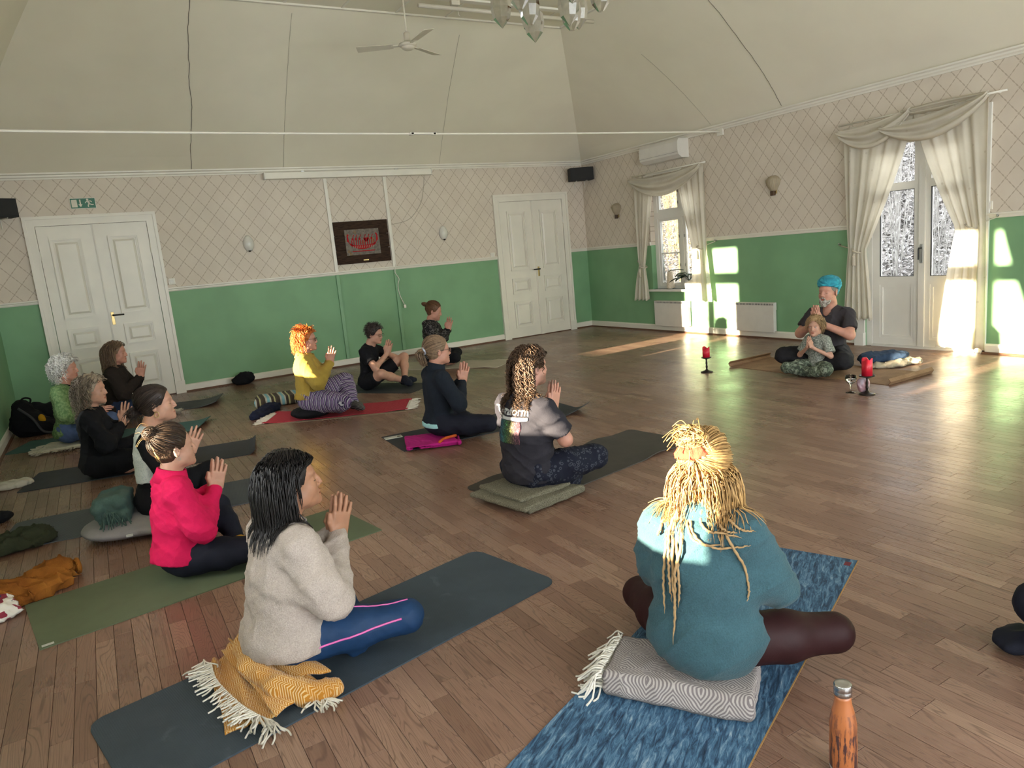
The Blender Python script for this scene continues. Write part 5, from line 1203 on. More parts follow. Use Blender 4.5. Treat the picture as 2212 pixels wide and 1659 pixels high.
def folded(name, label, cat, loc, rz, sx, sy, layers, mat, t=.022, r=.011, seed=0, group=None, z=0.0, sag=.004, ragged=.01):
    """folded textile: stacked rounded layers joined by a fold at one side"""
    root = empty(name, (loc[0], loc[1], z), rz, label, cat, group); rr = np.random.default_rng(seed); S_ = SDF()
    for k in range(layers):
        ox, oy = rr.normal(0, ragged, 2); zz = r+.002+k*t*.92
        S_.box((ox, oy, zz), (sx/2-r-abs(ox), sy/2-r-abs(oy), max(.001, t/2-r*.6)), r*.6, eul(0, rr.normal(0, .03), 0), .003)
        if k % 2 == 0 and k+1 < layers: S_.cone((sx/2-r*1.4, -sy/2+r, zz+t*.46), (sx/2-r*1.4, sy/2-r, zz+t*.46), t*.86, t*.86, .006)
    S_.noise.append(fold(seed, sag, 20, (1, 1, .4))); S_.noise.append(lambda D, X, Y, Z: np.maximum(D, .001-Z))
    sdf_obj('folded_cloth', S_, .007, mat, root); return root
def fringe(root, pts, outd, l, n, mat, r=.0028, seed=0, name='fringe', z0=None, jit=.35, drop=.0, sides=5):
    """tassel threads along an edge; pts polyline (local), outd direction"""
    rr = np.random.default_rng(seed); E = catmull(pts, n); out = np.asarray(outd, float); S_ = []
    for p in E:
        d = _nrm(out+rr.normal(0, jit, 3)*np.array([1, 1, .25])); L = l*(.7+.5*rr.random()); side = np.array([-d[1], d[0], 0])*rr.normal(0, .25)*L
        q = [p, p+d*L*.35+side*.3, p+d*L*.7+side, p+d*L+side*1.1]
        q = np.array(q); q[1:, 2] = np.maximum(q[1:, 2]+np.array([.0, -drop*.6, -drop]), r if z0 is None else z0+r+rr.random()*.006); S_.append(catmull(q, 8))
    V, Q = strands_mesh(np.array(S_), np.full((n, 8), r), sides); return obj(name, fast_mesh(name, V, Q), mat, root)
def pile(name, label, cat, loc, rz, blobs, mat, amp=.012, ff=26, seed=0, h=.008, group=None, z=0.0, part='crumpled_cloth', cut=True):
    root = empty(name, (loc[0], loc[1], z), rz, label, cat, group); S_ = SDF()
    for b in blobs:
        if len(b) == 2: S_.ell(b[0], b[1], None, .03)
        elif len(b) == 3: S_.ell(b[0], b[1], eul(0, b[2], 0).T, .03)
        else: S_.cone(b[0], b[1], b[2], b[3], .025)
    S_.noise.append(fold(seed, amp, ff, (1, 1, 1.2)))
    if cut: S_.noise.append(lambda D, X, Y, Z: np.maximum(D, .001-Z))
    sdf_obj(part, S_, h, mat, root); root['_s'] = 0; del root['_s']; return root, S_
def mid(a, b): return (np.asarray(a)+np.asarray(b))/2
SLATE = rubber('slate_blue_rubber', (0.040, 0.055, 0.070), 900, .08, .35); OLIVE = rubber('olive_green_rubber', (0.098, 0.122, 0.070), 0, .06); CHAR = rubber('charcoal_rubber', (0.027, 0.030, 0.034), 0, .15); GREY = rubber('blue_grey_rubber', (0.075, 0.086, 0.098), 700, .08)
yoga_mat('slate blue mat with rounded corners under the beige jumper', (-7.895, -8.01), (-6.195, -7.64), .565, SLATE, .06, curl_near=None)
m = yoga_mat('long olive green mat under the pink pullover', (-8.17, -6.72), (-6.57, -6.47), .575, OLIVE, 0, .005)
lb = MB(); lb.box((.01, -.275, .0052), (.055, -.255, .0060)); lb.build('label_tag', plain('pale_mat_label', (.45, .45, .42), .7), m)
yd = np.array([-.918, -.396]); FRb, FLb = np.array([-5.04, -8.62]), np.array([-5.27, -8.08])
g = G('marbled_blue_rubber'); x, y, z = g.coord(); n = g.noise(g.vec(x*.55+y*.12, y*3.2-x*.5, z), 20, 5, .72, .9); n2 = g.noise(scale=5, detail=3)
c = g.rampc(n, [(0.30, (0.006, 0.012, 0.026)), (.43, (0.022, 0.055, 0.105)), (.53, (0.055, 0.13, 0.22)), (.62, (0.13, 0.22, 0.31)), (.72, (0.34, 0.42, 0.48))]); g.bump(g.noise(scale=300), .2, .002); MARB = g.done(c, .7, 0, .3)
mb_ = yoga_mat('marbled blue and grey mat under the teal jumper', mid(FRb, FLb)+yd*1.9, mid(FRb, FLb), .585, MARB, 0, .004)
e = MB(); e.box((0, -.296, 0), (1.9, -.2925, .0036)); e.build('cork_edge', plain('tan_underside', (.30, .16, .05), .8), mb_); e = MB(); e.box((1.83, -.275, .0041), (1.865, -.25, .005)); e.build('label_tag', plain('dark_red_label', (.12, .01, .02), .7), mb_)
yoga_mat('grey-brown mat with a rippled edge under the folded towels', (-5.80, -6.74), (-4.20, -6.44), .60, rubber('taupe_rubber', (0.052, 0.046, 0.040), 0, .1), .05, wave=.018, seed=3)
yoga_mat('charcoal mat with a phone lying on its end', (-5.785, -5.0), (-4.06, -5.10), .60, CHAR, 0, .005, seed=4, corner=('far', -1, .09))
yoga_mat('thin beige mat beneath the red rug', (-6.41, -2.93), (-5.02, -3.66), .60, rubber('beige_rubber', (0.26, 0.19, 0.13), 0, .08), 0, .004)
yoga_mat('dark grey mat under the person in black shorts', (-5.18, -1.95), (-4.56, -2.86), .58, rubber('dark_grey_rubber', (0.030, 0.033, 0.034), 0, .1), .03, .005)
yoga_mat('blue-grey mat with an olive garment dropped on it', (-8.40, -5.16), (-6.92, -5.37), .60, GREY, .05, .005)
yoga_mat('charcoal mat under the all-black figure, its far corner turned up', (-8.36, -3.71), (-6.67, -4.05), .58, CHAR, 0, .006, seed=8, curl_far=(.08, .8))
yoga_mat('teal green mat under the green cardigan', (-8.55, -2.02), (-6.89, -2.62), .56, rubber('teal_green_rubber', (0.040, 0.095, 0.085), 0, .1), .03, .005, curl_far=(.18, .4), seed=9)
yoga_mat('mottled grey mat with a lifted end beside the door', (-8.05, -.82), (-6.55, -1.28), .56, rubber('mottled_grey_felt', (0.075, 0.080, 0.085), 0, .25), 0, .008, curl_far=(.28, .34), seed=10)
yoga_mat('cream mat by the back wall', (-4.10, -.95), (-3.10, -2.22), .60, rubber('cream_mat', (0.42, 0.37, 0.28), 0, .06), .04, .006, wave=.01, seed=11)
g = G('cork_brown_mat'); n = g.noise(scale=120, detail=3).ramp(.3, .7); n2 = g.noise(scale=7, detail=4).ramp(.3, .7); c = g.mix(n2*.5+n*.5, (0.17, 0.095, 0.050), (0.27, 0.165, 0.095)); LEAD = g.done(c, .85, 0, .2)
yoga_mat('brown mat with both ends curling up under the turbaned leader', (-1.50, -4.86), (-1.50, -6.80), .66, LEAD, 0, .006, curl_near=(.075, 2.9), curl_far=(.075, 2.9), name='floor_mat')

# --- mustard herringbone blanket with white fringe
g = G('mustard_herringbone_wool'); x, y, z = g.coord(); S1, S2 = .011, .022
u = (x*.8+y*.6); v = (y*.8-x*.6); ci = (u/S2).floor(); par = (ci*.5).frac()*2; zz = ((u/S2).frac()-.5).abs()*2
st = ((v/S1)+zz*1.1+par*.5).frac(); line = (st-.5).abs().lt(.20)
c = g.mix(line, (0.40, 0.165, 0.020), (0.66, 0.47, 0.23)); c = g.mix(g.noise(scale=5, detail=3).ramp(.35, .65)*.5, c, (0.36, 0.145, 0.018)); g.bump(st*1.0+g.noise(scale=160)*.4, .5, .003); MUST = g.done(c, .95, 0, .1, .2)
FRW = cloth('cream_wool_fringe', (0.66, 0.62, 0.54), .95, .3, var=.1)
bp = FIGS['P_beige'].root.location; broot = empty('throw_blanket', (bp.x, bp.y, .006), 0, 'mustard herringbone throw with white fringe, bunched under the beige jumper', 'blanket')
def L2(px, py, z=0.0): p = fl(px, py, .006+z); return np.array([p[0]-bp.x, p[1]-bp.y, z])
def sheet(c00, c10, c11, c01, z0, amp, seed, nu=34, nv=26, th=.006, hump=0.0, curl=0.0):
    rr = np.random.default_rng(seed); u, v = np.meshgrid(np.linspace(0, 1, nu), np.linspace(0, 1, nv), indexing='ij'); P = ((1-u)*(1-v))[..., None]*c00+(u*(1-v))[..., None]*c10+(u*v)[..., None]*c11+((1-u)*v)[..., None]*c01
    w = sum(np.sin(u*a+v*b+p)*q for a, b, p, q in [(rr.uniform(4, 14), rr.uniform(-9, 9), rr.random()*6, .5) for _ in range(4)]); P[..., 2] += z0+th+amp*np.maximum(0, w)+hump*np.sin(math.pi*u)*np.sin(math.pi*v)
    P[..., 0] += .008*np.sin(v*9+seed)*(u-.5); P[..., 1] += .010*np.sin(u*8+seed)*(v-.5)*2; mb = MB(); mb.slab(P, th); return mb, P
mb1, P1 = sheet(L2(520, 1400), L2(452, 1440), L2(488, 1590), L2(620, 1540), 0, .016, 1, curl=.02); mb1.build('lower_layer', MUST, broot, True)
mb2, P2 = sheet(L2(530, 1390, .0), L2(478, 1420, .0), L2(600, 1560, .0), L2(690, 1500, .0), .022, .022, 2, hump=.03); mb2.build('middle_layer', MUST, broot, True)
mb3, P3 = sheet(L2(580, 1400), L2(500, 1412), L2(620, 1500), L2(720, 1485), .050, .016, 3, hump=.03); mb3.build('upper_layer', MUST, broot, True)
RS = SDF(); rp = [L2(540, 1375, .03), L2(528, 1395, .055), L2(545, 1440, .06), L2(600, 1480, .05), L2(660, 1495, .04), L2(705, 1492, .034), L2(722, 1488, .03)]
RS.chain(rp, [.035, .042, .042, .038, .036, .034, .030], .02); RS.noise.append(fold(4, .006, 40)); sdf_obj('rolled_edge', RS, .007, MUST, broot)
fringe(broot, [L2(456, 1432, .03), L2(470, 1470, .035), L2(520, 1520, .04), L2(560, 1545, .035)], _nrm(L2(440, 1500)-L2(500, 1470)), .075, 64, FRW, .0030, 1, z0=.022); fringe(broot, [L2(540, 1535, .03), L2(575, 1552, .02), L2(598, 1562, .012)], _nrm(L2(560, 1600)-L2(570, 1550)), .095, 26, FRW, .0032, 2)
fringe(broot, [L2(440, 1425, .03), L2(448, 1440, .012)], _nrm(L2(430, 1460)-L2(455, 1425)), .065, 18, FRW, .003, 3); fringe(broot, [L2(672, 1512, .02), L2(715, 1508, .03)], _nrm(L2(720, 1545)-L2(695, 1510)), .07, 18, FRW, .0032, 4)
# --- folded diamond twill blanket under the teal jumper
g = G('grey_diamond_twill'); x, y, z = g.coord(); a = (((x/.17).frac()-.5).abs()*2+(((y-z)/.15).frac()-.5).abs()*2); st = (a*7.0).frac(); ln = st.lt(.5); c = g.mix(ln, (0.36, 0.325, 0.30), (0.17, 0.145, 0.145)); g.bump(st*.6+g.noise(scale=200)*.5, .4, .003); TW = g.done(c, .95, 0, .1)
bl = FIGS['P_blonde'].root.location; yb = math.radians(27)
ax = _nrm((fl(1605, 1572)-fl(1310, 1512))[:2]); ang = math.atan2(ax[1], ax[0]); cen = mid(fl(1318, 1512)[:2], fl(1605, 1572)[:2])+np.array([-ax[1], ax[0]])*.125
fb = empty('folded_blanket', (cen[0], cen[1], .006), ang, 'grey diamond-twill wool blanket with cream fringe, folded under the teal jumper', 'blanket'); FS = SDF(); lx, ly = .235, .125
for k in range(3): FS.box((.0, .004*k, .016+k*.027), (lx-.012, ly-.018, .0055), .0085, None, .006)
FS.cone((-lx+.02, -ly+.022, .016+.0135), (lx-.02, -ly+.022, .016+.0135), .027, .027, .008); FS.cone((-lx+.02, -ly+.026, .060), (lx-.02, -ly+.026, .056), .024, .024, .01)
FS.noise.append(fold(6, .0035, 22)); sdf_obj('folded_cloth', FS, .006, TW, fb)
for zz, n_, sd in ((.03, 34, 1), (.065, 34, 2), (.085, 26, 3)): fringe(fb, [(-lx, -ly+.01, zz), (-lx+.004, 0, zz+.004), (-lx, ly, zz)], (-1, -.25, 0), .085, n_, FRW, .0034, sd, drop=.05)
# --- towels under the mullet
g = G('speckled_moss_towel'); n = g.noise(scale=260, detail=3).ramp(.38, .62); c = g.mix(n, (0.13, 0.118, 0.082), (0.30, 0.275, 0.20)); g.bump(n, .8, .006); TOW = g.done(c, .98, 0, .05)
ml = FIGS['P_mullet'].root.location; folded('folded_towel', 'speckled moss-grey towel folded double, lowest of two under the black printed T-shirt', 'towel', (ml.x-.045, ml.y-.03), math.radians(12), .50, .50, 2, TOW, .026, .013, 3, 'folded towels under one sitter', .006); folded('folded_towel', 'speckled moss-grey towel, smaller one on top under the black printed T-shirt', 'towel', (ml.x-.03, ml.y+.0), math.radians(10), .40, .42, 1, TOW, .024, .012, 4, 'folded towels under one sitter', .052)
# --- magenta cloth, phone
fp = FIGS['P_fleece'].root.location; MAG = cloth('magenta_cotton', (0.40, 0.012, 0.17), .85, .4, var=.15)
mg = folded('folded_cloth', 'magenta cotton cloth with an orange band, folded under the navy fleece', 'cloth', (fp.x-.10, fp.y-.06), math.radians(-22), .44, .42, 2, MAG, .020, .010, 7, None, .006, .006, .02)
P = np.array([(.05, -.20, .045), (.10, -.12, .050), (.19, -.05, .046)]); MB().tube(catmull(P, 12), .012, 6).build('orange_band', cloth('orange_cotton', (.55, .10, .02), .85), mg, True)
ph = fl(746, 951, .006) if False else np.array([-5.705, -4.82, 0]); po = empty('phone', (ph[0], ph[1], .0055), math.radians(-8), 'pale phone lying face down on a charcoal mat', 'phone'); MB().box((-.075, -.036, 0), (.075, .036, .008), bevel=.0035).build('phone_body', plain('pale_phone_shell', (.50, .50, .44), .4), po); MB().box((.03, -.03, .008), (.062, .002, .0095), bevel=.001).build('camera_plate', plain('dark_glass_plate', (.05, .05, .05), .2), po)
# --- red rug on the beige mat, zafu, striped cushion, navy garment
g = G('red_woven_rug'); x, y, z = g.coord(); n = g.noise(g.vec(x*8, y*40, 0.0), 5, 3).ramp(.3, .7); c = g.mix(n, (0.33, 0.012, 0.030), (0.47, 0.035, 0.055)); g.bump((x*420).sin()*.4+n, .6, .004); RUG = g.done(c, .95)
rg = yoga_mat('red woven rug with white fringed ends under the mustard cardigan', (-6.33, -2.96), (-5.06, -3.63), .52, RUG, 0, .006, wave=.012, seed=5, name='rug', group=None, z=.0045, cat='rug', nu=70)
Lr = math.hypot(1.27, .67)
for xx, dd, sd in ((Lr, 1, 1), (0, -1, 2)):
    bd = MB(); bd.box((xx-.022 if dd > 0 else xx, -.26, .0055), (xx if dd > 0 else xx+.022, .26, .0105)); bd.build('white_border', FRW, rg); fringe(rg, [(xx, -.255, .007), (xx, 0, .007), (xx, .255, .007)], (dd, 0, 0), .085, 40, FRW, .0036, sd, jit=.15, z0=0.0)
yl = FIGS['P_yellow'].root.location; zf = empty('meditation_cushion', (yl.x-.01, yl.y-.02, .0115), 0, 'round black meditation cushion under the striped trousers', 'cushion'); Z = SDF(); Z.ell((0, 0, .055), (.205, .205, .060), None, .01); Z.noise.append(fold(9, .003, 30)); Z.noise.append(lambda D, X, Y, Zz: np.maximum(D, .002-Zz)); sdf_obj('cushion_cover', Z, .009, BLACKC, zf)
g = G('striped_cushion_cotton'); x, y, z = g.coord(); f = ((x+y*.15)/.155+.1).frac(); c = g.rampc(f, [(0, (.045, .032, .022)), (.2, (.42, .40, .32)), (.32, (.17, .36, .42)), (.5, (.42, .40, .32)), (.6, (.045, .032, .022)), (.78, (.38, .36, .18)), (.88, (.06, .045, .03))]); 
for nd in g.nt.nodes:
    if nd.type == 'VALTORGB': nd.color_ramp.interpolation = 'CONSTANT'
sc = empty('cushion', (-6.07, -2.16, 0), math.radians(-14), 'flat cushion with brown, cream and light blue stripes behind the mustard cardigan', 'cushion'); Z = SDF(); Z.box((0, 0, .055), (.20, .15, .018), .034, None, .01); Z.noise.append(fold(10, .004, 14)); sdf_obj('cushion_cover', Z, .01, g.done(c, .95), sc)
NAVC = cloth('navy_cotton', (0.010, 0.013, 0.032), .9, .4); pile('jacket', 'crumpled dark navy jacket beside the striped cushion', 'jacket', (-6.30, -2.62), math.radians(58), [((-.05, 0, .03), (.26, .09, .045)), ((.14, .0, .035), (.14, .12, .05)), ((-.26, .02, .006), (.02, .0, .012), .012, .02) if False else ((-.24, .02, .015), (.08, .05, .02))], NAVC, .010, 30, 3, .009)
pile('bag', 'small soft black bag set against the back wall skirting', 'bag', (-6.08, -.16), math.radians(-4), [((0, 0, .07), (.15, .075, .075)), ((.05, 0, .12), (.10, .06, .05))], BLACKC, .010, 24, 4, .01)
# --- belongings on the left
MEL = cloth('grey_lilac_cotton', (0.27, 0.255, 0.27), .9, .35, var=.1); vp = FIGS['P_vest'].root.location
cu = empty('meditation_cushion', (vp.x-.04, vp.y-.06, .006), math.radians(-14), 'large grey crescent floor cushion under the pale blue vest', 'cushion'); Z = SDF(); Z.ell((-.12, 0, .055), (.26, .24, .060), None, .03); Z.ell((.1, .0, .05), (.2, .26, .055), None, .03); Z.noise.append(fold(11, .003, 14)); Z.noise.append(lambda D, X, Y, Zz: np.maximum(D, .001-Zz)); sdf_obj('cushion_cover', Z, .0085, MEL, cu)
MB().box((-.09, -.243, .045), (-.055, -.236, .058)).build('label_tag', plain('white_cloth_tag', (.6, .6, .58), .8), cu)
gc = fl(272, 1095, .11); GRN = cloth('sea_green_wool', (0.060, 0.105, 0.092), .95, .6, 140, .2, .3)
gb = empty('folded_blanket', (vp.x-.215, vp.y-.03, .105), math.radians(-10), 'sea green wool blanket with a fringe, folded on the grey crescent cushion', 'blanket'); Z = SDF()
for k in range(4): Z.box((0, 0, .022+k*.036), (.075, .10, .006), .014, eul(0, .05*(k-1), 0), .008)
Z.cone((-.07, -.10, .055), (-.07, .10, .055), .030, .030, .008); Z.cone((-.07, -.10, .10), (-.07, .10, .10), .042, .042, .008); Z.cone((.06, -.10, .05), (.06, .10, .05), .036, .036, .008); Z.cone((.045, -.10, .12), (.045, .10, .12), .042, .042, .01); Z.cone((-.06, -.10, .14), (.03, -.10, .15), .02, .02, .02); Z.cone((-.06, .10, .14), (.03, .10, .15), .02, .02, .02); Z.noise.append(fold(12, .003, 36)); Z.noise.append(lambda D, X, Y, Zz: np.maximum(D, -.012-Zz)); sdf_obj('folded_cloth', Z, .007, GRN, gb)
fringe(gb, [(-.05, -.115, .075), (.0, -.12, .07), (.075, -.112, .065)], (.15, -.5, -.6), .085, 22, GRN, .0032, 5, z0=-.01, drop=.03)
OLC = cloth('olive_cotton', (0.030, 0.034, 0.018), .9, .4, var=.25); pile('sweatshirt', 'crumpled olive sweatshirt on the end of a blue-grey mat', 'sweatshirt', (-8.30, -5.42), .2, [((0, 0, .03), (.20, .13, .05)), ((.08, .02, .055), (.09, .09, .04)), ((-.10, -.03, .05), (.10, .09, .04)), ((.02, -.08, .03), (.14, .06, .04))], OLC, .020, 30, 5, .007, z=.006)
g = G('rust_corduroy'); x, y, z = g.coord(); n = g.noise(scale=7, detail=4).ramp(.3, .7); c = g.mix(n, (0.17, 0.055, 0.010), (0.30, 0.115, 0.020)); g.bump(((x*1.0+y*.7)*1500).sin(), .4, .0015); ORC = g.done(c, .9, 0, .1)
oj, OS = pile('jacket', 'crumpled rust-orange corduroy jacket lying beside the olive mat', 'jacket', (-8.22, -6.26), math.radians(24), [((0, 0, .03), (.20, .11, .05)), ((.17, .05, .05), (.09, .075, .055)), ((-.10, -.02, .055), (.12, .09, .045)), ((.02, -.13, .03), (.14, -.10, .032), .042, .038), ((-.2, -.14, .025), (.02, -.13, .03), .04, .04)], ORC, .018, 26, 6, .007)
cf = MB(); th = np.linspace(0, 6.283, 16, endpoint=False); cf.tube([(.245+.006*math.cos(t), -.02+.035*math.cos(t), .048+.032*math.sin(t)) for t in th], .012, 6, closed=True); cf.build('cuff', ORC, oj, True)
g = G('floral_scarf_print'); n = g.voronoi(scale=13, out='Distance'); n2 = g.noise(scale=10, detail=2); c = g.rampc(n2*.6+n*.5, [(0, (.02, .05, .11)), (.40, (.22, .02, .04)), (.50, (.66, .63, .56)), (.72, (.24, .03, .05))])
for nd in g.nt.nodes:
    if nd.type == 'VALTORGB': nd.color_ramp.interpolation = 'CONSTANT'
pile('scarf', 'floral red, white and navy scarf tumbled against the rust corduroy jacket', 'scarf', (-8.335, -6.50), .5, [((0, 0, .035), (.12, .09, .055)), ((-.10, -.06, .02), (.08, -.07, .022), .026, .022), ((.04, .03, .06), (.07, .06, .03))], g.done(c, .9), .009, 34, 7, .007)
pile('cloth', 'crumpled pale beige cloth on bare floor near the wall', 'cloth', (-8.47, -3.78), .3, [((0, 0, .025), (.13, .08, .035)), ((.08, 0, .02), (.08, .06, .028))], cloth('pale_beige_cotton', (.42, .38, .30), .9), .010, 40, 8, .008)
pile('pouch', 'little black pouch on bare floor between two mats', 'bag', (-8.47, -4.75), .1, [((0, 0, .035), (.09, .07, .04))], BLACKC, .005, 30, 9, .008)
bk, BS = pile('backpack', 'black backpack with a yellow tag slumped against the left wall', 'backpack', (-8.45, -1.38), math.radians(10), [((-.02, 0, .12), (.17, .15, .16)), ((-.06, .02, .25), (.10, .10, .14)), ((.08, -.04, .08), (.16, .14, .10))], BLACKC, .010, 16, 10, .011)
MB().tube(catmull([(-.08, -.02, .35), (-.03, -.03, .405), (.03, -.04, .39), (.02, -.05, .34)], 14), .010, 6).build('carry_loop', BLACKC, bk, True); MB().tube(catmull([(-.10, -.12, .32), (.0, -.17, .20), (.07, -.20, .05), (.20, -.2, .014)], 16), .014, 6).build('strap', cloth('grey_webbing', (.05, .05, .055), .8), bk, True)
Z = SDF(); Z.ell((.085, -.135, .17), (.035, .022, .055), eul(0, .3, 0), .01); Z.noise.append(fold(2, .003, 50)); sdf_obj('yellow_tag', Z, .006, cloth('yellow_nylon', (.50, .26, .01), .7), bk)
pile('bag', 'black holdall with a pale piping line behind the green cardigan', 'bag', (-8.34, -.62), math.radians(-4), [((0, 0, .10), (.22, .13, .11)), ((-.10, 0, .17), (.09, .08, .08)), ((.06, .02, .15), (.08, .08, .08))], BLACKC, .012, 18, 11, .011)
FEL = cloth('cream_sheepskin', (0.50, 0.46, 0.36), .98, .9, 60, .15)
gp = FIGS['P_green'].root.location; cb = folded('folded_blanket', 'cream woven blanket with a shaggy fringe under the green cardigan', 'blanket', (gp.x-.05, gp.y-.09), math.radians(-14), .40, .40, 1, FEL, .026, .012, 12, None, .006); fringe(cb, [(-.19, -.20, .02), (0, -.205, .02), (.15, -.20, .02)], (-.25, -1, 0), .09, 46, FEL, .005, 6, z0=-.004); fringe(cb, [(-.2, .1, .02), (-.205, -.05, .02), (-.19, -.2, .02)], (-1, -.4, 0), .07, 30, FEL, .005, 7, z0=-.004)
bq = FIGS['P_brown'].root.location; sp, _ = pile('sheepskin', 'tuft of white sheepskin by the mottled grey mat', 'sheepskin', (bq.x+.46, bq.y-.20), .1, [((0, 0, .02), (.10, .08, .022))], FEL, .006, 50, 13, .008, z=.010); fringe(sp, [(-.08, -.07, .022), (.02, -.08, .022), (.10, -.03, .022), (.10, .05, .022)], (.5, -.7, 0), .05, 40, FEL, .004, 8, z0=0)
# --- around the leader
cl = FIGS['P_leader'].root.location; DEN = cloth('indigo_denim', (0.022, 0.040, 0.075), .85, .5, var=.3)
pile('jeans', 'folded pair of blue jeans heaped on the floor behind the leader', 'jeans', (-.98, -6.13), math.radians(-25), [((0, 0, .08), (.20, .13, .055)), ((.10, -.06, .09), (.14, .09, .05)), ((-.14, 0, .07), (.09, .12, .06))], DEN, .010, 24, 14, .009)
pile('sweater', 'beige and black knitted sweater under the blue jeans', 'sweater', (-1.02, -6.17), math.radians(-25), [((-.02, -.10, .025), (.22, .10, .035)), ((.22, -.05, .03), (.13, .10, .035))], cloth('oatmeal_knit', (.36, .30, .22), .95, .6), .010, 24, 15, .009)
WAXR = plain('red_wax', (0.55, 0.012, 0.030), .45, var=.1); IRON = plain('dark_wrought_iron', (0.030, 0.022, 0.018), .4, .6)
def candle(loc, h, r, ch, cr, label, holder_label, seed):
    o = empty('candle_holder', (loc[0], loc[1], 0), 0, holder_label, 'candle holder', None)
    MB().lathe([(.001, 0), (.062, 0), (.064, .006), (.05, .012), (.022, .02), (.010, .032), (.008, .045)], 24).build('foot', IRON, o, True); MB().lathe([(.008, .04), (.012, .06), (.008, .08), (.011, h*.6), (.007, h*.75), (.012, h-.02)], 16).build('stem', IRON, o, True); MB().lathe([(.008, h-.022), (.03, h-.018), (r, h-.008), (r, h), (r-.006, h-.003), (.001, h-.006)], 28).build('dish', IRON, o, True)
    c = empty('candle', (loc[0], loc[1], h-.003), 0, label, 'candle', None); rr = np.random.default_rng(seed); n = 28; th = np.arange(n)*2*math.pi/n; rim = ch*(1-.16*np.clip(np.sin(th*2+seed), 0, 1)-.10*np.clip(np.sin(th*3+1.3), 0, 1)); mb = MB()
    R0 = np.stack([cr*np.cos(th), cr*np.sin(th), np.zeros(n)], -1); R1 = np.stack([cr*np.cos(th), cr*np.sin(th), rim], -1); R2 = np.stack([cr*.78*np.cos(th), cr*.78*np.sin(th), rim-.004], -1); R3 = np.stack([cr*.5*np.cos(th), cr*.5*np.sin(th), np.full(n, ch*.70)], -1)
    V = np.concatenate([R0, R1, R2, R3]); Fq = [(a*n+i, a*n+(i+1) % n, (a+1)*n+(i+1) % n, (a+1)*n+i) for a in range(3) for i in range(n)]+[tuple(range(n))[::-1], tuple(3*n+i for i in range(n))]; mb.add(V, Fq); mb.build('wax', WAXR, c, True)
    MB().tube([(0, 0, ch*.68), (.002, 0, ch*.85)], .0018, 5).build('wick', LASH, c)
k1, k2 = fl(1527, 804), fl(1873, 852)
candle(k1, .165, .052, .115, .038, 'short burnt-down red candle on the holder standing alone on the floor', 'dark iron candle holder standing alone on the floor', 1); candle(k2, .165, .062, .150, .042, 'tall red pillar candle on the holder beside the wine glass', 'dark iron candle holder beside the wine glass', 2)
wg = fl(1838, 848); o = empty('glass', (wg[0], wg[1], 0), 0, 'stemmed glass of water beside the candle holder', 'glass')
gm = G('clear_glass'); gm.set('Transmission Weight', 1.0); gm.set('IOR', 1.45); gm.set('Roughness', gm.noise(scale=3)*.02); CLEAR = gm.done((.95, .97, .97), None)
MB().lathe([(.001, 0), (.042, 0), (.042, .003), (.012, .008), (.005, .016), (.0045, .065), (.012, .075), (.038, .095), (.046, .12), (.044, .15), (.0425, .15), (.044, .12), (.036, .098), (.010, .08), (.001, .078)], 28, caps=False).build('glass_bowl', CLEAR, o, True); MB().lathe([(.001, .081), (.034, .099), (.042, .12), (.0425, .128), (.001, .128)], 24, caps=False).build('water', CLEAR, o, True)
sp_ = fl(1858, 850); o = empty('salt_lamp', (k2[0]+.03, k2[1]+.055, 0), 0, 'rounded pink and white stone light standing behind the candle holder', 'lamp'); Z = SDF(); Z.ell((0, 0, .075), (.052, .052, .07), None, .01); Z.noise.append(fold(13, .004, 40)); Z.noise.append(lambda D, X, Y, Zz: np.maximum(np.maximum(D, .002-Zz), Zz-.132)); g = G('pink_salt_stone'); n = g.noise(scale=14, detail=4).ramp(.35, .65); sdf_obj('stone', Z, .006, g.done(g.mix(n, (.42, .22, .25), (.48, .42, .50)), .5), o)
# --- bottle
bt = fl(1822, 1668); o = empty('water_bottle', (bt[0], bt[1], 0), 0, 'scuffed orange metal water bottle with a steel cap', 'bottle'); BSF = .93
g = G('scuffed_orange_enamel'); x, y, z = g.coord(); n = g.noise(g.vec(x*60, y*60, z*9), 1.6, 4, .7); band = ((z-.075).abs().lt(.052)).max(((z-.155).abs().lt(.03))*.55); f = n.ramp(.44, .54)*band; c = g.mix(f, (0.35, 0.115, 0.038), (0.050, 0.022, 0.022)); ORB = g.done(c, .32, 0, .5)
STE = plain('brushed_steel', (.55, .55, .55), .25, 1.0)
MB().lathe([(.001, 0), (.0335, 0), (.0345, .004), (.0345, .024)], 32).build('base_ring', STE, o, True); MB().lathe([(.0338, .024), (.0345, .026), (.0345, .10), (.0335, .125), (.0345, .140), (.0335, .155), (.028, .185), (.0225, .205), (.0205, .222), (.0205, .232)], 32).build('bottle_body', ORB, o, True); MB().lathe([(.0215, .232), (.0225, .233), (.0225, .245), (.0218, .2465), (.0225, .248), (.0225, .262), (.021, .2645), (.014, .2625), (.001, .2625)], 32).build('cap', STE, o, True)
# ------------------------------------------------------------------ things on the walls and under the ceiling
def disp(name, label, cat, loc, rz=0, group=None): return empty(name, loc, rz, label, cat, group)
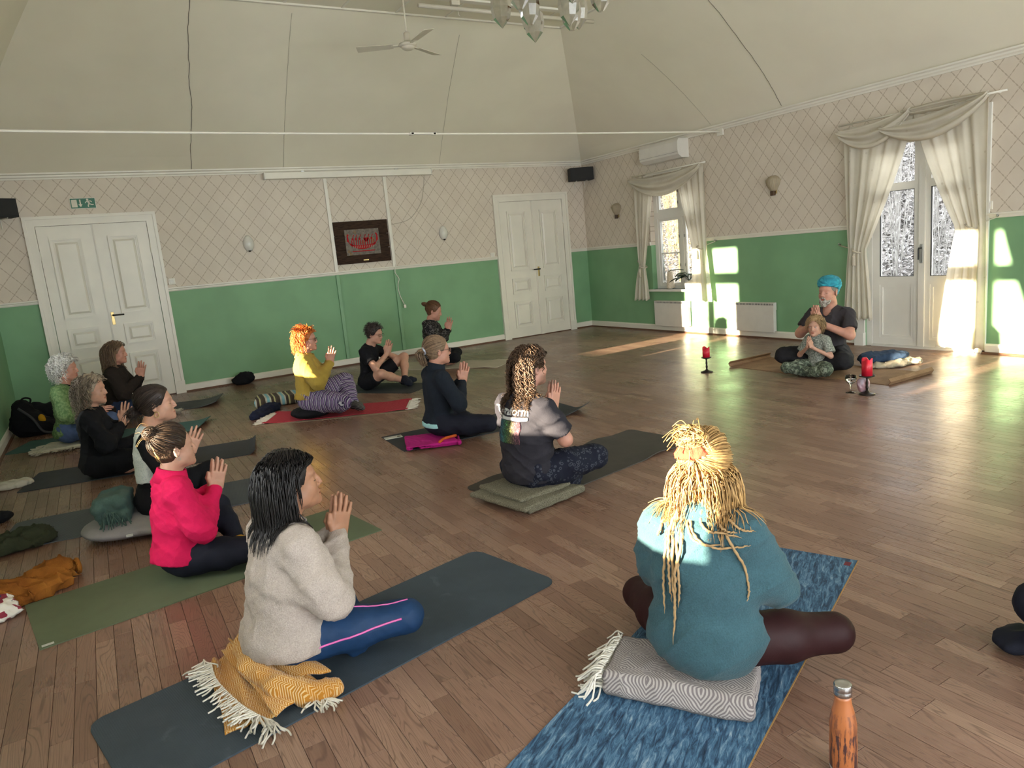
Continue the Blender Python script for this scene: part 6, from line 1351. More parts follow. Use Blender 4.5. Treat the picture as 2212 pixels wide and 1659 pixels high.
# radiators on the right wall
RADW = plain('radiator_enamel', (0.66, 0.63, 0.57), .4, var=.03)
def radiator(y0, y1, label):
    z0, z1 = .095, .485; o = disp('radiator', label, 'radiator', (0, (y0+y1)/2, z0), 0, 'electric radiators on the right wall'); w = (y1-y0)/2; H = z1-z0
    MB().box((-.075, -w, .0), (-.062, w, H-.035), bevel=.004).build('front_panel', RADW, o); b = MB(); b.box((-.062, -w+.01, .012), (-.012, w-.01, H)); b.build('housing', RADW, o)
    for s in (-1, 1): a, c = sorted((s*w, s*(w-.014))); MB().box((-.074, a, H-.10), (-.014, c, H), bevel=.004).build('side_cap', RADW, o)
    t = MB(); t.box((-.075, -w, H-.010), (-.062, w, H), bevel=.002); t.build('top_rail', RADW, o)
    gr = plain('grille_dark', (.12, .12, .12), .6); k = MB(); k.box((-.070, -w+.012, H-.034), (-.0625, w-.012, H-.011)); k.build('grille', gr, o)
    for yy in np.linspace(-w+.03, w-.03, 26): MB().box((-.0735, yy-.004, H-.034), (-.069, yy+.004, H-.011)).build('grille_fin', RADW, o)
    for s in (-1, 1): MB().box((-.016, s*(w*.6)-.02, .0), (0, s*(w*.6)+.02, H*.8)).build('wall_bracket', STEEL, o)
    return o
radiator(-2.50, -1.76, 'white electric radiator beneath the window'); radiator(-4.06, -3.36, 'white electric radiator on the green wall between window and glazed door')
# air conditioner
o = disp('air_conditioner', 'white wall-mounted heat pump above the curtained window', 'air conditioner', (0, -2.175, 2.545)); w = .41
prof = [(0, 0), (-.14, 0), (-.20, .045), (-.215, .10), (-.215, .22), (-.19, .262), (0, .265)]
m_ = MB(); V = [(x, s, z) for s in (-w, w) for x, z in prof]; n = len(prof); m_.add(V, [(i, (i+1) % n, n+(i+1) % n, n+i) for i in range(n)]+[tuple(range(n))[::-1], tuple(range(n, 2*n))]); m_.build('housing', RADW, o)
MB().box((-.216, -w+.01, .075), (-.2155, w-.01, .078)).build('panel_gap', CRACK, o); MB().box((-.19, -w+.03, .012), (-.13, w-.03, .020), M=rotM(0, -.55, 0, (-.005, 0, -.085))).build('air_flap', RADW, o)
# loudspeakers
SPK = plain('black_speaker_cloth', (.012, .012, .013), .8); BRK = plain('white_bracket', (.6, .57, .5), .5)
def speaker(loc, rz, label, w=.20, d=.20, h=.21):
    o = disp('loudspeaker', label, 'loudspeaker', loc, rz, 'black loudspeakers in the corners'); MB().box((-w, -d, 0), (w, 0, h), bevel=.006).build('cabinet', SPK, o); MB().box((-w+.02, -d-.008, .02), (w-.02, -d, h-.02), bevel=.003).build('grille', plain('speaker_grille', (.02, .02, .02), .9), o)
    b = MB(); 
    for s in (-1, 1): b.tube([(s*.09, .02, -.006), (s*.09, -.16, -.006)], .006, 6); b.tube([(s*.09, .02, -.006), (s*.09, .02, -.12)], .005, 6)
    b.build('bracket', BRK, o)
speaker((-.16, -.14, 2.52), math.radians(-22), 'black loudspeaker in the corner beside the heat pump wall'); speaker((-8.50, -.14, 2.36), math.radians(28), 'black loudspeaker in the corner by the exit sign')
# wall lamps: opal ovals on the back wall, pleated shells on the right wall
g = G('opal_glass'); n = g.noise(scale=3).ramp(.3, .7); OPAL = g.done(g.mix(n, (.62, .60, .54), (.68, .66, .60)), .25)
for p, lab in ((wa(538, 526, -.05), 'white opal oval wall lamp between the exit door and the picture'), (wa(960, 503, -.05), 'white opal oval wall lamp between the picture and the far double door')):
    o = disp('wall_lamp', lab, 'wall lamp', (p[0], 0, p[2]-.10), 0, 'opal wall lamps'); th = np.linspace(-math.pi/2, math.pi/2, 15); z = np.linspace(0, .21, 15); P = []
    for k, zz in enumerate(z):
        r = .072*math.sin(math.pi*(.10+.86*(k/14)))**.7; P.append([(r*math.sin(a), -r*math.cos(a)*.95-.004, zz) for a in th])
    mb = MB(); mb.slab(np.array(P), -.003); mb.build('shade', OPAL, o, True); MB().box((-.04, -.012, .01), (.04, 0, .19), bevel=.004).build('back_plate', WHITE, o); MB().lathe([(.001, -.014), (.014, -.01), (.020, .006), (.001, .01)], 14, M=rotM(loc=(0, -.03, 0))).build('finial', IRON, o, True)
def shade_fabric():
    g = G('pleated_ivory_fabric'); nt = g.nt; nt.nodes.remove(g.b); d = g.new('ShaderNodeBsdfDiffuse'); t = g.new('ShaderNodeBsdfTranslucent'); n = g.noise(scale=6).ramp(.3, .7); c = g.mix(n, (.50, .42, .30), (.58, .50, .36)); nt.links.new(c.k, d.inputs[0]); nt.links.new(c.k, t.inputs[0]); m = g.new('ShaderNodeMixShader'); m.inputs[0].default_value = .3; nt.links.new(d.outputs[0], m.inputs[1]); nt.links.new(t.outputs[0], m.inputs[2]); nt.links.new(m.outputs[0], g.out.inputs[0]); return g.m
SHF = shade_fabric()
for p, lab in ((wb(1328, 455, -.05), 'pleated ivory shell wall lamp in the corner near the window'), (wb(1666, 400, -.05), 'pleated ivory shell wall lamp between window and glazed door')):
    o = disp('wall_lamp', lab, 'wall lamp', (0, p[1], p[2]-.13), 0, 'shell wall lamps'); n = 56; th = np.linspace(0, math.pi, n); rows = []
    for t in (0, .12, .25, .38, .5, .62, .74, .84, .92, .97, 1.0):
        r = .026+.062*math.sin(math.pi*(.04+.60*t)) if t < .8 else .088*math.sqrt(max(.02, 1-((t-.55)/.47)**2)); pl = 1+.05*np.cos(np.arange(n)*math.pi/2); r *= 1.2; rows.append(np.stack([-r*np.sin(th)*.75*pl, r*np.cos(th)*pl, np.full(n, .055+.19*t)], -1))
    mb = MB(); mb.slab(np.array(rows), .0015); mb.build('shade', SHF, o, True); MB().box((-.045, -.028, 0), (-.004, .028, .058), bevel=.006).build('wooden_base', plain('dark_walnut', (.06, .03, .015), .4), o); MB().box((-.012, -.05, .02), (0, .05, .20), bevel=.004).build('back_plate', BRASS, o)
# exit sign
o = disp('exit_sign', 'green emergency exit sign with running figure above the left double door', 'sign', (-7.567, 0, 2.505)); w, h = .138, .064
MB().box((-w, -.016, -h), (w, 0, h), bevel=.002).build('sign_body', WHITE, o); MB().box((-w+.006, -.0185, -h+.006), (w-.006, -.015, h-.006)).build('green_face', plain('sign_green', (.004, .12, .055), .4), o); SGW = plain('sign_white', (.62, .60, .48), .5)
m_ = MB(); m_.box((-.122, -.0200, -.045), (-.062, -.018, .045)); m_.build('door_symbol', SGW, o)
m_ = MB(); A = lambda pts: m_.prism([(x, z) for x, z in pts], .018, .0200, M=np.array([[1, 0, 0, 0], [0, 0, -1, 0], [0, 1, 0, 0], [0, 0, 0, 1.0]])); A([(-.035, .045), (-.035, -.010), (-.050, -.010), (-.028, -.045), (-.006, -.010), (-.021, -.010), (-.021, .045)][::-1]); m_.build('arrow_symbol', SGW, o)
m_ = MB()
def limb(a, b, r): d = _nrm(np.array(b)-np.array(a)); q = np.array([-d[1], d[0]])*r; a, b = np.array(a), np.array(b); A([tuple(a+q), tuple(a-q), tuple(b-q), tuple(b+q)])
A([(.052+.0125*math.cos(t), .040+.0125*math.sin(t)) for t in np.linspace(0, 6.28, 14, endpoint=False)])
for a, b, r in (((.056, .026), (.066, -.006), .0105), ((.054, .024), (.032, .014), .005), ((.032, .014), (.026, .0), .005), ((.060, .022), (.082, .026), .005), ((.082, .026), (.096, .012), .005), ((.066, -.006), (.052, -.026), .0065), ((.052, -.026), (.054, -.046), .006), ((.066, -.006), (.092, -.020), .0065), ((.092, -.020), (.112, -.018), .006)): limb(a, b, r)
m_.build('running_figure_symbol', SGW, o)
# projector screen case, cable trunking, cable
o = disp('projector_screen', 'long white roll-up screen case under the cornice of the back wall', 'projector screen', (-4.135, 0, 2.715)); MB().box((-1.24, -.105, 0), (1.24, -.02, .085), bevel=.006).build('screen_case', WHITE, o)
for s in (-1, 1): MB().box((s*1.241-.008, -.11, -.004), (s*1.241+.008, -.015, .09), bevel=.003).build('end_cap', RADW, o); MB().box((s*.7-.02, -.03, .02), (s*.7+.02, 0, .11)).build('wall_bracket', STEEL, o)
GREENP = plain('green_wall_paint', GREEN, .5)
for x, lab in ((-4.535, 'white cable trunking on the back wall, running down beside the wooden picture'), (-3.637, 'white cable trunking with a hanging lead on the back wall')):
    o = disp('cable_trunking', lab, 'trunking', (x, 0, .1), 0, 'cable trunkings on the back wall'); MB().box((-.024, -.026, 1.29), (.024, 0, 2.61), bevel=.003).build('white_channel', WHITE, o); MB().box((-.024, -.026, .005), (.024, 0, 1.245), bevel=.003).build('green_channel', GREENP, o)
o = disp('cable', 'thin white lead hanging from the picture side of the trunking', 'cable', (-3.60, -.03, .8)); MB().tube(catmull([(-.02, 0, .62), (-.05, -.01, .5), (.0, -.01, .40), (-.03, -.01, .30), (-.015, -.01, .15), (.04, -.01, .0)], 30), .006, 6).build('lead', WHITE, o, True); MB().box((.025, -.03, -.05), (.06, 0, 0), bevel=.006).build('connector', WHITE, o)
o = disp('cable', 'thin wire looping across the wallpaper from screen case to picture', 'cable', (-3.0, -.006, 2.0)); MB().tube(catmull([(.02, 0, .72), (-.02, 0, .5), (-.10, 0, .28), (-.3, 0, .08), (-.55, 0, .02), (-.62, 0, .02)], 30), .004, 5).build('lead', plain('beige_wire', (.45, .40, .32), .6), o)
# picture: red ship motif on grey cloth, on a dark board
o = disp('picture', 'dark wooden board with a woven red long ship on grey cloth', 'picture', (-4.095, -.0, 1.79)); w, h = .415, .305
g = G('dark_brown_board'); x, y, z = g.coord(); n = g.noise(g.vec(x*2, y, z*14), 6, 4).ramp(.3, .7); BRD = g.done(g.mix(n, (.018, .009, .005), (.048, .024, .013)), .75, 0, .2); b = MB()
for k in range(3): b.box((-w, -.034, -h+k*.2045), (w, -.006, -h+k*.2045+.200), bevel=.003)
b.build('board', BRD, o); b = MB(); b.box((-w+.02, -.006, -h), (w-.02, 0, h)); b.build('batten', BRD, o)
g = G('grey_woven_cloth'); n = g.noise(scale=40, detail=4).ramp(.3, .7); n2 = g.noise(scale=9, detail=2).gt(.62); c = g.mix(n, (.12, .10, .085), (.20, .17, .14)); c = g.mix(n2*.5, c, (.22, .12, .03)); MB().box((-.262, -.038, -.185), (.262, -.033, .185)).build('cloth_panel', g.done(c, .9), o); RED = cloth('red_applique', (.34, .012, .016), .9); m_ = MB()
B2 = lambda pts: m_.prism(pts, .038, .0405, M=np.array([[1, 0, 0, 0], [0, 0, -1, 0], [0, 1, 0, 0], [0, 0, 0, 1.0]]))
t = np.linspace(-1, 1, 15); up = [(.215*a, -.045+.05*a**4) for a in t]; dn = [(.19*a, -.105+.06*a*a) for a in t[::-1]]; B2((up+dn)[::-1])
for s in (-1, 1): B2([(s*.215, 0), (s*.238, .02), (s*.235, .10), (s*.215, .125), (s*.20, .11), (s*.218, .09), (s*.205, .0)][::(1 if s > 0 else -1)])
for a in np.linspace(-.17, .17, 11): B2([(a-.006, -.045), (a+.006, -.045), (a+.009, .03), (a-.003, .03)][::1]); 
for a in (-.15, -.10, -.045, .03, .085, .14): B2([(a+.016*math.cos(q), .045+.018*math.sin(q)) for q in np.linspace(0, 6.28, 10, endpoint=False)]); B2([(a-.004, .06), (a+.004, .06), (a+.030, .105), (a+.018, .108)])
B2([(.055+.030*math.cos(q), .03+.030*math.sin(q)) for q in np.linspace(0, 6.28, 14, endpoint=False)]); B2([(-.18, -.125), (.18, -.125), (.165, -.138), (-.165, -.138)][::-1])
m_.build('ship_motif', RED, o); m2_ = MB()
for a in np.linspace(-.15, .15, 12): m2_.box((a-.004, -.0425, -.088), (a+.004, -.040, -.052))
m2_.build('hull_stripes', plain('pale_stripe', (.30, .25, .20), .9), o); MB().box((-.02, -.036, -.272), (.06, -.0335, -.258)).build('name_plate', BRASS, o)
# switches
for ax, p, lab in (('x', wa(371, 608), 'white light switch beside the left double door'), ('x', wa(1064, 551), 'white light switch beside the far double door'), ('y', wb(2131, 444), 'white light switch beside the glazed door')):
    if ax == 'x': o = disp('light_switch', lab, 'switch', (p[0], 0, p[2]), 0, 'light switches'); MB().box((-.04, -.012, -.04), (.04, 0, .04), bevel=.004).build('switch_plate', WHITE, o); MB().box((-.026, -.017, -.026), (.026, -.011, .026), bevel=.003).build('rocker', RADW, o)
    else: o = disp('light_switch', lab, 'switch', (0, p[1]-.02, p[2]), 0, 'light switches'); MB().box((-.012, -.04, -.04), (0, .04, .04), bevel=.004).build('switch_plate', WHITE, o); MB().box((-.017, -.026, -.026), (-.011, .026, .026), bevel=.003).build('rocker', RADW, o)
# tie rod with turnbuckle
o = disp('tie_rod', 'white iron tie rod with a turnbuckle spanning the room below the ceiling', 'tie rod', (0, -3.2, 2.78)); P = np.array([(x, 0, -.03*math.sin(math.pi*-x/8.67)) for x in np.linspace(-8.67, 0, 40)]); MB().tube(P, .011, 8).build('rod', WHITE, o, True)
tb = MB(); cx, cz = -4.39, -.03
for s in (-1, 1): tb.box((cx-.14, s*.022-.006, cz-.008), (cx+.14, s*.022+.006, cz+.008)); tb.box((cx+s*.13-.02, -.028, cz-.014), (cx+s*.13+.02, .028, cz+.014), bevel=.004)
tb.build('turnbuckle', WHITE, o)
for x in (-.012, -8.658): MB().box((x-.012, -.05, -.05), (x+.012, .05, .05)).build('end_plate', WHITE, o)
# ceiling fan
fx = np.array([-4.49, -3.29]); FANW = plain('ivory_fan_enamel', (.60, .55, .45), .45, var=.03); o = disp('ceiling_fan', 'ivory three-bladed ceiling fan hanging on a thin rod', 'ceiling fan', (fx[0], fx[1], 3.56))
MB().tube([(0, 0, .10), (0, 0, .64)], .009, 8).build('rod', FANW, o, True); MB().lathe([(.03, .02), (.075, .02), (.092, .035), (.092, .05), (.06, .062), (.03, .066)], 28).build('motor', FANW, o, True); MB().lathe([(.001, -.012), (.045, -.008), (.065, .008), (.07, .022)], 28, caps=False).build('cap', FANW, o, True); MB().lathe([(.034, .06), (.032, .15), (.024, .158), (.010, .16)], 18).build('sleeve', FANW, o, True); MB().lathe([(.05, .64), (.045, .60), (.015, .575)], 18).build('ceiling_rose', FANW, o, True)
vdir = math.atan2(CF[1], CF[0])
for a in (vdir+math.pi/2, vdir-math.radians(30)+.0, vdir-math.radians(150)):
    Mx = rotM(.20, 0, a, (0, 0, .036)); b = MB(); b.box((.08, -.014, -.004), (.17, .014, .004), M=Mx); b.build('blade_arm', FANW, o); b = MB(); V = np.array([(.15, -.045, -.002), (.52, -.06, -.002), (.52, .06, -.002), (.15, .045, -.002), (.15, -.045, .002), (.52, -.06, .002), (.52, .06, .002), (.15, .045, .002)]); V = (Mx[:3, :3]@V.T).T+Mx[:3, 3]; b.add(V, [(3, 2, 1, 0), (4, 5, 6, 7), (0, 1, 5, 4), (1, 2, 6, 5), (2, 3, 7, 6), (3, 0, 4, 7)]); b.build('blade', FANW, o)
# white tube light rail under the flat ceiling
o = disp('tube_lamp', 'long white tube lamp on brackets under the flat ceiling', 'lamp', (-3.16, -3.20, 4.02)); MB().tube([(-1.12, 0, 0), (1.12, -.0, 0)], .022, 12).build('tube', FANW, o, True)
for s in (-.7, .72): b = MB(); b.box((s-.05, -.03, .03), (s+.05, .03, .165), bevel=.01); b.tube([(s+.03, 0, -.025), (s+.035, 0, -.06), (s+.05, 0, -.07)], .004, 6); b.build('bracket', FANW, o)
MB().box((-.95, -.045, .075), (1.0, .045, .10), bevel=.008).build('reflector', WHITE, o)
# chandelier with cut-glass bells
ch = np.array([-4.93, -6.47]); o = disp('chandelier', 'brass chandelier with faceted clear glass shades', 'chandelier', (ch[0], ch[1], 2.80)); AB = plain('antique_brass', (.16, .085, .03), .4, .9)
g = G('cut_glass_shade'); nt = g.nt; nt.nodes.remove(g.b); tr = g.new('ShaderNodeBsdfTransparent'); gl = g.new('ShaderNodeBsdfGlossy'); gl.inputs[1].default_value = .12; df = g.new('ShaderNodeBsdfTranslucent'); df.inputs[0].default_value = (.85, .83, .77, 1); tr.inputs[0].default_value = (.82, .81, .78, 1); n = g.noise(scale=30).ramp(.3, .7); m1 = g.new('ShaderNodeMixShader'); f = n*.12+.52; nt.links.new(f.k, m1.inputs[0]); nt.links.new(tr.outputs[0], m1.inputs[1]); nt.links.new(df.outputs[0], m1.inputs[2]); m2 = g.new('ShaderNodeMixShader'); fr = g.new('ShaderNodeFresnel'); fr.inputs[0].default_value = 1.5; nt.links.new(fr.outputs[0], m2.inputs[0]); nt.links.new(m1.outputs[0], m2.inputs[1]); nt.links.new(gl.outputs[0], m2.inputs[2]); nt.links.new(m2.outputs[0], g.out.inputs[0]); CUT = g.m
MB().lathe([(.001, .42), (.03, .44), (.05, .50), (.03, .58), (.018, .70), (.03, .78), (.012, .85), (.008, 1.40)], 20).build('stem', AB, o, True)
def shade(x, y, z, r0, hgt, pointed):
    pr = [(.032, hgt), (r0*.92, hgt*.80), (r0, hgt*.52), (r0*.80, hgt*.22), (.018, 0) if not pointed else (.002, -.012)]
    e = MB(); e.lathe(pr, 8, M=rotM(rz=.2, loc=(x, y, z)), caps=False); s_ = e.build('glass_shade', CUT, o)
    MB().lathe([(.034, hgt-.004), (.036, hgt+.012), (.02, hgt+.035), (.010, hgt+.05)], 14, M=rotM(loc=(x, y, z))).build('gallery', AB, o, True); return (x, y, z+hgt+.05)
spots = []
for k in range(6): a = k*math.pi/3+.35; spots.append((.31*math.cos(a), .31*math.sin(a), .05, k % 2 == 0))
for k in range(4): a = k*math.pi/2+.1; spots.append((.17*math.cos(a), .17*math.sin(a), -.03 if k % 2 else .0, k % 2 == 1))
for x, y, z, pt in spots:
    t = shade(x, y, z, .066, .20, pt); MB().tube(catmull([(0, 0, .50), (x*.5, y*.5, .56), (x*.95, y*.95, .42), t], 14), .008, 7).build('arm', AB, o, True)
# ---- curtains
def curtain_mat():
    g = G('ivory_curtain_linen'); nt = g.nt; nt.nodes.remove(g.b); d = g.new('ShaderNodeBsdfDiffuse'); t = g.new('ShaderNodeBsdfTranslucent'); n = g.noise(scale=5, detail=4).ramp(.3, .7); fl_ = g.voronoi(g.vec(*[c for c in g.coord()]), 9).lt(.10); c = g.mix(n, (.82, .78, .69), (.88, .84, .75)); c = g.mix(fl_*.25, c, (.45, .38, .28))
    b = g.new('ShaderNodeBump'); b.inputs[0].default_value = .2; b.inputs[1].default_value = .002; nz = g.noise(scale=300); nt.links.new(nz.k, b.inputs['Height'])
    for s in (d, t): nt.links.new(c.k, s.inputs[0]); nt.links.new(b.outputs[0], s.inputs['Normal'])
    m = g.new('ShaderNodeMixShader'); m.inputs[0].default_value = .58; nt.links.new(d.outputs[0], m.inputs[1]); nt.links.new(t.outputs[0], m.inputs[2]); nt.links.new(m.outputs[0], g.out.inputs[0]); return g.m
CUR = curtain_mat()
def drape(parent, top, tie, bot, depth=.05, folds=9, seed=0, name='curtain_panel', x0=-.10, nz=36, nu=72):
    """top=(ya,yb,z), tie=(ya,yb,z), bot=(ya,yb,z): sheet gathered at the tie"""
    rr = np.random.default_rng(seed); u = np.linspace(0, 1, nu); P = np.zeros((nz, nu, 3)); ph = rr.random(4)*6
    for i, s in enumerate(np.linspace(0, 1, nz)):
        z = top[2]+(bot[2]-top[2])*s; st = (top[2]-tie[2])/(top[2]-bot[2])
        if s < st: q = (s/st); q2 = q**1.25 ; ya = top[0]+(tie[0]-top[0])*q2; yb = top[1]+(tie[1]-top[1])*q2; d = depth*(.55+.5*q); 
        else: q = (s-st)/(1-st); q2 = q**.8; ya = tie[0]+(bot[0]-tie[0])*q2; yb = tie[1]+(bot[1]-tie[1])*q2; d = depth*(1.05-.1*q)
        c = u*folds*2*math.pi
        off = d*.5*(np.sin(c+ph[0]+.4*np.sin(s*5+ph[1]))+.45*np.sin(c*1.7+ph[2]+s*1.5))
        pinch = math.exp(-((s-st)/.06)**2)
        P[i, :, 0] = x0+off*(1-.45*pinch)-.015*s; P[i, :, 1] = ya+(yb-ya)*u; P[i, :, 2] = z-.012*np.sin(c+ph[3])*(s > .97)
    mb = MB(); mb.slab(P, .0018); return mb.build(name, CUR, parent, True)
def swag(parent, pa, pb, sag_, width, seed=0, x0=-.14, n=50, m=16, tail=0.0, name='swag'):
    """draped band between two points (y,z); pleats follow the band"""
    rr = np.random.default_rng(seed); t = np.linspace(0, 1, n); w = np.linspace(0, 1, m); P = np.zeros((m, n, 3))
    for k, q in enumerate(w):
        y = pa[0]+(pb[0]-pa[0])*t; z = pa[1]+(pb[1]-pa[1])*t-(sag_*(.35+.65*q)+.0)*np.sin(math.pi*t)**.9-width*q*(.25+.75*np.sin(math.pi*t)**.6)
        P[k, :, 0] = x0-.035*np.sin(q*4.2*math.pi+seed)*(.4+.6*np.sin(math.pi*t))-.04*np.sin(math.pi*q); P[k, :, 1] = y; P[k, :, 2] = z
    mb = MB(); mb.slab(P, .002); return mb.build(name, CUR, parent, True)
ROPE = cloth('cream_cord', (.5, .45, .36), .9, .5)
def tieback(parent, y, z, wall_y, r=.05, x0=-.10, tassel=True):
    th = np.linspace(0, 6.283, 24, endpoint=False); MB().tube([(x0+.065*math.cos(t), y+r*math.sin(t), z+.025*math.sin(t)) for t in th], .008, 6, closed=True).build('tieback', ROPE, parent, True); MB().tube([(x0, y+r*(1 if wall_y > y else -1)*.8, z+.015), (-.03, wall_y, z+.07)], .006, 6).build('tieback_cord', ROPE, parent, True); MB().tube([(-.0, wall_y, z+.08), (-.035, wall_y, z+.08), (-.04, wall_y, z+.095)], .008, 6).build('tieback_hook', STEEL, parent, True)
    if tassel: MB().lathe([(.004, .0), (.016, -.02), (.018, -.035), (.016, -.045), (.022, -.13), (.001, -.13)], 12, M=rotM(loc=(x0-.07, y, z-.03))).build('tassel', ROPE, parent, True)
def pole(parent, y0, y1, z, x=-.09): MB().tube([(x, y0, z), (x, y1, z)], .010, 8).build('curtain_pole', WHITE, parent, True); [MB().tube([(x, yy, z), (0, yy, z)], .006, 6).build('pole_bracket', WHITE, parent) for yy in (y0+.1, y1-.1)]
def pb(px, py): q = wb(px, py, -.10); return q[1], q[2]
o = disp('curtain', 'ivory curtains with a draped swag, tied back beside the potted plant window', 'curtain', (0, 0, 0), 0, 'tied-back curtains')
pole(o, -2.98, -1.42, 2.42)
drape(o, (-1.44, -1.92, 2.40), (-1.50, -1.64, 1.03), (-1.34, -1.70, .50), .030, 4, 1); drape(o, (-2.94, -2.40, 2.40), (-2.95, -2.68, 1.22), (-3.02, -2.62, .50), .030, 4, 2)
swag(o, (-1.42, 2.39), (-2.95, 2.42), .15, .20, 1); tieback(o, -1.58, 1.03, -1.38); tieback(o, -2.84, 1.26, -3.05)
o = disp('curtain', 'long ivory curtains with crossed swags over the glazed door', 'curtain', (0, 0, 0), 0, 'tied-back curtains')
pole(o, -6.78, -5.04, 2.50)
drape(o, (-5.10, -5.90, 2.46), (-5.16, -5.38, 1.10), (-5.10, -5.46, .32), .028, 5, 3); drape(o, (-6.63, -5.90, 2.48), (-6.64, -6.36, 1.26), (-6.66, -6.18, .06), .028, 5, 4)
swag(o, (-5.06, 2.44), (-5.90, 2.53), .12, .17, 2, tail=0); swag(o, (-5.58, 2.40), (-6.66, 2.52), .12, .16, 3, x0=-.17); swag(o, (-5.80, 2.52), (-6.64, 2.52), -.06, .14, 4, x0=-.12); tieback(o, -5.27, 1.10, -4.99); tieback(o, -6.50, 1.28, -6.70, tassel=False)
o = disp('curtain', 'ivory curtains tied back at the window in the left wall', 'curtain', (XC, 0, 0), 0, 'tied-back curtains')
pole(o, -7.75, -6.1, 2.42, .09); drape(o, (-6.22, -6.62, 2.40), (-6.24, -6.52, 1.15), (-6.20, -6.58, .45), .04, 4, 5, x0=.10); drape(o, (-7.62, -6.98, 2.40), (-7.60, -7.34, 1.15), (-7.64, -7.30, .45), .04, 4, 6, x0=.10)
# ---- things on the window sill
ysl = wb(1447, 620, .02); o = disp('table_lamp', 'small tapered cream paper lamp on the window sill', 'lamp', (.03, wb(1446, 622)[1], .66)); g = G('cream_paper_shade'); n = g.voronoi(scale=60); MB().lathe([(.06, .015), (.062, .02), (.043, .27), (.041, .272), (.001, .27)], 24).build('shade', g.done(g.mix(n.ramp(.2, .6), (.55, .46, .33), (.68, .60, .47)), .8), o, True); MB().lathe([(.001, 0), (.045, 0), (.045, .014), (.01, .018)], 20).build('base', STEEL, o, True)
o = disp('potted_plant', 'dark-leaved potted plant in a white pot on the window sill', 'plant', (.02, wb(1487, 620)[1], .66)); MB().lathe([(.001, 0), (.058, 0), (.076, .13), (.072, .13), (.068, .118), (.001, .115)], 24).build('pot', RADW, o, True); r = np.random.default_rng(4); g = G('dark_leaf_green'); n = g.noise(scale=14).ramp(.3, .7); LEAF = g.done(g.mix(n, (.008, .018, .010), (.03, .055, .025)), .4)
for k in range(16):
    a = r.random()*6.28; el_ = .15+.9*r.random(); l = .15+.08*r.random(); rad = .06+.09*r.random(); base = np.array([.0, .0, .115]); tip = base+np.array([math.cos(a)*rad*.6, math.sin(a)*rad*1.25, .05+.14*r.random()*el_]); MB().tube(catmull([base, (base+tip)/2+np.array([0, 0, .03]), tip], 8), .003, 5).build('stem', LEAF, o, True)
    d = np.array([math.cos(a)*.7, math.sin(a), -.15+.35*r.random()]); d = _nrm(d); sd = _nrm(np.cross(d, [0, 0, 1])); u = np.linspace(0, 1, 9); wdt = .052*np.sin(math.pi*u**.75); P = np.zeros((9, 5, 3))
    for j, q in enumerate(np.linspace(-1, 1, 5)): P[:, j] = tip+d*l*u[:, None]+sd*(wdt*q)[:, None]+np.array([0, 0, 1])*(.015*abs(q)-.05*u*u*l/.15)[:, None] if False else tip+d*l*u[:, None]+sd*(wdt*q)[:, None]+np.stack([0*u, 0*u, .012*abs(q)-.05*u*u], -1)
    b = MB(); b.slab(P, .0015); b.build('leaf', LEAF, o, True)
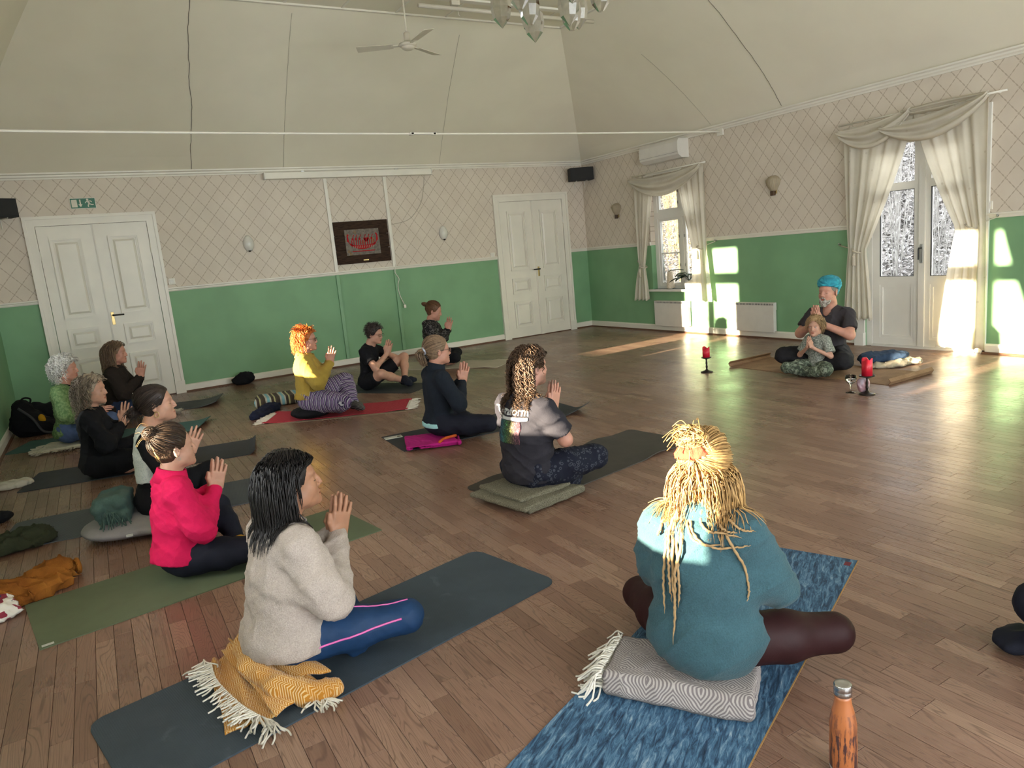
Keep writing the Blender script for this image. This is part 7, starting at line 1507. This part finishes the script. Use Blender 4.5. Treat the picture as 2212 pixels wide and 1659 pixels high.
# cable on the floor at the right door
# ------------------------------------------------------------------ wooded bank outside the right wall
def _outside():
    r = np.random.default_rng(21); n, m = 60, 110; xs = np.linspace(.6, 20, n); ys = np.linspace(-16, 20, m)
    def hgt(x, y): return -.45+.0*x+np.clip(x-2.2, 0, 99)*.62+.12*np.sin(x*1.7+y)+.10*np.sin(y*2.3+x*.7)
    X, Y = np.meshgrid(xs, ys, indexing='ij'); P = np.stack([X, Y, hgt(X, Y)], -1); mb = MB(); mb.grid(P)
    g = G('leaf_litter'); v = g.voronoi(scale=11, out='Color'); n1 = g.noise(scale=25, detail=4).ramp(.3, .7); w = g.voronoi(scale=14).ramp(.1, .5); c = g.mix(n1, (.04, .034, .030), (.12, .105, .10)); c = g.mix(w*.7, (.14, .13, .125), c); g.bump(w, 1.0, .05); o = mb.build('hillside', g.done(c, .9), None, True); tag(o, kind='structure')
    # leaves lying on the bank: thousands, beyond counting
    N = 26000; x = 1.2+9.5*r.random(N)**.8; y = np.where(r.random(N) < .5, -5.9+.58*x+r.normal(0, 1.1, N), -2.2+1.04*x+r.normal(0, 1.2, N)); s = r.uniform(.022, .055, N); a = r.random(N)*6.28; t1, t2 = r.normal(0, .5, N), r.normal(0, .5, N)
    c0 = np.stack([x, y, hgt(x, y)+.03+.03*r.random(N)], -1); d = np.stack([np.cos(a), np.sin(a), t1], -1); e = np.stack([-np.sin(a), np.cos(a), t2], -1); k = s[:, None]
    V = np.stack([c0-d*k, c0-e*k*.5, c0+d*k, c0+e*k*.5], 1).reshape(-1, 3); g = G('dry_leaves'); c = g.rampc(g.island(), [(0, (.035, .028, .024)), (.35, (.10, .088, .082)), (.7, (.19, .18, .18)), (1, (.30, .29, .30))]); q = np.arange(N*4).reshape(-1, 4)
    tag(obj('fallen_leaves', fast_mesh('fallen_leaves', V, q, False), g.done(c, .8)), 'dry pale leaves covering the bank outside', 'leaves', kind='stuff')
    # bare shrubs
    gb = G('pale_bark'); n1 = gb.noise(scale=9, detail=4).ramp(.3, .7); BK = gb.done(gb.mix(n1, (.09, .08, .075), (.22, .21, .20)), .85); gy = G('straw_reed'); n1 = gy.noise(scale=7).ramp(.3, .7); RD = gy.done(gy.mix(n1, (.12, .08, .03), (.22, .16, .075)), .85)
    def shrub(x, y, h, ns, mat, label, spread):
        z = float(hgt(x, y)); o = empty('bare_shrub', (x, y, z), 0, label, 'shrub', 'bare shrubs on the bank outside'); S_, T_ = [], []
        for i in range(ns):
            a = r.random()*6.28; l = h*(.6+.5*r.random()); b = np.array([math.cos(a), math.sin(a), 0])*spread*r.random(); p0 = b*.25; p = catmull([p0, p0+b*.4+np.array([0, 0, l*.4]), p0+b+r.normal(0, .08, 3)+np.array([0, 0, l])], 12); S_.append(p)
            for j in range(5):
                k = 3+r.integers(0, 8); d = _nrm(r.normal(size=3)+np.array([0, 0, .6])); q = l*.22*(.5+r.random()); T_.append(catmull([p[k], p[k]+d*q*.5, p[k]+d*q+np.array([0, 0, .05])], 12))
        A, B = np.array(S_), np.array(T_); V, Q = strands_mesh(A, np.linspace(.009, .003, 12)[None], 4); obj('stem', fast_mesh('stem', V, Q), mat, o); V, Q = strands_mesh(B, np.linspace(.006, .002, 12)[None], 3); obj('twigs', fast_mesh('twigs', V, Q), mat, o)
    pts = [(3.4, 1.3), (3.0, .4), (4.6, 2.9), (5.2, 3.2), (3.0, -4.4), (6.2, 4.6), (3.4, -3.6), (4.0, -3.2), (4.8, -3.4), (5.5, -2.3), (6.4, -2.4), (2.6, -4.7), (7.2, -1.4), (7.5, 6.0), (5.0, -2.6)]
    words = ['first', 'second', 'third']
    for i, (x, y) in enumerate(pts):
        reed = i in (0, 1, 2, 3, 5, 13); shrub(x, y, 2.6+.8*r.random(), 10 if reed else 7, RD if reed else BK, 'straw-coloured leafless shrub on the bank outside the window' if reed else 'pale grey leafless shrub on the bank outside the glass', .5)
_outside()
